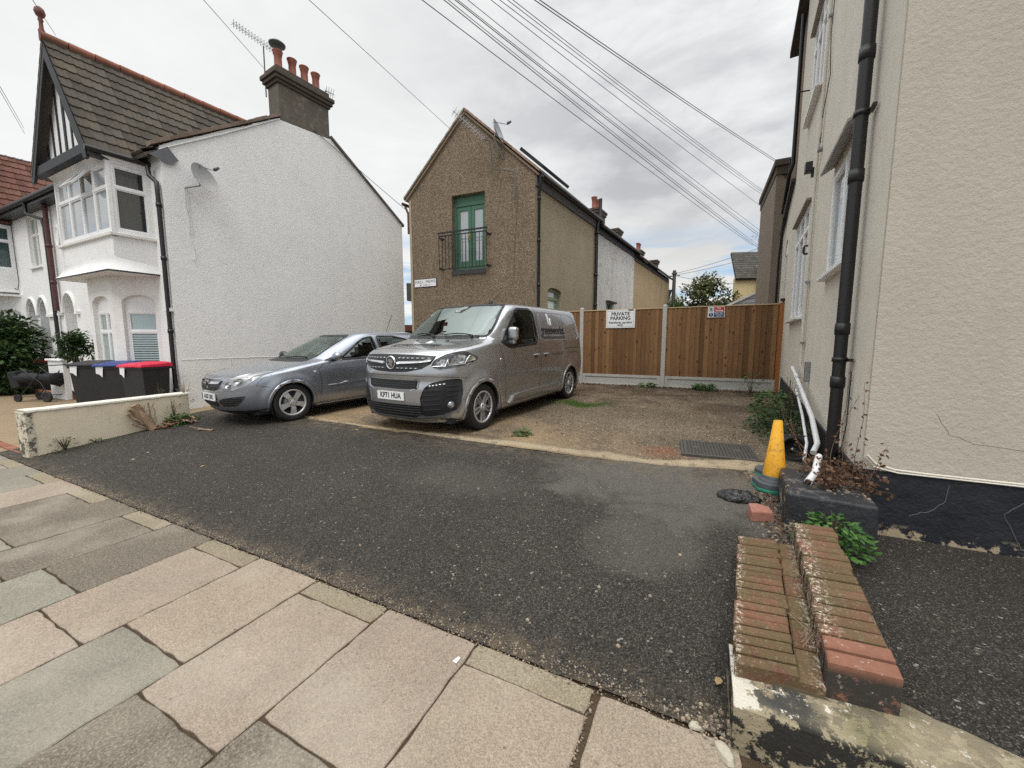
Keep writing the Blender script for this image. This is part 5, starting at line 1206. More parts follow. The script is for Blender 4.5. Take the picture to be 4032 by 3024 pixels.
mb.plate([p for p in b_[1:]], [], FW @ T((0, 0, 0)), .0) if 0 else None
mb.tube([FW @ V((x, y, .01)) for x, y in arch_hole(-6.08, -5.16, 2.30, 2.35, .54, 14)[2:]], .045, 8); mb.build('arch_moulding', M_white2, wh_)
mb = MB(); mb.box((-6.42, 2.28, 0), (-6.10, 2.36, .07), FW); mb.build('impost', M_white2, wh_)
mb = MB(); mb.box((-5.14, 2.28, 0), (-4.95, 2.36, .07), FW); mb.build('impost', M_white2, wh_)
mb = MB(); mb.box((-6.1, 1.07, 0), (-5.14, 1.15, .06), FW); mb.build('sill', M_white2, wh_)
# upper square bay
bx0, bx1, by = -13.65, -10.98, 3.79
BF = frame((bx0, by, 0), (1, 0, 0), (0, 0, 1)); BS = frame((bx1, by, 0), (DG[0], DG[1], 0), (0, 0, 1)); BWd = bx1-bx0
mb = MB(); mb.plate([(0, 3.16), (BWd, 3.16), (BWd, 5.32), (0, 5.32)], [rect(.06, 3.80, BWd-.06, 5.14)], BF, .1); mb.plate([(0.004, 3.16), (.70, 3.16), (.70, 5.32), (.004, 5.32)], [rect(.06, 3.80, .64, 5.14)], BS, .1)
mb.plate(rect(0, 3.16, .7, 5.32), [], frame((bx0+.075, by+.69, 0), (-DG[0], -DG[1], 0), (0, 0, 1)), .1); mb.box((bx0+.1, by+.1, 3.2), (bx1-.1, 4.5, 3.7)); mb.build('bay_wall', M_white2, wh_)
bw_ = casement(wh_, BF @ T((.06, 3.80, 0)), BWd-.12, 1.34, [1, 1, 1, 1], top=.46, gl=M_glass_curtain, sill=0, rec=.01)
# the third upper light is open, swung out at the bottom
OM = BF @ T((.06+2.555*.5+.02, 5.12, .03)) @ Matrix.Rotation(R(-38), 4, 'X')
mb = MB(); mb.plate(rect(0, -.46, .60, 0), [rect(.05, -.41, .55, -.05)], OM, .04); ov_ = mb.build('open_vent', M_upvc, bw_, bevel=.003); mb = MB(); mb.plate(rect(.05, -.41, .55, -.05), [], OM @ T((0, 0, -.02)), .004); mb.build('pane', M_glass, ov_)
casement(wh_, BS @ T((.06, 3.80, 0)), .58, 1.34, [1], top=.46, gl=M_glass, sill=0, rec=.01)
mb = MB(); mb.box((-.05, 3.70, -.1), (BWd+.05, 3.765, .05), BF); mb.box((-.02, 3.70, -.1), (.72, 3.765, .05), BS); mb.build('bay_sill', M_whitepaint, wh_, bevel=.01)
# cove over the bay up to the eaves
def flare(name, mat, z0, z1, o0, o1, n=8, ret=True, p=2., y0=0):
    mb = MB(); vs = []; fs = []
    for i in range(n+1):
        t = i/n; z = z0+(z1-z0)*t; o = o0+(o1-o0)*(t**p)
        vs += [V((bx0-o*.6, 4.47, z)), V((bx0-o*.6, by-o, z)), V((bx1+o*.35, by-o, z)), V((bx1+.07+o*.35, 4.47, z))]
    for i in range(n):
        for q in range(3): a = i*4+q; fs.append((a, a+1, a+5, a+4))
    mb.add(vs, fs, True); return mb.build(name, mat, wh_)
flare('cove', M_white2, 5.16, 5.30, .0, .12)
# canopy skirt between the two bays with its black edge
flare('canopy_skirt', M_white2, 3.30, 3.0, .0, .14, p=2.2)
flare('canopy_edge', M_blacktimber, 3.0, 2.965, .145, .145, n=1)
mb = MB(); mb.add([(bx0-.08, 4.47, 2.97), (bx0-.08, by-.14, 2.97), (bx1+.05, by-.14, 2.97), (bx1+.12, 4.47, 2.97)], [(0, 1, 2, 3)]); mb.build('canopy_soffit', M_white2, wh_)
# lower canted bay in painted brick
LB = [(-13.55, 4.47), (-13.0, 3.95), (-11.78, 3.95), (-11.05, 4.47)]
for i, (nm, ho) in enumerate([('l', []), ('f', [(.0)]), ('r', [])]):
    a, b = V(LB[i]+(0,)), V(LB[i+1]+(0,)); L = (b-a).length; M = frame(a, (b-a), (0, 0, 1))
    if i == 0: wx = (.12, L-.12)
    elif i == 1: wx = (.16, L-.20)
    else: wx = (.17, L-.07)
    mb = MB(); mb.plate(rect(0, -.1, L, 3.0), [arch_hole(wx[0], wx[1], .80, 2.40, .16)], M, .11); mb.build('bay_brickwork', M_whitebrick, wh_)
    mb = MB(); mb.plate(arch_hole(wx[0], wx[1], 2.16, 2.40, .16), [], M @ T((0, 0, -.09)), .03); mb.build('window_head', M_upvc, wh_)
    lw = casement(wh_, M @ T((wx[0], .80, 0)), wx[1]-wx[0], 1.42, [1, 1] if i == 1 else [1], top=.47, gl=M_glass_blind, sill=.03, rec=.08)
    if i == 2:
        mb = MB()
        for k in range(15): y = .88+k*.054; mb.box((wx[0]+.07, y, -.125), (wx[1]-.07, y+.034, -.10), M @ T((0, 0, .0)))
        s_ = mb.build('shutter_slats', simple('pale_blue_slats', (.38, .47, .47), .5, n=4, b=.05), lw)
        mb = MB(); mb.plate(rect(wx[0]+.06, .86, wx[1]-.06, 1.72), [], M @ T((0, 0, -.113)), .003, back=False); mb.build('dark_gap', M_glass, lw)
mb = MB(); mb.box((-.34, 2.18, 0), (.0, 2.25, .07), FW); mb.build('string_course', M_white2, wh_)
# half-timbered gable
gx, gz0, gzt = -12.5, 5.37, 7.56; gy = 3.74
GF = frame((gx, gy, 0), (1, 0, 0), (0, 0, 1)); sl = (7.80-5.34)/1.50
mb = MB(); mb.plate([(-1.36, gz0), (1.36, gz0), (0, gzt)], [], GF, .2); mb.build('gable_panel', M_white2, wh_)
for x in (-1.0, -.66, -.33, 0, .33, .66, 1.0):
    h = gzt-(gzt-gz0)*abs(x)/1.36; mb = MB(); mb.box((x-.028-(.02 if x == 0 else 0), gz0, 0), (x+.028+(.02 if x == 0 else 0), h, .022), GF); mb.build('timber', M_blacktimber, wh_)
mb = MB(); mb.box((-1.42, gz0-.10, -.3), (1.42, gz0+.08, .17), GF); mb.build('tie_beam', M_blacktimber, wh_)
for s in (-1, 1):
    mb = MB(); mb.plate([(0, 7.70), (s*1.47, 5.34), (s*1.47, 5.12), (s*1.36, 5.12), (0, 7.36)][::s], [], GF @ T((0, 0, .20)), .05); mb.plate([(0, 7.70), (s*1.46, 5.36), (s*1.42, 5.3), (0, 7.64)][::s], [], GF @ T((0, 0, .18)), .18)
    mb.build('bargeboard', M_blacktimber, wh_)
RY = 3.54
roofslab(wh_, 'gable_roof', M_tile_grey, (gx+1.50, RY, 5.32), (gx+1.50+.43, RY+3.82, 5.32), (gx+.43, RY+3.82, 7.75), (gx, RY, 7.75), .06, lip=.026, wave=.014, tile=M_vgrey)
roofslab(wh_, 'gable_roof', M_tile_grey, (gx-1.50, RY, 5.32), (gx-1.50+.43, RY+3.82, 5.32), (gx+.43, RY+3.82, 7.75), (gx, RY, 7.75), .06, lip=.026, wave=.014, tile=M_vgrey)
roofslab(wh_, 'main_roof', M_tile_grey, (-16.8, 4.22, 5.42), (-10.50, 4.22, 5.42), (-10.12, 7.73, 7.74), (-16.4, 7.73, 7.74), .06, lip=.026, wave=.014, tile=M_vgrey)
roofslab(wh_, 'main_roof', M_tile_grey, (-16.2, 11.1, 5.45), (-9.84, 11.1, 5.45), (-10.12, 7.73, 7.74), (-16.4, 7.73, 7.74), .06)
mb = MB(); N = 10
for i in range(N):
    mb.rv = random.random(); a = V((gx, RY-.02, 7.77)).lerp(V((gx+.44, RY+3.9, 7.77)), i/N); b = V((gx, RY-.02, 7.77)).lerp(V((gx+.44, RY+3.9, 7.77)), (i+.96)/N)
    mb.tube([a, b], [.10, .092], 10)
mb.build('ridge_tiles', M_ridge, wh_)
mb = MB(); mb.lathe([(.05, 0), (.055, .05), (.035, .10), (.03, .22), (.045, .26), (.03, .30), (.065, .34), (.085, .40), (.07, .47), (.03, .51), (0, .52)], 14, Matrix.Translation((gx, RY+.02, 7.82))); mb.build('finial', simple('maroon_clay', (.16, .055, .045), .7, n=9, b=.2), wh_)
mb = MB(); mb.tube([(gx+1.53, RY-.03, 5.30), (gx+1.53+.13, 4.62, 5.30)], .055, 8); mb.box((gx+1.38, RY+.02, 5.18), (gx+1.53, 4.5, 5.32)); mb.build('gutter', M_black, wh_)
mb = MB()      # mortar fillet and capping along the front verge of the side wall
N = 16
for i in range(N):
    t0, t1 = i/N, (i+1)/N; mb.rv = random.random(); a = wg(2.53*t0-.15*(1-t0), 5.56+(7.34-5.56)*t0, .05); b = wg(2.53*t1-.15*(1-t1), 5.56+(7.34-5.56)*t1, .05); n_ = V((-DG[1]*.26, DG[0]*.26, 0)); u = V((0, 0, .075+.012*math.sin(i*2.1)))
    mb.add([a, b, b+n_, a+n_, a+u, b+u, b+n_+u*1.6, a+n_+u*1.6], [(0, 1, 5, 4), (4, 5, 6, 7), (0, 3, 2, 1), (0, 4, 7, 3), (1, 2, 6, 5)])
mb.build('verge_capping', tiles('verge_mortar', (.20, .15, .12), .4), wh_)
mb = MB(); N = 14
for i in range(N):
    t0, t1 = i/N, (i+.96)/N; a = wg(6.62+(3.95-6.62)*t0, 5.56+(7.40-5.56)*t0, .05); b = wg(6.62+(3.95-6.62)*t1, 5.56+(7.40-5.56)*t1, .05); n_ = V((-DG[1]*.26, DG[0]*.26, 0)); u = V((0, 0, .07)); mb.rv = random.random()
    mb.add([a, b, b+n_, a+n_, a+u, b+u, b+n_+u, a+n_+u], [(0, 1, 5, 4), (4, 5, 6, 7), (0, 3, 2, 1), (0, 4, 7, 3), (1, 2, 6, 5)])
mb.build('verge_capping', tiles('verge_mortar2', (.14, .13, .12), .2), wh_)
mb = MB(); mb.tube([wg(.02, 7.5, .0), wg(0, 0, 0)], .001, 3) if 0 else mb.tube([wg(-.02, 5.52, .02), wg(1.2, 6.34, .02), wg(2.5, 7.26, .02)], .012, 5); mb.build('white_cable_trim', M_upvc, wh_)
mb = MB(); mb.add([wg(-.20, 5.36, .05), wg(.12, 5.62, .05), wg(.30, 5.40, .05), wg(.16, 5.26, .05), wg(-.20, 5.36, -.3), wg(.12, 5.62, -.3)], [(0, 3, 2, 1), (0, 1, 5, 4)]); mb.build('lead_flashing', M_leadgrey, wh_)
# chimney flush with the side wall
CM = WGM; mb = MB(); cx0, cx1 = 2.53, 3.93; zt = 8.17
mb.plate([(cx0, 7.26), (cx1, 7.36), (cx1, zt), (cx0, zt)], [], CM @ T((0, 0, .003)), .50); ch = mb.build('chimney', M_chim, wh_, bevel=.01)
mb = MB(); mb.box((cx0-.04, zt, -.54), (cx1+.04, zt+.08, .045), CM); mb.box((cx0-.09, zt+.08, -.59), (cx1+.09, zt+.17, .095), CM); mb.box((cx0-.13, zt+.17, -.63), (cx1+.13, zt+.27, .13), CM); mb.box((cx0-.03, zt+.27, -.53), (cx1+.03, zt+.42, .03), CM); mb.build('corbelled_cap', M_chimcap, ch, bevel=.012)
for i, x in enumerate((cx0+.18, cx0+.55, cx0+.88, cx0+1.21)): pot(ch, CM @ V((x, zt+.42, -.25)), .112, .50)
mb = MB(); mb.lathe([(.06, 0), (.06, .14), (.19, .16), (.2, .19), (.12, .25), (0, .27)], 18, Matrix.Translation(CM @ V((cx0+.18, zt+.90, -.25)))); mb.build('cowl', simple('dull_green_cowl', (.09, .11, .10), .5), ch)
AER = (V((-10.36, 7.12, 9.06)), V((-11.33, 6.67, 9.76)), V((-10.62, 7.0, 9.18)), V((-10.63, 7.0, 7.95)))
yagi('rooftop_aerial', 'long television aerial mounted beside the white house chimney pots', AER[0], AER[1]-AER[0], (AER[1]-AER[0]).length, 14, .15, [AER[3], AER[2]])
yagi('small_aerial', 'small grid aerial behind the last chimney pot of the white house', CM @ V((cx1+.05, zt+.60, -.2)), V(CM.to_3x3() @ V((1, .1, 0))), .3, 4, .22, [CM @ V((cx1-.1, zt+.35, -.2)), CM @ V((cx1+.1, zt+.62, -.2))])
dish('satellite_dish', 'pale oval satellite dish on the white roughcast gable wall', wg(.60, 5.08, .30), (.85, .30, .30), .30, 0, wallpt=wg(.38, 4.88, .0), mat=simple('dish_grey', (.36, .36, .35), .45, n=12, b=.12))
mb = MB(); mb.tube([wg(.36, 4.86, .03), wg(.36, 4.5, .02), wg(.40, 4.1, .02), wg(.37, 3.85, .025), wg(.44, 3.6, .03), wg(.46, 3.38, .02), wg(.38, 3.34, .03)], .008, 5); mb.tube([wg(.40, 4.9, .03), wg(.41, 4.4, .02), wg(.45, 4.0, .02), wg(.43, 3.9, .02)], .006, 5)
setp(mb.build('dish_cable', M_pipe), 'pale cable hanging down the white gable below its satellite dish', 'cable')
drain('black drainpipe on the front corner of the white gable', [(-10.70, 4.36, 5.20), (-10.66, 4.36, 5.02), (-10.48, 4.40, 4.86), (-10.47, 4.40, 4.6), (-10.47, 4.40, 0)], .042, cz=[V((-10.47, 4.40, z)) for z in (4.4, 3.3, 1.75, .45)])

# ------------------------------------------------------------------ neighbouring white house with the red roof
nh = thing('red_roofed_house', 'white rendered house with red tiled roof and arched porch at the far left', 'house', (-17.0, 4.47, 0))
NF = frame((-16.86, 4.47, 0), (1, 0, 0), (0, 0, 1))
mb = MB(); mb.plate(rect(-5.8, -.1, -.0, 5.6), [arch_hole(-2.45, -1.72, 0, 2.32, .48), arch_hole(-1.50, -.80, 1.15, 2.32, .46), rect(-1.66, 3.76, -.80, 5.24)], NF, .30, back=False); mb.build('front_wall', M_white2, nh)
mb = MB(); mb.plate(rect(-3.2, -.1, -.3, 3.1), [], NF @ T((0, 0, -.6)), .05); mb.build('porch_back', M_whitebrick, nh)
mb = MB()
for a, b in ((-2.52, -1.65), (-1.56, -.74)): mb = MB(); mb.tube([NF @ V((x, y, .01)) for x, y in arch_hole(a, b, 2.28, 2.33, .55, 14)[2:]], .045, 8); mb.build('arch_moulding', M_white2, nh)
mb = MB(); mb.box((-.74, 2.26, 0), (-.2, 2.34, .07), NF); mb.build('impost', M_white2, nh)
mb = MB(); mb.box((-1.56, 1.07, 0), (-.74, 1.15, .06), NF); mb.build('sill', M_white2, nh)
casement(nh, NF @ T((-1.66, 3.76, 0)), .86, 1.48, [1, 1], top=.52, gl=M_glass_blind, sill=.06, rec=.06, fmat=M_whitepaint)
NS = frame((-19.90, 3.79, 0), (DG[0], DG[1], 0), (0, 0, 1))
mb = MB(); mb.plate(rect(0, 3.1, .72, 5.5), [rect(.05, 3.80, .66, 5.14)], NS, .1); mb.plate(rect(-2.7, 3.1, -.0, 5.5), [rect(-2.6, 3.8, -.08, 5.14)], frame((-19.90, 3.79, 0), (1, 0, 0), (0, 0, 1)) @ T((0, 0, -.003)), .1); mb.build('bay_wall', M_white2, nh)
casement(nh, NS @ T((.05, 3.80, 0)), .61, 1.34, [1], top=.46, gl=M_glass_teal, sill=0, rec=.01); casement(nh, frame((-22.5, 3.79, 3.8), (1, 0, 0), (0, 0, 1)), 2.52, 1.34, [1, 1, 1, 1], top=.46, gl=M_glass_curtain, sill=0, rec=.01)
mb = MB(); mb.box((-.3, 2.96, -.4), (.74, 3.02, .2), NS); mb.build('canopy', M_white2, nh)
LN = [(-20.2, 3.95), (-19.6, 4.47)]; a, b = V(LN[0]+(0,)), V(LN[1]+(0,)); M = frame(a, b-a, (0, 0, 1)); mb = MB(); mb.plate(rect(0, -.1, .79, 2.98), [arch_hole(.1, .7, .8, 2.4, .16)], M, .11); mb.build('bay_brickwork', M_whitebrick, nh)
casement(nh, M @ T((.1, .8, 0)), .6, 1.42, [1], top=.47, gl=M_glass_teal, sill=.03, rec=.08)
mb = MB(); mb.plate(arch_hole(.1, .7, 2.16, 2.40, .16), [], M @ T((0, 0, -.09)), .03); mb.build('window_head', M_upvc, nh)
nx = -21.45
for s_ in (1, -1): roofslab(nh, 'roof', M_tile_red, (nx+s_*1.62, 3.54, 5.22), (nx+s_*1.62+.43, 7.4, 5.22), (nx+.43, 7.4, 7.75), (nx, 3.54, 7.75), .06, lip=.03, wave=.016)
mb = MB(); mb.plate([(nx-1.4, 5.3), (nx+1.4, 5.3), (nx, 7.6)], [], frame((0, 3.74, 0), (1, 0, 0), (0, 0, 1)), .1); mb.build('gable_panel', M_white2, nh)
roofslab(nh, 'roof', M_tile_red, (-24.0, 4.16, 5.5), (-16.9, 4.16, 5.5), (-16.5, 7.73, 7.78), (-23.6, 7.73, 7.78), .06, lip=.03, wave=.016)
mb = MB(); mb.tube([NF @ V((-5.6, 5.44, .33)), NF @ V((3.2, 5.44, .33))], .065, 8); mb.box((-5.6, 5.30, 0), (3.2, 5.46, .28), NF); mb.build('gutter', M_black, nh)
for x, z, r_ in ((-.26, 4.50, 1), (.62, 4.44, 1)):
    mb = MB(); mb.lathe([(.19, 0), (.20, .03), (.17, .035), (.15, .0), (0, -.02)], 24, NF @ T((x, z, 0)) @ Matrix.Diagonal((.8, 1.5, 1, 1))); mb.build('oval_niche', M_white2, nh)
drain('black drainpipe beside the maroon one between the two white houses', [NF @ V((-.36, 5.4, .3)), NF @ V((-.36, 5.1, .3)), NF @ V((.05, 4.95, .12)), NF @ V((.08, 4.7, .09)), NF @ V((.08, 0, .09))], .045)
drain('flaking maroon iron soil pipe between the two white houses', [NF @ V((.28, 5.5, .10)), NF @ V((.28, 4.0, .10)), NF @ V((.28, 2.4, .10))], .055, mat=M_maroon, cz=[NF @ V((.28, z, .10)) for z in (5.2, 4.2, 3.2)])
mb = MB(); mb.tube([NF @ V((-2.86, 5.3, .03)), NF @ V((-2.83, 3.4, .03)), NF @ V((-2.9, 3.2, .05)), NF @ V((-3.3, 3.32, .3)), NF @ V((-3.4, 3.45, .35))], .012, 5); setp(mb.build('wall_wire', M_cable), 'thin wire looping beside the left bay of the red-roofed house', 'cable')

# garden bits on the left
gwl = MB(); gwl.box((-15.9, 3.9, 0), (-14.9, 4.02, 1.02)); gwl.box((-15.95, 3.86, 1.02), (-14.85, 4.06, 1.07)); setp(gwl.build('garden_wall', M_white2, bevel=.01), 'short white painted garden wall behind the pushchair', 'wall')
tree('garden_shrub', 'large dark green shrub filling the lower left in front of the red-roofed house', (-18.25, 3.45, -.1), 1.15, .0, 2.6, 9500, .085, M_leaf, 'shrub', .05, 40, lobe=.36)
tree('garden_shrub', 'rounder dark shrub on a bare twisted stem behind the black bin', (-14.35, 4.02, 0), .48, .95, 1.85, 1700, .05, M_leaf, 'shrub', .035, 16, lobe=.34)
mb = MB(); 
for i in range(22): mb.rv = random.random(); mb.box((-19.8+i*.225, 4.02, 0), (-19.8+i*.225+.215, 4.12, .13))
setp(mb.build('brick_edging_wall', M_brick, bevel=.004), 'low red brick edging behind the pushchair', 'edging')
def make_bin(label, x, y, rz, lid, z=0, group='wheelie bins on the drive of the white house'):
    t = thing('wheelie_bin', label, 'bin', (x, y, z), rz, group); L = dict(local=True)
    mb = MB(); w, d = .23, .23; W, D = .27, .29
    vs = [(-w, -d, .05), (w, -d, .05), (w, d, .12), (-w, d, .12), (-W, -D, .98), (W, -D, .98), (W, D-.02, .98), (-W, D-.02, .98)]
    mb.add(vs, [(0, 3, 2, 1), (0, 1, 5, 4), (1, 2, 6, 5), (2, 3, 7, 6), (3, 0, 4, 7)]); mb.box((-W-.02, -D-.02, .95), (W+.02, D, 1.0)); mb.box((-.16, -d-.035, .30), (.16, -d+.0, .33)) if 0 else None
    mb.build('body', M_bindark, t, bevel=.012, **L)
    mb = MB(); vs = [(-W-.03, -D-.04, 1.0), (W+.03, -D-.04, 1.0), (W+.03, D+.03, 1.0), (-W-.03, D+.03, 1.0), (-W-.02, -D-.03, 1.045), (W+.02, -D-.03, 1.045), (W+.02, D+.02, 1.075), (-W-.02, D+.02, 1.075), (-W+.06, -D+.07, 1.075), (W-.06, -D+.07, 1.075), (W-.06, D-.06, 1.105), (-W+.06, D-.06, 1.105)]
    mb.add(vs, [(0, 3, 2, 1), (0, 1, 5, 4), (1, 2, 6, 5), (2, 3, 7, 6), (3, 0, 4, 7), (4, 5, 9, 8), (5, 6, 10, 9), (6, 7, 11, 10), (7, 4, 8, 11), (8, 9, 10, 11)]); mb.box((-.12, -D-.055, 1.005), (.12, -D-.03, 1.02))
    mb.build('lid', lid, t, bevel=.01, **L)
    mb = MB(); mb.tube([(-W-.01, D+.05, .94), (-W-.01, D+.06, .96), (W+.01, D+.06, .96), (W+.01, D+.05, .94)], .016, 8); mb.build('handle', M_bindark, t, **L)
    for s in (-1, 1): mb = MB(); mb.lathe([(0, -.025), (.09, -.025), (.10, -.015), (.10, .015), (.09, .025), (0, .025)], 18, T((s*.23, d+.02, .10)) @ Matrix.Rotation(R(90), 4, 'Y')); mb.build('wheel', M_darkrubber, t, **L)
    mb = MB(); mb.plate([(-.10, .82), (.10, .82), (.10, .74), (-.10, .74)], [[(-.09, .81), (.09, .81), (.09, .75), (-.09, .75)]], frame((0, -D+.022, 0), (1, 0, 0), (0, -.11, 1)) if 0 else Matrix(((1, 0, 0, 0), (0, .086, -1, -d-.012), (0, 1, .086, 0), (0, 0, 0, 1))), .002); mb.build('label_outline', MATS['grey_plastic'].m, t, **L)
    mb = MB(); mb.plate([(-.24, 1.035), (-.12, 1.035), (-.14, .78), (-.19, .84), (-.24, .86)], [], Matrix(((1, 0, 0, 0), (0, .03, -1, -D-.05), (0, 1, .03, 0), (0, 0, 0, 1))), .002); mb.build('paper_tag', M_signwhite, t, **L)
    return t
make_bin('dark grey wheelie bin with black lid, leftmost of the three behind the cream wall', -12.18, 3.66, R(46), M_lidblack)
make_bin('dark grey wheelie bin with navy blue lid between the other two', -11.34, 3.80, R(46), M_lidblue)
make_bin('dark grey wheelie bin with cerise lid next to the corner drainpipe', -10.50, 3.93, R(18), M_lidred)
make_bin('wheelie bin with cerise lid half hidden by the big shrub and the pushchair', -18.0, 4.1, R(10), M_lidred, -.1)
# pushchair
pc = thing('pushchair', 'folded black pushchair standing on the drive left of the bins', 'pushchair', (-15.3, 3.75, 0)); PM = T((-15.28, 3.62, 0)) @ Matrix.Rotation(R(24), 4, 'Z')
def pt(*p): return PM @ V(p)
mb = MB(); n = 12; m = 8; vs = []; fs = []
for j in range(m+1):
    for i in range(n):
        a = 2*math.pi*i/n; t = j/m; w = .22-.03*t; sag = 1-.35*math.sin(math.pi*t)
        vs.append(pt(-.50+.95*t, w*math.cos(a), .62+.26*t*0+(.24*sag)*math.sin(a)*(1 if math.sin(a) < 0 else .5)+.02*math.sin(i*3+j*2)))
for j in range(m):
    for i in range(n): fs.append((j*n+i, (j+1)*n+i, (j+1)*n+(i+1) % n, j*n+(i+1) % n))
fs += [tuple(range(n)), tuple(m*n+i for i in range(n))[::-1]]; mb.add(vs, fs, True); mb.build('seat_fabric', M_fabric, pc)
mb = MB(); mb.box((-.55, -.2, .42), (-.32, .2, .86), PM @ Matrix.Rotation(R(-10), 4, 'Y')); mb.build('bag', M_fabric, pc, bevel=.04, seg=3)
mb = MB()
for s in (-.2, .2):
    mb.tube([pt(-.45, s, .08), pt(-.1, s, .42), pt(.42, s, .95), pt(.5, s, .93)], .012, 6); mb.tube([pt(.38, s, .16), pt(.2, s, .5), pt(-.3, s, .86)], .012, 6); mb.tube([pt(-.4, s, .12), pt(.35, s, .14)], .010, 6)
mb.tube([pt(.5, -.2, .93), pt(.5, .2, .93)], .014, 6); mb.build('frame', M_galv if 0 else M_black, pc)
for x, y, r_ in ((-.42, -.22, .095), (-.42, .22, .095), (.38, -.24, .135), (.38, .24, .135)):
    mb = MB(); mb.lathe([(0, -.02), (r_*.6, -.015), (r_*.75, -.025), (r_, -.02), (r_, .02), (r_*.75, .025), (r_*.6, .015), (0, .02)], 20, PM @ T((x, y, r_)) @ Matrix.Rotation(R(90), 4, 'X')); mb.build('wheel', M_darkrubber, pc)

# ------------------------------------------------------------------ overhead cables
wires = [((-6.49, 5.16, 7.5), (-7.6, 11.0, 8.35), 'cable from the upper left to the left slope of the pebble-dashed house'),
 ((-8.16, 4.35, 7.5), (-10.72, 7.05, 8.7), 'cable running from the top of the picture to the white house chimney'),
 ((-10.87, 3.03, 7.5), (-18.3, 5.5, 10.9), 'cable passing behind the half-timbered gable finial'),
 ((-15.36, 3.56, 7.5), (-25, 6.3, 9.9), 'lower of two cables at the far left edge'), ((-15.16, 3.53, 7.5), (-25, 6.3, 10.1), 'upper of two cables at the far left edge'),
 ((-4.57, 6.1, 7.5), (2.2, 24.5, 6.6), 'lowest single cable running down to the far yellow house'),
 ((-4.22, 6.27, 7.5), (2.15, 20, 5.4), 'cable second from bottom, one of a close pair'), ((-4.18, 6.29, 7.52), (2.2, 20, 5.45), 'twin of the second cable from bottom'),
 ((-4.04, 6.36, 7.5), (2.3, 20, 5.75), 'cable of the middle close pair, lower one'), ((-4.02, 6.38, 7.52), (2.3, 20, 5.85), 'cable of the middle close pair, upper one'),
 ((-3.84, 6.46, 7.5), (2.3, 20, 6.0), 'single cable just above the middle pair'),
 ((-3.46, 6.66, 7.5), (2.33, 20, 6.95), 'cable ending at the middle of the brick rear wing'),
 ((-3.32, 6.72, 7.5), (2.36, 20, 7.40), 'third cable from the top pair'), ((-3.20, 6.78, 7.5), (2.38, 20, 7.48), 'second cable below the top pair'), ((-3.12, 6.81, 7.5), (2.39, 20, 7.55), 'cable next below the top pair'),
 ((-2.76, 6.98, 7.5), (2.46, 19.5, 8.68), 'lower cable of the topmost pair'), ((-2.68, 7.02, 7.5), (2.47, 19.5, 8.74), 'upper cable of the topmost pair')]
for i, (a, b, lab) in enumerate(wires):
    a, b = V(a), V(b); d = (a-b); e = a+d.normalized()*9; mb = MB(); N = 24; sag = .0 if i < 5 else .12
    mb.tube([e.lerp(b, k/N)-V((0, 0, 4*sag*(k/N)*(1-k/N))) for k in range(N+1)], .008 if i in (5, 6, 8, 15, 16) else .006, 5, cap=False)
    setp(mb.build('overhead_cable', M_cable), lab, 'cable', 'overhead cables crossing the sky')
for i, (a, b) in enumerate([((-1.85, 28.6, 5.95), (-8, 28, 5.2)), ((-1.85, 28.6, 6.0), (1.8, 28.6, 5.2)), ((-1.85, 28.6, 6.0), (3.2, 24, 6.2)), ((-1.85, 28.6, 6.1), (3.2, 24, 6.6))]):
    mb = MB(); a, b = V(a), V(b); mb.tube([a.lerp(b, k/8)-V((0, 0, .25*4*(k/8)*(1-k/8)*.5)) for k in range(9)], .012, 4); setp(mb.build('pole_cable', M_cable), 'thin cable fanning out from the far telegraph pole, %s' % ['the one going left', 'lowest one going right', 'middle one going right', 'highest one going right'][i], 'cable', 'cables on the far telegraph pole')
mb = MB(); mb.tube([(-10.0, 7.9, 7.4), (-9.7, 9.8, 6.6), (-8.45, 10.0, 5.55)], .009, 5); setp(mb.build('overhead_cable', M_cable), 'short cable from the white gable to the left eaves of the pebble-dashed house', 'cable', 'overhead cables crossing the sky')
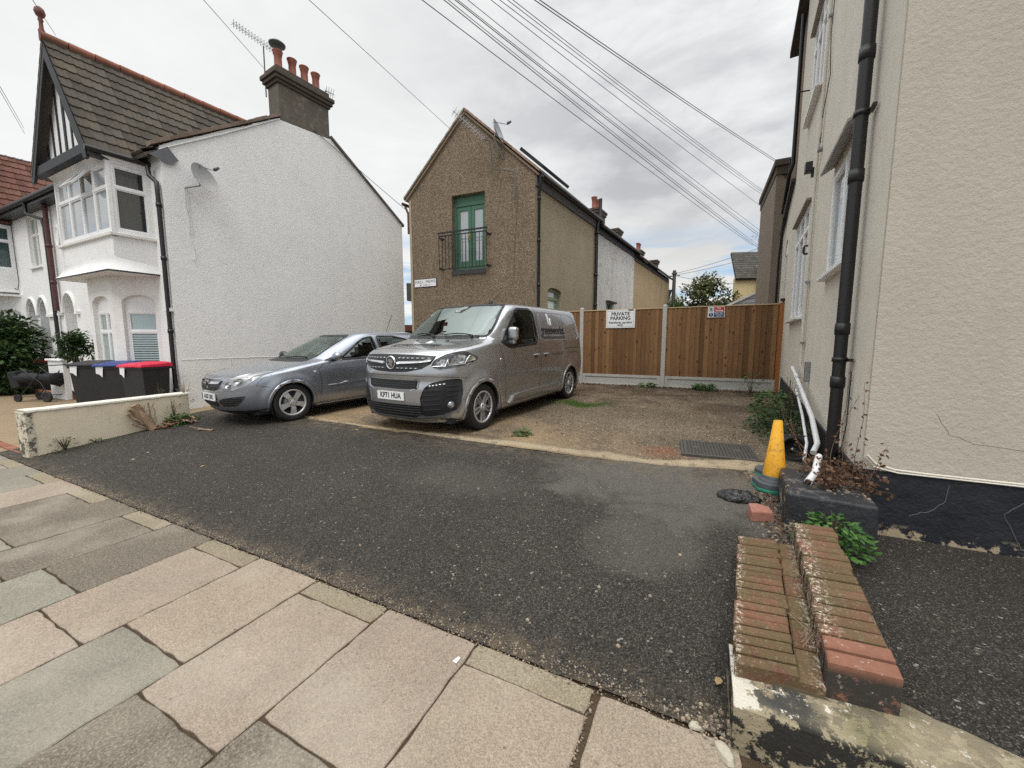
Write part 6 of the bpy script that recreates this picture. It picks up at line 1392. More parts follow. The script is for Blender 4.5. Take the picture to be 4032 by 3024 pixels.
# ------------------------------------------------------------------ vehicles (x forward from the front axle, y to the driver-off side, z up from the tyre foot)
def pchip(xs, ys):
    n = len(xs); h = [xs[i+1]-xs[i] for i in range(n-1)]; d = [(ys[i+1]-ys[i])/h[i] if h[i] else 0 for i in range(n-1)]; m = [0]*n
    m[0], m[-1] = d[0], d[-1]
    for i in range(1, n-1): m[i] = 0 if d[i-1]*d[i] <= 0 else 3*(h[i-1]+h[i])/((2*h[i]+h[i-1])/d[i-1]+(h[i]+2*h[i-1])/d[i])
    def f(x):
        i = 0
        while i < n-2 and x > xs[i+1]: i += 1
        t = (x-xs[i])/h[i]; return (2*t**3-3*t*t+1)*ys[i]+(t**3-2*t*t+t)*h[i]*m[i]+(-2*t**3+3*t*t)*ys[i+1]+(t**3-t*t)*h[i]*m[i+1]
    return f
def body_grid(rows, lev, nf, ns, nr, arches, n_front=3., n_rear=4., flare_=.018, dy=None):
    """rows: (z, xf, xr, w, Lf, Lr). Horizontal loops stacked to a closed shell; returns verts, faces (both halves)"""
    s = [0]
    for a, b in zip(rows, rows[1:]): s.append(s[-1]+math.dist((a[0], a[1], a[2]*.3, a[3]), (b[0], b[1], b[2]*.3, b[3]))+1e-6)
    F_ = [pchip(s, [r[k] for r in rows]) for k in range(6)]
    vs = []; npts = nf+ns+nr-1
    for j in range(lev+1):
        t = s[-1]*j/lev; z, xf, xr, w, Lf, Lr = [f(t) for f in F_]; half = []
        w = max(w, .0005); span = xf-xr; Lf = min(Lf, span*.45); Lr = min(Lr, span*.45)
        for i in range(nf):
            th = math.pi/2*i/nf; e = 2/n_front; half.append((xf-Lf+Lf*math.cos(th)**e, w*math.sin(th)**e))
        for i in range(ns): u = i/ns; half.append((xf-Lf+(xr+Lr-(xf-Lf))*u, w))
        for i in range(nr): th = math.pi/2*i/(nr-1); e = 2/n_rear; half.append((xr+Lr-Lr*max(0, math.sin(th))**e, w*max(0, math.cos(th))**e))
        row = []
        for x, y in half:
            for ax, az_, r in arches:
                q = math.hypot(x-ax, z-az_)
                if z > az_-.25 and y > w*.8: k = max(0, min(1, (r+.17-q)/.11)); y += flare_*k*k*(3-2*k)
            if dy: y += dy(x, y, z, w)
            row.append((x, y, z))
        vs.append(row)
    P = len(vs[0]); V_ = []; 
    for row in vs:
        V_ += [V(p) for p in row]+[V((p[0], -p[1], p[2])) for p in row[1:-1][::-1]]
    n = 2*P-2; fs = []
    for j in range(lev):
        for i in range(n): fs.append((j*n+i, j*n+(i+1) % n, (j+1)*n+(i+1) % n, (j+1)*n+i))
    return V_, fs, n
def inpoly(x, y, p):
    c = False; j = len(p)-1
    for i in range(len(p)):
        if (p[i][1] > y) != (p[j][1] > y) and x < (p[j][0]-p[i][0])*(y-p[i][1])/(p[j][1]-p[i][1])+p[i][0]: c = not c
        j = i
    return c
def roundpoly(p, r=.04, n=4):
    o = []
    for i in range(len(p)):
        a, b, c = V(p[i-1]), V(p[i]), V(p[(i+1) % len(p)]); u = (a-b); v = (c-b); q = min(r, u.length*.45, v.length*.45)
        s, e = b+u.normalized()*q, b+v.normalized()*q
        for k in range(n+1): t = k/n; o.append(tuple(s*(1-t)**2+b*2*t*(1-t)+e*t*t))
    return o
def offs(p, d):
    """grow (d>0) a polygon"""
    A = sum(p[i-1][0]*p[i][1]-p[i][0]*p[i-1][1] for i in range(len(p))); sg = 1 if A > 0 else -1; o = []
    for i in range(len(p)):
        a, b, c = V(p[i-1]), V(p[i]), V(p[(i+1) % len(p)]); u = (b-a); v = (c-b)
        u = u.normalized() if u.length > 1e-7 else v.normalized(); v = v.normalized() if v.length > 1e-7 else u
        n = (V((u.y, -u.x))+V((v.y, -v.x))); n = n.normalized() if n.length > .01 else V((u.y, -u.x)); o.append(tuple(b+n*d*sg))
    return o
class Skin:
    """shell of a vehicle: projected panels, holes for the glass"""
    def __init__(s, V_, fs): s.v = V_; s.f = fs; s.t = BVHTree.FromPolygons(V_, fs)
    def hit(s, view, a, b):
        if view == 'front': o, d = V((4, a, b)), V((-1, 0, 0))
        elif view == 'left': o, d = V((a, 3, b)), V((0, -1, 0))
        elif view == 'right': o, d = V((a, -3, b)), V((0, 1, 0))
        elif view == 'top': o, d = V((a, b, 4)), V((0, 0, -1))
        elif view == 'rear': o, d = V((-9, a, b)), V((1, 0, 0))
        h, n, i, _ = s.t.ray_cast(o, d)
        if h is None:
            h, n, i, _ = s.t.find_nearest(o+d*(o-V((-1.5, 0, .9))).dot(-d))
        if n.dot(-d) < 0: n = -n
        return h, n
    def panel(s, view, poly, off=.004, holes=(), step=.05, rim=.012, mb=None, off2=None):
        """2d outline projected on the shell, a little proud, with its edge turned in"""
        bm = bmesh.new(); tmp = MB(); tmp.plate(poly, holes, None, 0, back=False, reveal=False)
        vv = [bm.verts.new(p) for p in tmp.v]
        for f in tmp.f[:]:
            if len(set(f)) == 3 and max(f) < len(tmp.v)//2:
                try: bm.faces.new([vv[i] for i in f])
                except ValueError: pass
        bmesh.ops.delete(bm, geom=[v for v in bm.verts if not v.link_faces], context='VERTS')
        bmesh.ops.remove_doubles(bm, verts=bm.verts, dist=1e-5)
        xs = [p[0] for p in poly]; ys = [p[1] for p in poly]
        for ax, lo, hi in ((0, min(xs), max(xs)), (1, min(ys), max(ys))):
            k = lo+step
            while k < hi:
                co_ = (k, 0, 0) if ax == 0 else (0, k, 0); no = (1, 0, 0) if ax == 0 else (0, 1, 0)
                bmesh.ops.bisect_plane(bm, geom=bm.verts[:]+bm.edges[:]+bm.faces[:], plane_co=co_, plane_no=no, dist=1e-5); k += step
        bm.verts.index_update(); mb = mb or MB(); out = []; inn = []
        for v in bm.verts:
            h, n = s.hit(view, v.co.x, v.co.y); out.append(h+n*off); inn.append(h+n*(off-rim))
        vs = out+inn; n = len(out); fs = [[v.index for v in f.verts] for f in bm.faces]
        # orient outward
        view_d = {'front': V((1, 0, 0)), 'left': V((0, 1, 0)), 'right': V((0, -1, 0)), 'top': V((0, 0, 1)), 'rear': V((-1, 0, 0))}[view]
        res = []
        for f in fs:
            nn = V((0, 0, 0))
            for k in range(1, len(f)-1): nn += (out[f[k]]-out[f[0]]).cross(out[f[k+1]]-out[f[0]])
            res.append(f if nn.dot(view_d) >= 0 else f[::-1])
        rim_f = []
        for e in bm.edges:
            if len(e.link_faces) == 1: a, b = e.verts[0].index, e.verts[1].index; rim_f.append((a, b, b+n, a+n))
        bm.free(); mb.add(vs, res+rim_f, False)
        for k in range(len(res)): mb.sm[len(mb.sm)-len(res)-len(rim_f)+k] = True
        return mb
    def line(s, view, pts, w=.006, off=.002, step=.04, mb=None):
        mb = mb or MB(); P = []
        for a, b in zip(pts, pts[1:]):
            m = max(1, int(math.dist(a, b)/step))
            for k in range(m): P.append((a[0]+(b[0]-a[0])*k/m, a[1]+(b[1]-a[1])*k/m))
        P.append(pts[-1]); 
        q = []
        for p in P: h, n = s.hit(view, *p); q.append(h+n*(off-w*.5))
        mb.tube(q, w*.6, 6, cap=False); return mb
    def text(s, view, txt, size, x, y, mat2d=((1, 0), (0, 1)), off=.004, **k):
        vs, fs = text_tris(txt, size, **k); bm = bmesh.new(); vv = [bm.verts.new((x+a*mat2d[0][0]+b*mat2d[0][1], y+a*mat2d[1][0]+b*mat2d[1][1], 0)) for a, b in vs]
        for f in fs:
            try: bm.faces.new([vv[i] for i in f])
            except ValueError: pass
        for ax in (0, 1):
            lo = min(v.co[ax] for v in bm.verts); hi = max(v.co[ax] for v in bm.verts); c = lo+.04
            while c < hi:
                p = [0, 0, 0]; n = [0, 0, 0]; p[ax] = c; n[ax] = 1; bmesh.ops.bisect_plane(bm, geom=bm.verts[:]+bm.edges[:]+bm.faces[:], plane_co=p, plane_no=n, dist=1e-5); c += .04
        bm.verts.index_update(); o = []; vd = {'front': V((1, 0, 0)), 'left': V((0, 1, 0)), 'right': V((0, -1, 0)), 'top': V((0, 0, 1))}[view]
        for v in bm.verts: h, n = s.hit(view, v.co.x, v.co.y); o.append(h+n*off)
        fl = []
        for f in bm.faces:
            i = [v.index for v in f.verts]; nn = (o[i[1]]-o[i[0]]).cross(o[i[2]]-o[i[0]]); fl.append(i if nn.dot(vd) >= 0 else i[::-1])
        bm.free(); mb = MB(); mb.add(o, fl, False); return mb
    def shell(s, cuts, arches):
        keep = []
        for f in s.f:
            c = sum((s.v[i] for i in f), V())/len(f); ok = True
            for view, poly in cuts:
                if view == 'front' and c.x > -2 and inpoly(c.y, c.z, poly) and c.z > .75: ok = False
                if view == 'rear' and c.x < -2.2 and inpoly(c.y, c.z, poly): ok = False
                if view == 'left' and c.y > .3 and inpoly(c.x, c.z, poly): ok = False
                if view == 'right' and c.y < -.3 and inpoly(c.x, c.z, poly): ok = False
            for ax, az_, r in arches:
                if abs(c.y) > .45 and math.hypot(c.x-ax, c.z-az_) < r+.008 : ok = False
                if abs(c.y) > .45 and c.z < az_ and abs(c.x-ax) < r+.008 and math.hypot(c.x-ax, 0) < r: ok = False
            if ok: keep.append(f)
        mb = MB(); mb.smooth = True; mb.add(s.v, keep); return mb
def wheel(parent, x, y, r, rr, w, spokes, style, name='wheel'):
    """wheel centred at (x,y,r); outer face towards sign(y)"""
    s = 1 if y > 0 else -1; M = T((x, y, r)) @ Matrix.Rotation(R(-90*s), 4, 'X')   # local z outward
    if (M.to_3x3() @ V((0, 0, 1))).y*s < 0: M = T((x, y, r)) @ Matrix.Rotation(R(90*s), 4, 'X')
    L = dict(local=True); e = thing(name, None, None); col.objects.unlink(e); bpy.data.objects.remove(e)
    mb = MB(); mb.lathe([(rr+.005, -w), (r-.02, -w), (r, -w+.03), (r, -.03), (r-.012, -.008), (r-.05, .0), (rr+.012, -.006), (rr, -.012)], 56, M)
    mb.rv = .5; k = 60
    tyre = mb.build(name, M_darkrubber, parent, **L)
    mb = MB(); mb.lathe([(rr+.004, -.010), (rr-.004, -.004), (rr-.016, -.010), (rr-.022, -.03), (rr-.03, -.10), (.0, -.11)], 48, M); mb.mi = 0
    mb.build('rim', MATS['dark_rim'].m if 'dark_rim' in MATS else simple('dark_rim', (.16, .16, .165), .45, .6), tyre, **L)
    mb = MB(); mb.lathe([(rr+.004, -.008), (rr-.006, -.002), (rr-.02, -.006), (rr-.024, -.02)], 48, M)
    for i in range(spokes):
        A = M @ Matrix.Rotation(2*math.pi*i/spokes+(.3 if style == 'van' else R(90)+.0), 4, 'Z')
        if style == 'van':     # thin twin spokes
            for o in (-.032, .032):
                mb.add([A @ V(p) for p in [(.05, o*.6-.012, -.015), (.05, o*.6+.012, -.015), (rr-.015, o*1.15+.010, -.010), (rr-.015, o*1.15-.010, -.010), (.05, o*.6-.012, -.04), (.05, o*.6+.012, -.04), (rr-.015, o*1.15+.010, -.04), (rr-.015, o*1.15-.010, -.04)]], [(0, 3, 2, 1), (0, 1, 2, 3), (0, 4, 5, 1), (1, 5, 6, 2), (3, 2, 6, 7), (0, 3, 7, 4)])
        else:                  # broad tapering five spokes
            mb.add([A @ V(p) for p in [(.035, -.038, -.006), (.035, .038, -.006), (rr*.5, .036, .000), (rr-.012, .050, -.012), (rr-.012, -.050, -.012), (rr*.5, -.036, .000), (.035, -.038, -.04), (.035, .038, -.04), (rr*.5, .036, -.04), (rr-.012, .050, -.04), (rr-.012, -.050, -.04), (rr*.5, -.036, -.04)]], [(0, 1, 2, 5), (5, 2, 3, 4), (1, 7, 8, 2), (2, 8, 9, 3), (4, 10, 11, 5), (5, 11, 6, 0)])
    mb.lathe([(.062, -.04), (.062, -.008), (.05, -.002), (.03, .003), (.0, .004)], 24, M); mb.build('spokes', M_alloy, tyre, **L)
    mb = MB()
    for i in range(5): A = M @ Matrix.Rotation(2*math.pi*(i+.5)/5, 4, 'Z') @ T((.045 if style == 'van' else .055, 0, -.004)); mb.lathe([(0, .006), (.009, .006), (.010, -.006)], 8, A)
    mb.build('wheel_bolts', M_darkrubber, tyre, **L)
    mb = MB(); mb.lathe([(0, -.09), (.13, -.09), (.13, -.10)], 24, M); mb.build('brake_disc', M_galv, tyre, **L)
def liner(parent, x, z, r, y0=.93, y1=.55):
    for s in (1, -1):
        mb = MB(); n = 24; vs = []; 
        a = [R(-25+230*i/n) for i in range(n+1)]
        for t in a: vs += [(x+r*math.cos(t), s*y0, z+r*math.sin(t)), (x+r*math.cos(t), s*y1, z+r*math.sin(t))]
        fs = [(2*i, 2*i+1, 2*i+3, 2*i+2) for i in range(n)]; c = len(vs); vs.append((x, s*y1, z)); fs += [(2*i+1, c, 2*i+3) for i in range(n)]
        mb.add(vs, fs, True); mb.build('wheel_arch_liner', M_blackplastic, parent, local=True)
def arch_lip(sk, parent, x, z, r, mat, w=.055):
    for view in ('left', 'right'):
        def pt_(q, a): return (x+q*math.cos(R(a)), z+q*math.sin(R(a)))
        a0, a1 = -32, 212; o = [pt_(r+w, a0+(a1-a0)*i/40) for i in range(41)]+[pt_(r-.004, a1+(a0-a1)*i/40) for i in range(41)]
        o = [(p[0], max(p[1], .17)) for p in o]
        mb = sk.panel(view, o, .005, step=.2, rim=.03); mb.build('wheel_arch_lip', mat, parent, local=True)
def place(root, X, Y, ang, wb):
    f = V((math.sin(R(ang)), math.cos(R(ang)), 0)); z0 = gz(Y); q = V((X, Y, 0))-f*wb; zr = gz(q.y)
    root.location = (X, Y, z0); root.rotation_mode = 'XYZ'
    yaw = math.atan2(f.y, f.x); pit = math.atan2(zr-z0, wb); root.rotation_euler = (0, pit, yaw)
def seatset(parent, x, ys, z, back=.62, name='seat'):
    for y in ys:
        mb = MB(); mb.box((x-.25, y-.23, z-.12), (x+.25, y+.23, z+.04)); mb.box((x-.36, y-.22, z), (x-.22, y+.22, z+back), Matrix.Rotation(0, 4, 'Y')); mb.box((x-.37, y-.12, z+back+.04), (x-.28, y+.12, z+back+.22)); mb.tube([(x-.33, y-.06, z+back-.02), (x-.33, y-.06, z+back+.08)], .008, 6); mb.tube([(x-.33, y+.06, z+back-.02), (x-.33, y+.06, z+back+.08)], .008, 6)
        mb.build(name, M_seat, parent, local=True, bevel=.035, seg=3)
GR = 'LR'
# ================================================================== van
vr = [(.17, .62, -3.86, .78, .75, .2), (.20, .74, -3.90, .86, .80, .2), (.27, .84, -3.95, .925, .86, .22), (.36, .885, -3.98, .945, .90, .22), (.50, .905, -4.02, .955, .92, .22), (.66, .905, -4.04, .960, .92, .22), (.80, .885, -4.045, .962, .92, .22), (.86, .895, -4.045, .960, .92, .22),
      (1.0, .875, -4.04, .955, .90, .22), (1.10, .84, -4.03, .948, .88, .22), (1.16, .79, -4.02, .945, .86, .22), (1.205, .68, -4.015, .942, .82, .22), (1.25, .46, -4.01, .940, .78, .22), (1.29, .22, -4.0, .935, .72, .22), (1.33, .00, -3.995, .930, .56, .22), (1.355, -.10, -3.99, .925, .48, .22),
      (1.42, -.18, -3.98, .910, .42, .22), (1.55, -.36, -3.95, .888, .38, .22), (1.70, -.56, -3.91, .862, .36, .22), (1.84, -.76, -3.86, .825, .36, .22), (1.905, -.87, -3.80, .785, .38, .22), (1.94, -1.00, -3.70, .71, .52, .22), (1.962, -1.20, -3.5, .57, .47, .3), (1.972, -1.5, -3.2, .36, .42, .3), (1.978, -1.9, -2.8, .001, .3, .3)]
va = [(0, .345, .385), (-3.275, .345, .385)]
def vdy(x, y, z, w):
    if y < w*.93: return 0
    # broad swage around the arches and a waist along the doors
    k = math.exp(-((z-.50)/.16)**2)*(.5+.5*math.tanh((x+2.75)*6))*(.5-.5*math.tanh((x+.62)*6)); return -.022*k
VV, VF, _ = body_grid(vr, 120, 50, 130, 14, va, 2.9, 4.5, .020, vdy)
vs_ = Skin(VV, VF)
HZ = 1
van = thing('parked_van', 'grey metallic panel van with sign-written bonnet parked on the gravel, front towards the street', 'van')
L = dict(local=True)
wsc = roundpoly([(-.83, 1.395), (.83, 1.395), (.79, 1.62), (.70, 1.90), (-.70, 1.90), (-.79, 1.62)], .06)
dw = roundpoly([(-.56, 1.285), (-.62, 1.36), (-1.06, 1.78), (-1.16, 1.84), (-1.62, 1.855), (-1.72, 1.80), (-1.775, 1.37), (-1.70, 1.255), (-.80, 1.205)], .05)
vs_.shell([('front', offs(wsc, .01)), ('left', offs(dw, .01)), ('right', offs(dw, .01))], va).build('body', M_vanpaint, van, **L)
vs_.panel('front', wsc, .001, step=.08).build('windscreen', M_wscreen, van, **L)
vs_.panel('front', offs(wsc, .026), .005, [offs(wsc, -.004)], step=.1).build('windscreen_seal', M_blackplastic, van, **L)
for vw in ('left', 'right'):
    vs_.panel(vw, dw, .001, step=.1).build('cab_window', M_vanglass, van, **L)
    vs_.panel(vw, offs(dw, .024), .005, [offs(dw, -.016)], step=.1).build('cab_window_seal', M_blackplastic, van, **L)
    o = vs_.panel(vw, roundpoly([(-.50, 1.29), (-.86, 1.21), (-.88, 1.56), (-.64, 1.37)], .02), .007, step=.1).build('mirror_gusset', M_blackplastic, van, **L)
    # door shuts, sliding door rail, window pressing
    mb = MB()
    vs_.line(vw, [(-.62, .27), (-.60, .75), (-.57, 1.0), (-.44, 1.27)], mb=mb).build('panel_gap', M_ink, van, **L)
    for pts in ([(-1.84, .26), (-1.88, .9), (-1.86, 1.5), (-1.80, 1.90)], [(-3.0, .30), (-3.0, .62)], [(-3.0, 1.12), (-3.0, 1.83)], [(-.62, .24), (-1.86, .24), (-2.85, .26)]):
        vs_.line(vw, pts).build('panel_gap', M_ink, van, **L)
    vs_.line(vw, [(-3.0, 1.12), (-3.80, 1.125)], w=.02).build('sliding_door_rail', M_ink, van, **L)
    wp_ = roundpoly([(-1.98, 1.30), (-1.95, 1.82), (-3.35, 1.83), (-3.60, 1.75), (-3.72, 1.30)], .07)
    vs_.panel(vw, offs(wp_, .010), .004, [offs(wp_, -.002)], step=.2, rim=.014).build('window_pressing', M_vanpaint, van, **L)
    sk2 = roundpoly([(-.78, .335), (-.72, .30), (-2.80, .30), (-2.72, .40), (-1.1, .43), (-.86, .41)], .03); vs_.panel(vw, [(-.72, .30), (-.84, .405), (-1.0, .43), (-2.70, .43), (-2.78, .30)], .022, step=.12, rim=.03).build('side_moulding', M_vanpaint, van, **L)
    for hx in (-1.66, -2.06):
        h, n = vs_.hit(vw, hx, 1.03); sg = 1 if vw == 'left' else -1
        vs_.panel(vw, arc(hx, 1.03, .052, 0, 360, 16, .045)[:-1], .002, step=.2, rim=.004).build('handle_recess', M_ink, van, **L)
        mb = MB(); mb.tube([h+V((-.10, .012*sg, .012)), h+V((-.05, .042*sg, .016)), h+V((.05, .042*sg, .016)), h+V((.10, .012*sg, .012))], [.012, .017, .017, .012], 8); mb.build('door_handle', M_vanpaint, van, **L)
    h, n = vs_.hit(vw, -.47, 1.02); sg = 1 if vw == 'left' else -1
    mb = MB(); mb.lathe([(0, .012), (.012, .011), (.02, .004), (.021, 0)], 14, T(h) @ Matrix.Rotation(R(-90*sg), 4, 'X')); mb.build('side_repeater', M_lampclear, van, **L)
    # mirror
    mb = MB(); mb.box((-.84, 1.0*sg-.085, 1.31), (-.72, 1.0*sg+.085, 1.53)); mb.build('mirror', M_vanpaint, van, bevel=.05, seg=4, **L)
    mb = MB(); mb.box((-.82, .97*sg-.11, 1.255), (-.74, .97*sg+.07, 1.32)); mb.build('mirror_arm', M_vanpaint, van, bevel=.02, seg=3, **L)
    mb = MB(); mb.box((-.845, 1.0*sg-.07, 1.33), (-.839, 1.0*sg+.07, 1.51)); mb.build('mirror_glass', M_glass, van, **L)
for ax, az_, r in va: liner(van, ax, az_, r, .955); arch_lip(vs_, van, ax, az_, r, M_vanpaint, .05)
# bonnet shut line, wipers, front end
mb = MB(); vs_.line('front', [(-.83, 1.13), (-.78, 1.185), (-.40, 1.215), (0, 1.225), (.40, 1.215), (.78, 1.185), (.83, 1.13)], w=.008).build('bonnet_gap', M_ink, van, **L)
for s in (1, -1):
    vs_.line('top', [(.50, s*.80), (.1, s*.86), (-.20, s*.84), (-.42, s*.79)], w=.007).build('bonnet_gap', M_ink, van, **L)
    vs_.panel('top', roundpoly([(.02, s*.30), (.05, s*.30), (.05, s*.34), (.02, s*.34)], .01), .008, step=.2).build('washer_jet', M_ink, van, **L)
for a, b in (((.62, 1.39), (.10, 1.40)), ((-.10, 1.39), (-.52, 1.41))):
    o = []; 
    for k in range(8): t = k/7; h, n = vs_.hit('front', a[0]+(b[0]-a[0])*t, a[1]+(b[1]-a[1])*t+.02*math.sin(t*3.14)); o.append(h+n*.022)
    mb = MB(); mb.tube(o, .010, 6); mb.tube([o[0], o[0]+V((.04, 0, -.03))], .014, 6); mb.build('wiper', M_ink, van, **L)
vs_.panel('front', [(-.74, 1.352), (.74, 1.352), (.71, 1.40), (-.71, 1.40)], .004, step=.1).build('scuttle', M_blackplastic, van, **L)
gr = [(-.68, 1.125), (-.34, 1.14), (0, 1.145), (.34, 1.14), (.68, 1.125), (.63, 1.02), (.52, .955), (.28, .91), (0, .90), (-.28, .91), (-.52, .955), (-.63, 1.02)]
vs_.panel('front', gr, .006, step=.06).build('grille', M_blackplastic, van, **L)
for z, x1 in ((1.098, .64), (.965, .52)):
    mb = MB()
    for k in range(-8, 9):
        x = k*.075
        if abs(x) < .10 or abs(x)+.03 > x1: continue
        vs_.panel('front', rect(x-.028, z-.008, x+.028, z+.006), .012, step=.2, mb=mb)
    mb.build('grille_studs', M_galv, van, **L)
for s in (1, -1):
    vs_.panel('front', [(s*.115, 1.045), (s*.64, 1.075), (s*.63, 1.05), (s*.50, 1.035), (s*.125, 1.012)][::s], .022, step=.06, rim=.02).build('chrome_bar', M_chrome, van, **L)
for z in (1.065, 1.005, .945): vs_.line('front', [(-.5+.3*(1.07-z), z), (0, z-.006), (.5-.3*(1.07-z), z)], w=.007, off=.012).build('grille_bar', M_blackplastic, van, **L)
h, n = vs_.hit('front', 0, 1.03); EM = T(h+V((.022, 0, 0))) @ Matrix.Rotation(R(90), 4, 'Y') @ Matrix.Rotation(R(90), 4, 'Z')
mb = MB(); mb.lathe([(.088, -.03), (.098, -.012), (.092, .004), (.082, .008), (.076, .002)], 36, EM); mb.build('badge_ring', M_chrome, van, **L)
mb = MB(); mb.lathe([(0, .001), (.078, .001)], 36, EM); mb.build('badge_disc', M_lampdark, van, **L)
mb = MB(); mb.plate([(-.055, .03), (-.02, .055), (.015, .05), (.04, .03), (.062, .03), (.045, .005), (.03, -.01), (.035, -.04), (.01, -.065), (-.01, -.03), (-.045, -.045), (-.065, -.02), (-.03, -.012), (-.015, .012), (-.04, .012)], [], EM @ T((0, 0, .006)), .004); mb.build('badge_emblem', M_chrome, van, **L)
for s in (1, -1):
    q = lambda p: ([(s*a, b) for a, b in p] if s > 0 else [(s*a, b) for a, b in p][::-1])
    hl = q([(.64, .985), (.665, 1.07), (.74, 1.13), (.83, 1.17), (.895, 1.185), (.938, 1.13), (.950, 1.06), (.942, 1.0), (.87, .965), (.74, .935)])
    vs_.panel('front', roundpoly(hl, .03), .008, step=.05).build('headlight', M_lampdark, van, **L); hp = [x for x in van.children][-1] if 0 else None
    vs_.panel('front', roundpoly(q([(.68, .995), (.705, 1.065), (.775, 1.085), (.785, 1.0)]), .02), .013, step=.05).build('headlight_lens', M_lamp, van, **L)
    vs_.panel('front', roundpoly(q([(.81, 1.01), (.815, 1.11), (.87, 1.14), (.905, 1.13), (.915, 1.03)]), .02), .013, step=.05).build('headlight_lens', M_lamp, van, **L)
    vs_.line('front', q([(.66, .985), (.785, .985), (.80, 1.075), (.812, .995), (.915, 1.01), (.925, 1.12)]), w=.016, off=.018).build('daytime_light_strip', M_lampclear, van, **L)
    vs_.panel('front', roundpoly(q([(.925, 1.04), (.928, 1.13), (.940, 1.10), (.945, 1.05)]), .01), .014, step=.05).build('indicator', simple('amber_lens', (.42, .40, .33), .2) if 'amber_lens' not in MATS else MATS['amber_lens'].m, van, **L)
    # dark corner pod with slats, lamp strip and fog lamp
    pod = q([(.515, .40), (.50, .56), (.56, .70), (.64, .765), (.76, .80), (.865, .815), (.905, .80), (.915, .60), (.90, .44), (.86, .37), (.74, .33), (.62, .315), (.50, .31)])
    vs_.panel('front', roundpoly(pod, .03), .008, step=.06).build('corner_trim', M_blackplastic, van, **L)
    for z in (.41, .475, .54, .605, .665): vs_.line('front', q([(.54, z-.01), (.735, z)]), w=.010, off=.016).build('slat', M_interior, van, **L)
    for z in (.59, .655, .715): vs_.line('front', q([(.80, z), (.885, z+.008)]), w=.010, off=.016).build('slat', M_interior, van, **L)
    vs_.line('front', q([(.752, .33), (.765, .55), (.785, .74)]), w=.012, off=.016).build('slat_divider', M_interior, van, **L)
    mb = MB()
    for k in range(5): x = .615+.036*k; vs_.panel('front', q(rect(x, .722+.006*k, x+.026, .742+.006*k)), .014, step=.2, mb=mb)
    mb.build('running_lights', M_lampclear, van, **L)
    h, n = vs_.hit('front', s*.83, .46); FM = T(h+n*.016) @ n.to_track_quat('Z', 'Y').to_matrix().to_4x4(); mb = MB(); mb.lathe([(0, .012), (.03, .010), (.045, 0), (.05, -.01)], 20, FM); mb.build('fog_lamp', M_lamp, van, **L)
ug = roundpoly([(-.47, .80), (.47, .80), (.455, .70), (.38, .675), (-.38, .675), (-.455, .70)], .025); vs_.panel('front', offs(ug, .02), .006, step=.06).build('upper_grille_surround', M_vanpaint, van, **L); vs_.panel('front', ug, .012, step=.06).build('upper_intake', M_blackplastic, van, **L)
for z in (.775, .745, .715): vs_.line('front', [(-.44, z), (.44, z)], w=.009, off=.02).build('slat', M_interior, van, **L)
lg = [(-.52, .46), (.52, .46), (.50, .33), (.40, .285), (-.40, .285), (-.50, .33)]; vs_.panel('front', lg, .009, step=.06).build('lower_intake', M_blackplastic, van, **L)
for z in (.435, .40, .365, .33): vs_.line('front', [(-.50, z), (.50, z)], w=.010, off=.017).build('slat', M_interior, van, **L)
vs_.line('front', [(-.93, .82), (-.80, .845), (-.4, .86), (0, .862), (.4, .86), (.80, .845), (.93, .82)], w=.007).build('bumper_gap', M_interior, van, **L)
vs_.panel('front', [(-.86, .23), (-.70, .29), (-.45, .265), (0, .255), (.45, .265), (.70, .29), (.86, .23), (.70, .215), (0, .205), (-.70, .215)], .014, step=.08).build('bumper_lip', M_vanpaint, van, **L)
# number plate
h, n = vs_.hit('front', 0, .575); PM_ = frame(h+V((.016, -.26, -.0575)), (0, 1, 0), (0, 0, 1)); mb = MB(); mb.plate(roundpoly(rect(0, 0, .52, .115), .008, 2), [], PM_, .012); pl = mb.build('number_plate', M_plate, van, **L)
mb = MB(); add_text(mb, 'KP71 HUA', .106, PM_, .26, .058, .0015, bold=.0035, xs=.84, spacing=1.02); mb.build('lettering', M_ink, pl, **L)
vs_.text('top', 'greenworks', .19, .36, 0, ((0, -1), (1, 0)), .006, shear=.22, bold=.006, align='CENTER').build('bonnet_lettering', M_ink, van, **L)
vs_.text('top', 'controlled environments ltd', .078, .50, 0, ((0, -1), (1, 0)), .005, shear=.22, bold=.001).build('bonnet_lettering', M_ink, van, **L)
def logo(sk, view, cx_, cz_, s, par, top=False):
    f = (lambda p: [(cx_-b*s, cz_+a*s) for a, b in p]) if top else (lambda p: [(cx_-a*s, cz_+b*s) for a, b in p])
    A = [(-.42, .62), (-.02, .50), (.02, -.48), (-.22, -.42)]; B = [(.10, .22), (.42, .18), (.46, -.50), (.08, -.48)]
    for P in (A, B):
        sk.panel(view, roundpoly(f(P), .06*s*2), .005, step=.1, rim=.004).build('logo_shape', M_signwhite, par, local=True)
logo(vs_, 'left', -2.36, 1.68, .22, van)
logo(vs_, 'top', .17, .08, .17, van, True)
mk = lambda txt, sz, x, z, **k: vs_.text('left', txt, sz, x, z, ((-1, 0), (0, 1)), .005, **k)
mk('greenworks.', .24, -2.50, 1.485, shear=.12, bold=.004, xs=.93).build('side_lettering', M_ink, van, **L)
mk('controlled environments ltd', .090, -2.50, 1.355, shear=.12, bold=.0012).build('side_lettering', M_ink, van, **L)
mdim = simple('faded_lettering', (.12, .11, .11), .5)
mk('www.gcel.co.uk', .085, -2.62, 1.03, shear=.1, bold=.001).build('side_lettering', mdim, van, **L)
mk('controlled rooms', .07, -3.45, 1.03, shear=.1, bold=.001).build('side_lettering', mdim, van, **L)
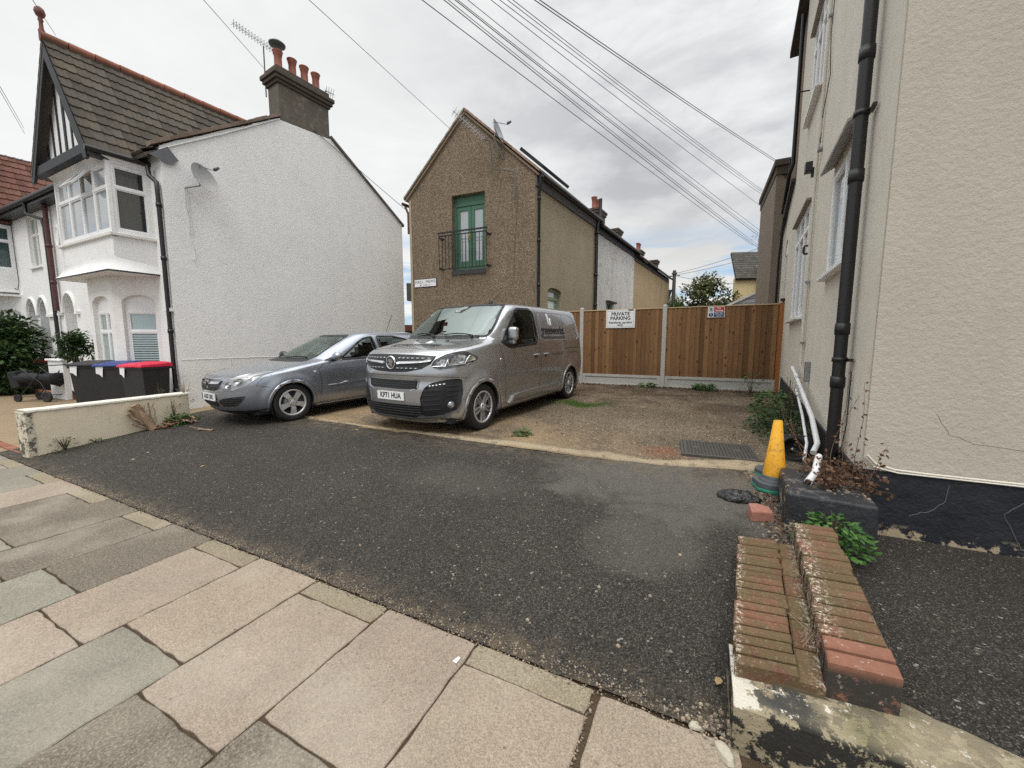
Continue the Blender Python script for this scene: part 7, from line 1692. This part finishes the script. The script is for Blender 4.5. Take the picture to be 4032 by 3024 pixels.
# roof strip, aerial
mb = MB(); mb.tube([(-1.15, .30, 1.95), (-1.20, .30, 1.98)], .03, 8); mb.tube([(-1.18, .30, 1.97), (-1.45, .36, 2.19)], .006, 6); mb.build('roof_aerial', M_ink, van, **L)
for s in (1, -1): vs_.line('top', [(-1.30, s*.66), (-2.5, s*.68), (-3.6, s*.64)], w=.012, off=.0).build('roof_channel', M_interior, van, **L)
# cab
mb = MB(); mb.box((-.75, -.86, .80), (-.15, .86, 1.27)); mb.build('dashboard', M_interior, van, bevel=.08, seg=3, **L)
mb = MB(); mb.box((-1.95, -.88, .35), (-.2, .88, .42)); mb.build('cab_floor', M_interior, van, **L)
mb = MB(); mb.box((-2.0, -.84, .35), (-1.95, .84, 1.82)); mb.build('bulkhead', M_interior, van, **L)
seatset(van, -1.45, (-.45, .42), .86)
mb = MB(); mb.tube([V((-.93, -.42, 1.20))+V((.10*math.sin(R(a))*.5, .19*math.cos(R(a)), .19*math.sin(R(a)))) for a in range(0, 361, 20)], .014, 6); mb.build('steering_wheel', M_interior, van, **L)
vs_.panel('front', roundpoly([(-.15, 1.80), (-.02, 1.90), (.14, 1.90), (.03, 1.78)], .03), .003, step=.1).build('rain_sensor', M_lampdark, van, **L)
for x in (0, -3.275):
    for s in (1, -1): wheel(van, x, s*.945, .345, .238, .22, 5, 'van')
mb = MB(); mb.box((-3.9, -.82, .19), (.6, .82, .24)); mb.build('underbody', M_blackplastic, van, **L)
place(van, -3.80, 5.0, 185.0, 3.275)

# ================================================================== car
ar = [(.17, .60, -3.10, .68, .60, .3), (.20, .70, -3.20, .76, .70, .3), (.27, .80, -3.28, .83, .76, .35), (.38, .865, -3.34, .858, .80, .38), (.50, .885, -3.36, .870, .82, .40), (.60, .885, -3.36, .876, .82, .40), (.70, .868, -3.35, .878, .80, .40), (.775, .815, -3.34, .876, .78, .40),
      (.825, .69, -3.33, .874, .76, .40), (.862, .48, -3.32, .870, .74, .40), (.905, .24, -3.31, .864, .70, .40), (.942, .00, -3.30, .856, .66, .38), (.972, -.20, -3.28, .845, .60, .36), (.995, -.32, -3.27, .832, .56, .36), (1.05, -.45, -3.24, .805, .52, .34), (1.165, -.67, -3.18, .762, .50, .32), (1.295, -.93, -3.14, .708, .48, .30), (1.39, -1.13, -3.07, .66, .46, .30),
      (1.445, -1.27, -3.01, .615, .45, .3), (1.48, -1.44, -2.93, .52, .42, .3), (1.502, -1.70, -2.80, .38, .40, .3), (1.512, -1.95, -2.6, .20, .3, .3), (1.515, -2.15, -2.4, .001, .1, .1)]
aa = [(0, .315, .345), (-2.614, .315, .345)]
def ady(x, y, z, w):
    if y < w*.93: return 0
    return -.016*math.exp(-((z-.60)/.12)**2)*(.5-.5*math.tanh((x+.5)*6))*(.5+.5*math.tanh((x+2.2)*6))
AV, AF, _ = body_grid(ar, 104, 40, 110, 16, aa, 2.6, 3., .020, ady)
cs = Skin(AV, AF)
car = thing('parked_car', 'pale blue-silver hatchback car parked beside the white gable wall, front towards the street', 'car')
wsc = roundpoly([(-.61, 1.02), (.61, 1.02), (.56, 1.19), (.49, 1.41), (-.49, 1.41), (-.56, 1.19)], .05)
fw = roundpoly([(-.92, .995), (-1.33, 1.265), (-1.50, 1.355), (-1.71, 1.39), (-1.76, .99)], .035)
rw = roundpoly([(-1.84, .99), (-1.83, 1.40), (-2.25, 1.395), (-2.58, 1.32), (-2.70, 1.20), (-2.66, 1.03)], .035)
rs = roundpoly([(-.50, 1.03), (.50, 1.03), (.44, 1.30), (-.44, 1.30)], .06)
cs.shell([('front', offs(wsc, .01)), ('left', offs(fw, .008)), ('right', offs(fw, .008)), ('left', offs(rw, .008)), ('right', offs(rw, .008)), ('rear', offs(rs, .01))], aa).build('body', M_carpaint, car, **L)
cs.panel('front', wsc, .001, step=.07).build('windscreen', M_wscreen2, car, **L); cs.panel('front', offs(wsc, .026), .004, [offs(wsc, -.006)], step=.1).build('windscreen_seal', M_blackplastic, car, **L)
cs.panel('rear', rs, .001, step=.07).build('rear_window', M_carglass, car, **L)
for vw in ('left', 'right'):
    sg = 1 if vw == 'left' else -1
    for w_ in (fw, rw):
        cs.panel(vw, w_, .001, step=.1).build('side_window', M_carglass, car, **L); cs.panel(vw, offs(w_, .020), .004, [offs(w_, -.010)], step=.1).build('window_seal', M_blackplastic, car, **L)
    for pts in ([(-.46, .27), (-.50, .55), (-.47, .85), (-.62, .97)], [(-1.80, .28), (-1.82, .7), (-1.80, 1.0), (-1.79, 1.39)], [(-.46, .26), (-1.8, .26), (-2.2, .27)], [(-.62, .965), (-1.2, .972), (-1.8, .972), (-2.6, .985)]): cs.line(vw, pts).build('panel_gap', M_ink, car, **L)
    cs.panel(vw, roundpoly([(-.62, .53), (-1.76, .57), (-1.76, .60), (-.95, .585), (-.85, .555), (-.62, .55)], .01), .012, step=.12).build('side_moulding', M_carpaint, car, **L)
    cs.panel(vw, [(-.40, .19), (-2.2, .19), (-2.2, .235), (-.40, .235)], .012, step=.12).build('sill_moulding', M_carpaint, car, **L)
    h, n = cs.hit(vw, -1.68, .84); mb = MB(); mb.tube([h+V((-.09, .01*sg, 0)), h+V((-.05, .035*sg, .003)), h+V((.05, .035*sg, .003)), h+V((.09, .01*sg, 0))], .013, 8); mb.build('door_handle', M_carpaint, car, **L)
    h, n = cs.hit(vw, -.40, .80); mb = MB(); cs.panel(vw, roundpoly(rect(-.43, .785, -.37, .815), .008), .006, step=.2, mb=mb); mb.build('side_repeater', M_lampclear, car, **L)
    cs.panel(vw, roundpoly([(-.60, .98), (-.80, .955), (-.84, 1.06)], .01), .007, step=.1).build('mirror_gusset', M_blackplastic, car, **L)
    mb = MB(); n_ = 10
    vs2 = []; prof = [(0, .0), (.05, .06), (.12, .085), (.19, .08), (.225, .045), (.235, 0)]
    for j, (yy, rr_) in enumerate(prof):
        for k in range(n_): t = 2*math.pi*k/n_; vs2.append((-.76+(rr_*1.0)*math.cos(t)*(.9), sg*(.83+yy), 1.045+rr_*.85*math.sin(t)+.05*yy))
    mb.add(vs2, [(j*n_+k, (j+1)*n_+k, (j+1)*n_+(k+1) % n_, j*n_+(k+1) % n_) for j in range(5) for k in range(n_)], True); mb.build('mirror', M_carpaint, car, **L)
    mb = MB(); mb.tube([(-.76, sg*.80, .985), (-.76, sg*.90, .995)], .028, 8); mb.build('mirror_arm', M_blackplastic, car, **L)
for ax, az_, r in aa: liner(car, ax, az_, r, .865); arch_lip(cs, car, ax, az_, r, M_carpaint, .045)
for a, b in (((.52, 1.0), (.02, 1.0)), ((-.02, 1.0), (-.45, 1.01))):
    o = []
    for k in range(8): t = k/7; h, n = cs.hit('front', a[0]+(b[0]-a[0])*t, a[1]+.02+.015*math.sin(t*3.14)); o.append(h+n*.02)
    mb = MB(); mb.tube(o, .009, 6); mb.build('wiper', M_ink, car, **L)
cs.panel('front', [(-.62, .972), (.62, .972), (.60, 1.012), (-.60, 1.012)], .003, step=.1).build('scuttle', M_blackplastic, car, **L)
cs.line('front', [(-.66, .815), (-.45, .775), (-.3, .752), (0, .745), (.3, .752), (.45, .775), (.66, .815)], w=.008).build('bonnet_gap', M_ink, car, **L)
gq = [(-.41, .735), (0, .742), (.41, .735), (.34, .60), (.20, .57), (-.20, .57), (-.34, .60)]
cs.panel('front', roundpoly(gq, .02), .004, step=.06).build('grille', M_blackplastic, car, **L)
for z in (.625, .605, .585): cs.line('front', [(-.28, z+.01), (0, z), (.28, z+.01)], w=.010, off=.010).build('grille_bar', M_interior, car, **L)
cs.panel('front', [(-.38, .728), (0, .722), (.38, .728), (.34, .685), (0, .668), (-.34, .685)], .014, step=.06, rim=.018).build('chrome_bar', M_chrome, car, **L)
h, n = cs.hit('front', 0, .675); BM_ = T(h+V((.026, 0, 0))) @ Matrix.Rotation(R(90), 4, 'Y') @ Matrix.Rotation(R(90), 4, 'Z')
mb = MB(); mb.plate([(-.075, .06), (.075, .06), (.05, -.01), (.025, -.07), (-.025, -.07), (-.05, -.01)], [], BM_ @ T((0, 0, -.006)), .012); mb.build('badge_shield', M_chrome, car, bevel=.006, **L)
mb = MB(); mb.plate([(-.04, .035), (-.01, .04), (.012, .01), (.04, .025), (.022, -.005), (.008, -.045), (-.012, -.02), (-.008, .008)], [], BM_ @ T((0, 0, .002)), .004); mb.build('badge_emblem', M_ink, car, **L)
for s in (1, -1):
    q = lambda p: ([(s*a, b) for a, b in p] if s > 0 else [(s*a, b) for a, b in p][::-1])
    cs.panel('front', roundpoly(q([(.36, .58), (.41, .69), (.50, .77), (.64, .828), (.75, .855), (.815, .845), (.80, .755), (.73, .65), (.58, .585)]), .02), .006, step=.05).build('headlight', simple('smoky_headlight', (.28, .29, .29), .18, .3, .8, 1) if 'smoky_headlight' not in MATS else MATS['smoky_headlight'].m, car, **L)
    for x, z, rr_ in ((.52, .665, .050), (.645, .71, .055)):
        cs.panel('front', arc(s*x, z, rr_, 0, 360, 20, rr_*.95)[:-1], .010, step=.2).build('headlight_lens', M_lamp, car, **L)
        cs.panel('front', arc(s*x, z, rr_*.5, 0, 360, 16)[:-1], .014, step=.2).build('headlight_bulb', M_lampclear, car, **L)
    cs.panel('front', roundpoly(q([(.70, .77), (.765, .825), (.785, .81), (.75, .755)]), .01), .011, step=.2).build('indicator', M_lampclear, car, **L)
    cs.panel('front', roundpoly(q([(.30, .375), (.315, .43), (.52, .475), (.72, .495), (.66, .40), (.58, .335), (.34, .33)]), .02), .006, step=.06).build('fog_grille', M_blackplastic, car, **L)
    for z in (.36, .392, .424, .455): cs.line('front', q([(.34+max(0, z-.42)*2, z), (.62+max(0, z-.36)*.6, z+.008)]), w=.008, off=.012).build('slat', M_interior, car, **L)
    cs.line('top', [(.48, s*.66), (.2, s*.74), (-.15, s*.76), (-.42, s*.72)], w=.006).build('bonnet_gap', M_ink, car, **L)
    cs.line('front', q([(.84, .81), (.80, .65), (.87, .61)]), w=.006).build('bumper_gap', M_ink, car, **L)
lgq = roundpoly([(-.25, .40), (.25, .40), (.245, .345), (.20, .32), (-.20, .32), (-.245, .345)], .015); cs.panel('front', lgq, .006, step=.06).build('lower_intake', M_blackplastic, car, **L)
for z in (.345, .37): cs.line('front', [(-.23, z), (.23, z)], w=.008, off=.012).build('slat', M_interior, car, **L)
cs.panel('front', [(-.80, .20), (-.82, .275), (-.5, .265), (0, .26), (.5, .265), (.82, .275), (.80, .20), (0, .185)], .012, step=.08).build('bumper_lip', M_blackplastic, car, **L)
h, n = cs.hit('front', 0, .47); PM_ = frame(h+V((.014, -.26, -.0575)), (0, 1, 0), (0, 0, 1)); mb = MB(); mb.plate(roundpoly(rect(0, 0, .52, .113), .008, 2), [], PM_, .012); pl = mb.build('number_plate', M_plate, car, **L)
mb = MB(); add_text(mb, 'AU07 OBG', .100, PM_, .280, .057, .0015, bold=.003, xs=.76, spacing=1.0); mb.build('lettering', M_ink, pl, **L)
mb = MB(); mb.box((.004, .006, 0), (.042, .107, .0015), PM_); mb.build('country_band', simple('faded_blue_band', (.05, .09, .28), .5), pl, **L)
mb = MB(); mb.tube([(-2.55, 0, 1.48), (-2.60, 0, 1.51)], .022, 8); mb.tube([(-2.58, 0, 1.50), (-2.78, 0, 1.90)], .005, 6); mb.build('roof_aerial', M_ink, car, **L)
mb = MB(); mb.box((-1.0, -.72, .62), (-.42, .72, .93)); mb.build('dashboard', M_interior, car, bevel=.06, seg=3, **L)
mb = MB(); mb.box((-3.1, -.76, .24), (-.2, .76, .30)); mb.build('cabin_floor', M_interior, car, **L)
seatset(car, -1.55, (-.37, .37), .55, .58); seatset(car, -2.45, (-.37, .37), .55, .50, 'rear_seat')
mb = MB(); mb.tube([V((-1.05, -.37, .90))+V((.09*math.sin(R(a))*.5, .18*math.cos(R(a)), .17*math.sin(R(a)))) for a in range(0, 361, 20)], .014, 6); mb.build('steering_wheel', M_interior, car, **L)
mb = MB(); mb.box((-1.10, -.12, 1.26), (-1.07, .12, 1.32)); mb.build('rear_view_mirror', M_interior, car, bevel=.01, **L)
for x in (0, -2.614):
    for s in (1, -1): wheel(car, x, s*.855, .315, .218, .19, 5, 'car')
mb = MB(); mb.box((-3.2, -.72, .17), (.5, .72, .22)); mb.build('underbody', M_blackplastic, car, **L)
place(car, -6.92, 4.27, 188.4, 2.614)
# ------------------------------------------------------------------ sky, light, camera
w = bpy.data.worlds.new("World"); sc.world = w; w.use_nodes = True; nt = w.node_tree; nt.nodes.clear()
N = nt.nodes.new; L = nt.links.new
out = N('ShaderNodeOutputWorld'); bg = N('ShaderNodeBackground'); L(bg.outputs[0], out.inputs[0])
SUN_EL, SUN_AZ = 56, 165
sky = N('ShaderNodeTexSky'); sky.sky_type = 'NISHITA'; sky.sun_disc = False; sky.sun_elevation = R(SUN_EL); sky.sun_rotation = R(SUN_AZ); sky.air_density = 1; sky.dust_density = 1.5
tc = N('ShaderNodeTexCoord')
def mp(scale):
    m = N('ShaderNodeMapping'); m.inputs['Scale'].default_value = scale; L(tc.outputs['Generated'], m.inputs[0]); return m.outputs[0]
def noi(sc_, vec, det=5, rough=.55, dist=0):
    n = N('ShaderNodeTexNoise'); n.inputs['Scale'].default_value = sc_; n.inputs['Detail'].default_value = det; n.inputs['Roughness'].default_value = rough; n.inputs['Distortion'].default_value = dist; L(vec, n.inputs[0]); return n.outputs[0]
def ramp(f, a, b, c, d):
    n = N('ShaderNodeMapRange'); n.inputs[1].default_value = a; n.inputs[2].default_value = b; n.inputs[3].default_value = c; n.inputs[4].default_value = d; L(f, n.inputs[0]); return n.outputs[0]
def mth(op, a, b):
    n = N('ShaderNodeMath'); n.operation = op
    for i, x in enumerate((a, b)):
        if isinstance(x, (int, float)): n.inputs[i].default_value = x
        else: L(x, n.inputs[i])
    return n.outputs[0]
sep = N('ShaderNodeSeparateXYZ'); L(tc.outputs['Generated'], sep.inputs[0]); zz = sep.outputs[2]
scl = N('ShaderNodeVectorMath'); scl.operation = 'SCALE'; L(sky.outputs[0], scl.inputs[0]); scl.inputs['Scale'].default_value = .11
blue = N('ShaderNodeMix'); blue.data_type = 'RGBA'; blue.inputs[0].default_value = .6; L(scl.outputs[0], blue.inputs[6]); blue.inputs[7].default_value = (.36, .58, .85, 1)
# cloud deck: broad soft greys, broken near the horizon
vec = mp((1, 1, 2.6)); cl1 = noi(1.5, vec, 6, .52, .3); cl2 = noi(4.2, vec, 6, .6, .4)
shade = mth('ADD', ramp(cl1, .38, .64, .0, 1), ramp(cl2, .35, .7, -.30, .30))
col1 = N('ShaderNodeMix'); col1.data_type = 'RGBA'; L(shade, col1.inputs[0]); col1.inputs[6].default_value = (.84, .85, .85, 1); col1.inputs[7].default_value = (.45, .465, .485, 1)
hor = N('ShaderNodeMix'); hor.data_type = 'RGBA'; L(ramp(zz, .34, .02, 0, .75), hor.inputs[0]); L(col1.outputs[2], hor.inputs[6]); hor.inputs[7].default_value = (1.0, .97, .90, 1)
# darker patches to the east (right of the terrace), brighter veil to the west
drk = N('ShaderNodeVectorMath'); drk.operation = 'DOT_PRODUCT'; L(tc.outputs['Generated'], drk.inputs[0]); drk.inputs[1].default_value = (.9, .4, .1)
hl = N('ShaderNodeMix'); hl.data_type = 'RGBA'; L(ramp(drk.outputs['Value'], .25, -.30, 0, .8), hl.inputs[0]); L(hor.outputs[2], hl.inputs[6]); hl.inputs[7].default_value = (.79, .805, .80, 1)
gap = mth('MULTIPLY', ramp(noi(3.4, mp((1, 1, 7)), 6, .55, .5), .47, .60, 0, .9), ramp(zz, .27, .18, 0, 1))
fin = N('ShaderNodeMix'); fin.data_type = 'RGBA'; L(gap, fin.inputs[0]); L(hl.outputs[2], fin.inputs[6]); L(blue.outputs[2], fin.inputs[7])
# an overcast deck is brightest overhead
zen = N('ShaderNodeVectorMath'); zen.operation = 'SCALE'; L(fin.outputs[2], zen.inputs[0]); L(ramp(zz, .62, .95, 1, ZEN), zen.inputs['Scale'])
L(zen.outputs[0], bg.inputs[0]); bg.inputs[1].default_value = 1.0
sl = bpy.data.lights.new('sun', 'SUN'); sl.energy = SUNE; sl.angle = R(25); sl.color = (1, .965, .91)
so = bpy.data.objects.new('sun', sl); col.objects.link(so)
# sun behind the camera, high and diffused by the cloud
az = R(SUN_AZ); el = R(SUN_EL); dv = V((math.sin(az)*math.cos(el), math.cos(az)*math.cos(el), math.sin(el)))
so.rotation_euler = dv.to_track_quat('Z', 'Y').to_euler()
cam = bpy.data.cameras.new('camera'); co = bpy.data.objects.new('camera', cam); col.objects.link(co)
co.location = (0, 0, 1.5); co.rotation_euler = (R(90-6.1), 0, R(26)); cam.sensor_fit = 'HORIZONTAL'; cam.sensor_width = 36; cam.lens = 36*835/2212; cam.clip_start = .05; cam.clip_end = 2000
sc.camera = co
sc.view_settings.view_transform = 'Standard'; sc.view_settings.look = 'None'; sc.view_settings.gamma = 1; sc.view_settings.exposure = EXPO; sc.view_settings.use_curve_mapping = False
sc.cycles.max_bounces = 6; sc.cycles.transparent_max_bounces = 12; sc.cycles.use_denoising = False
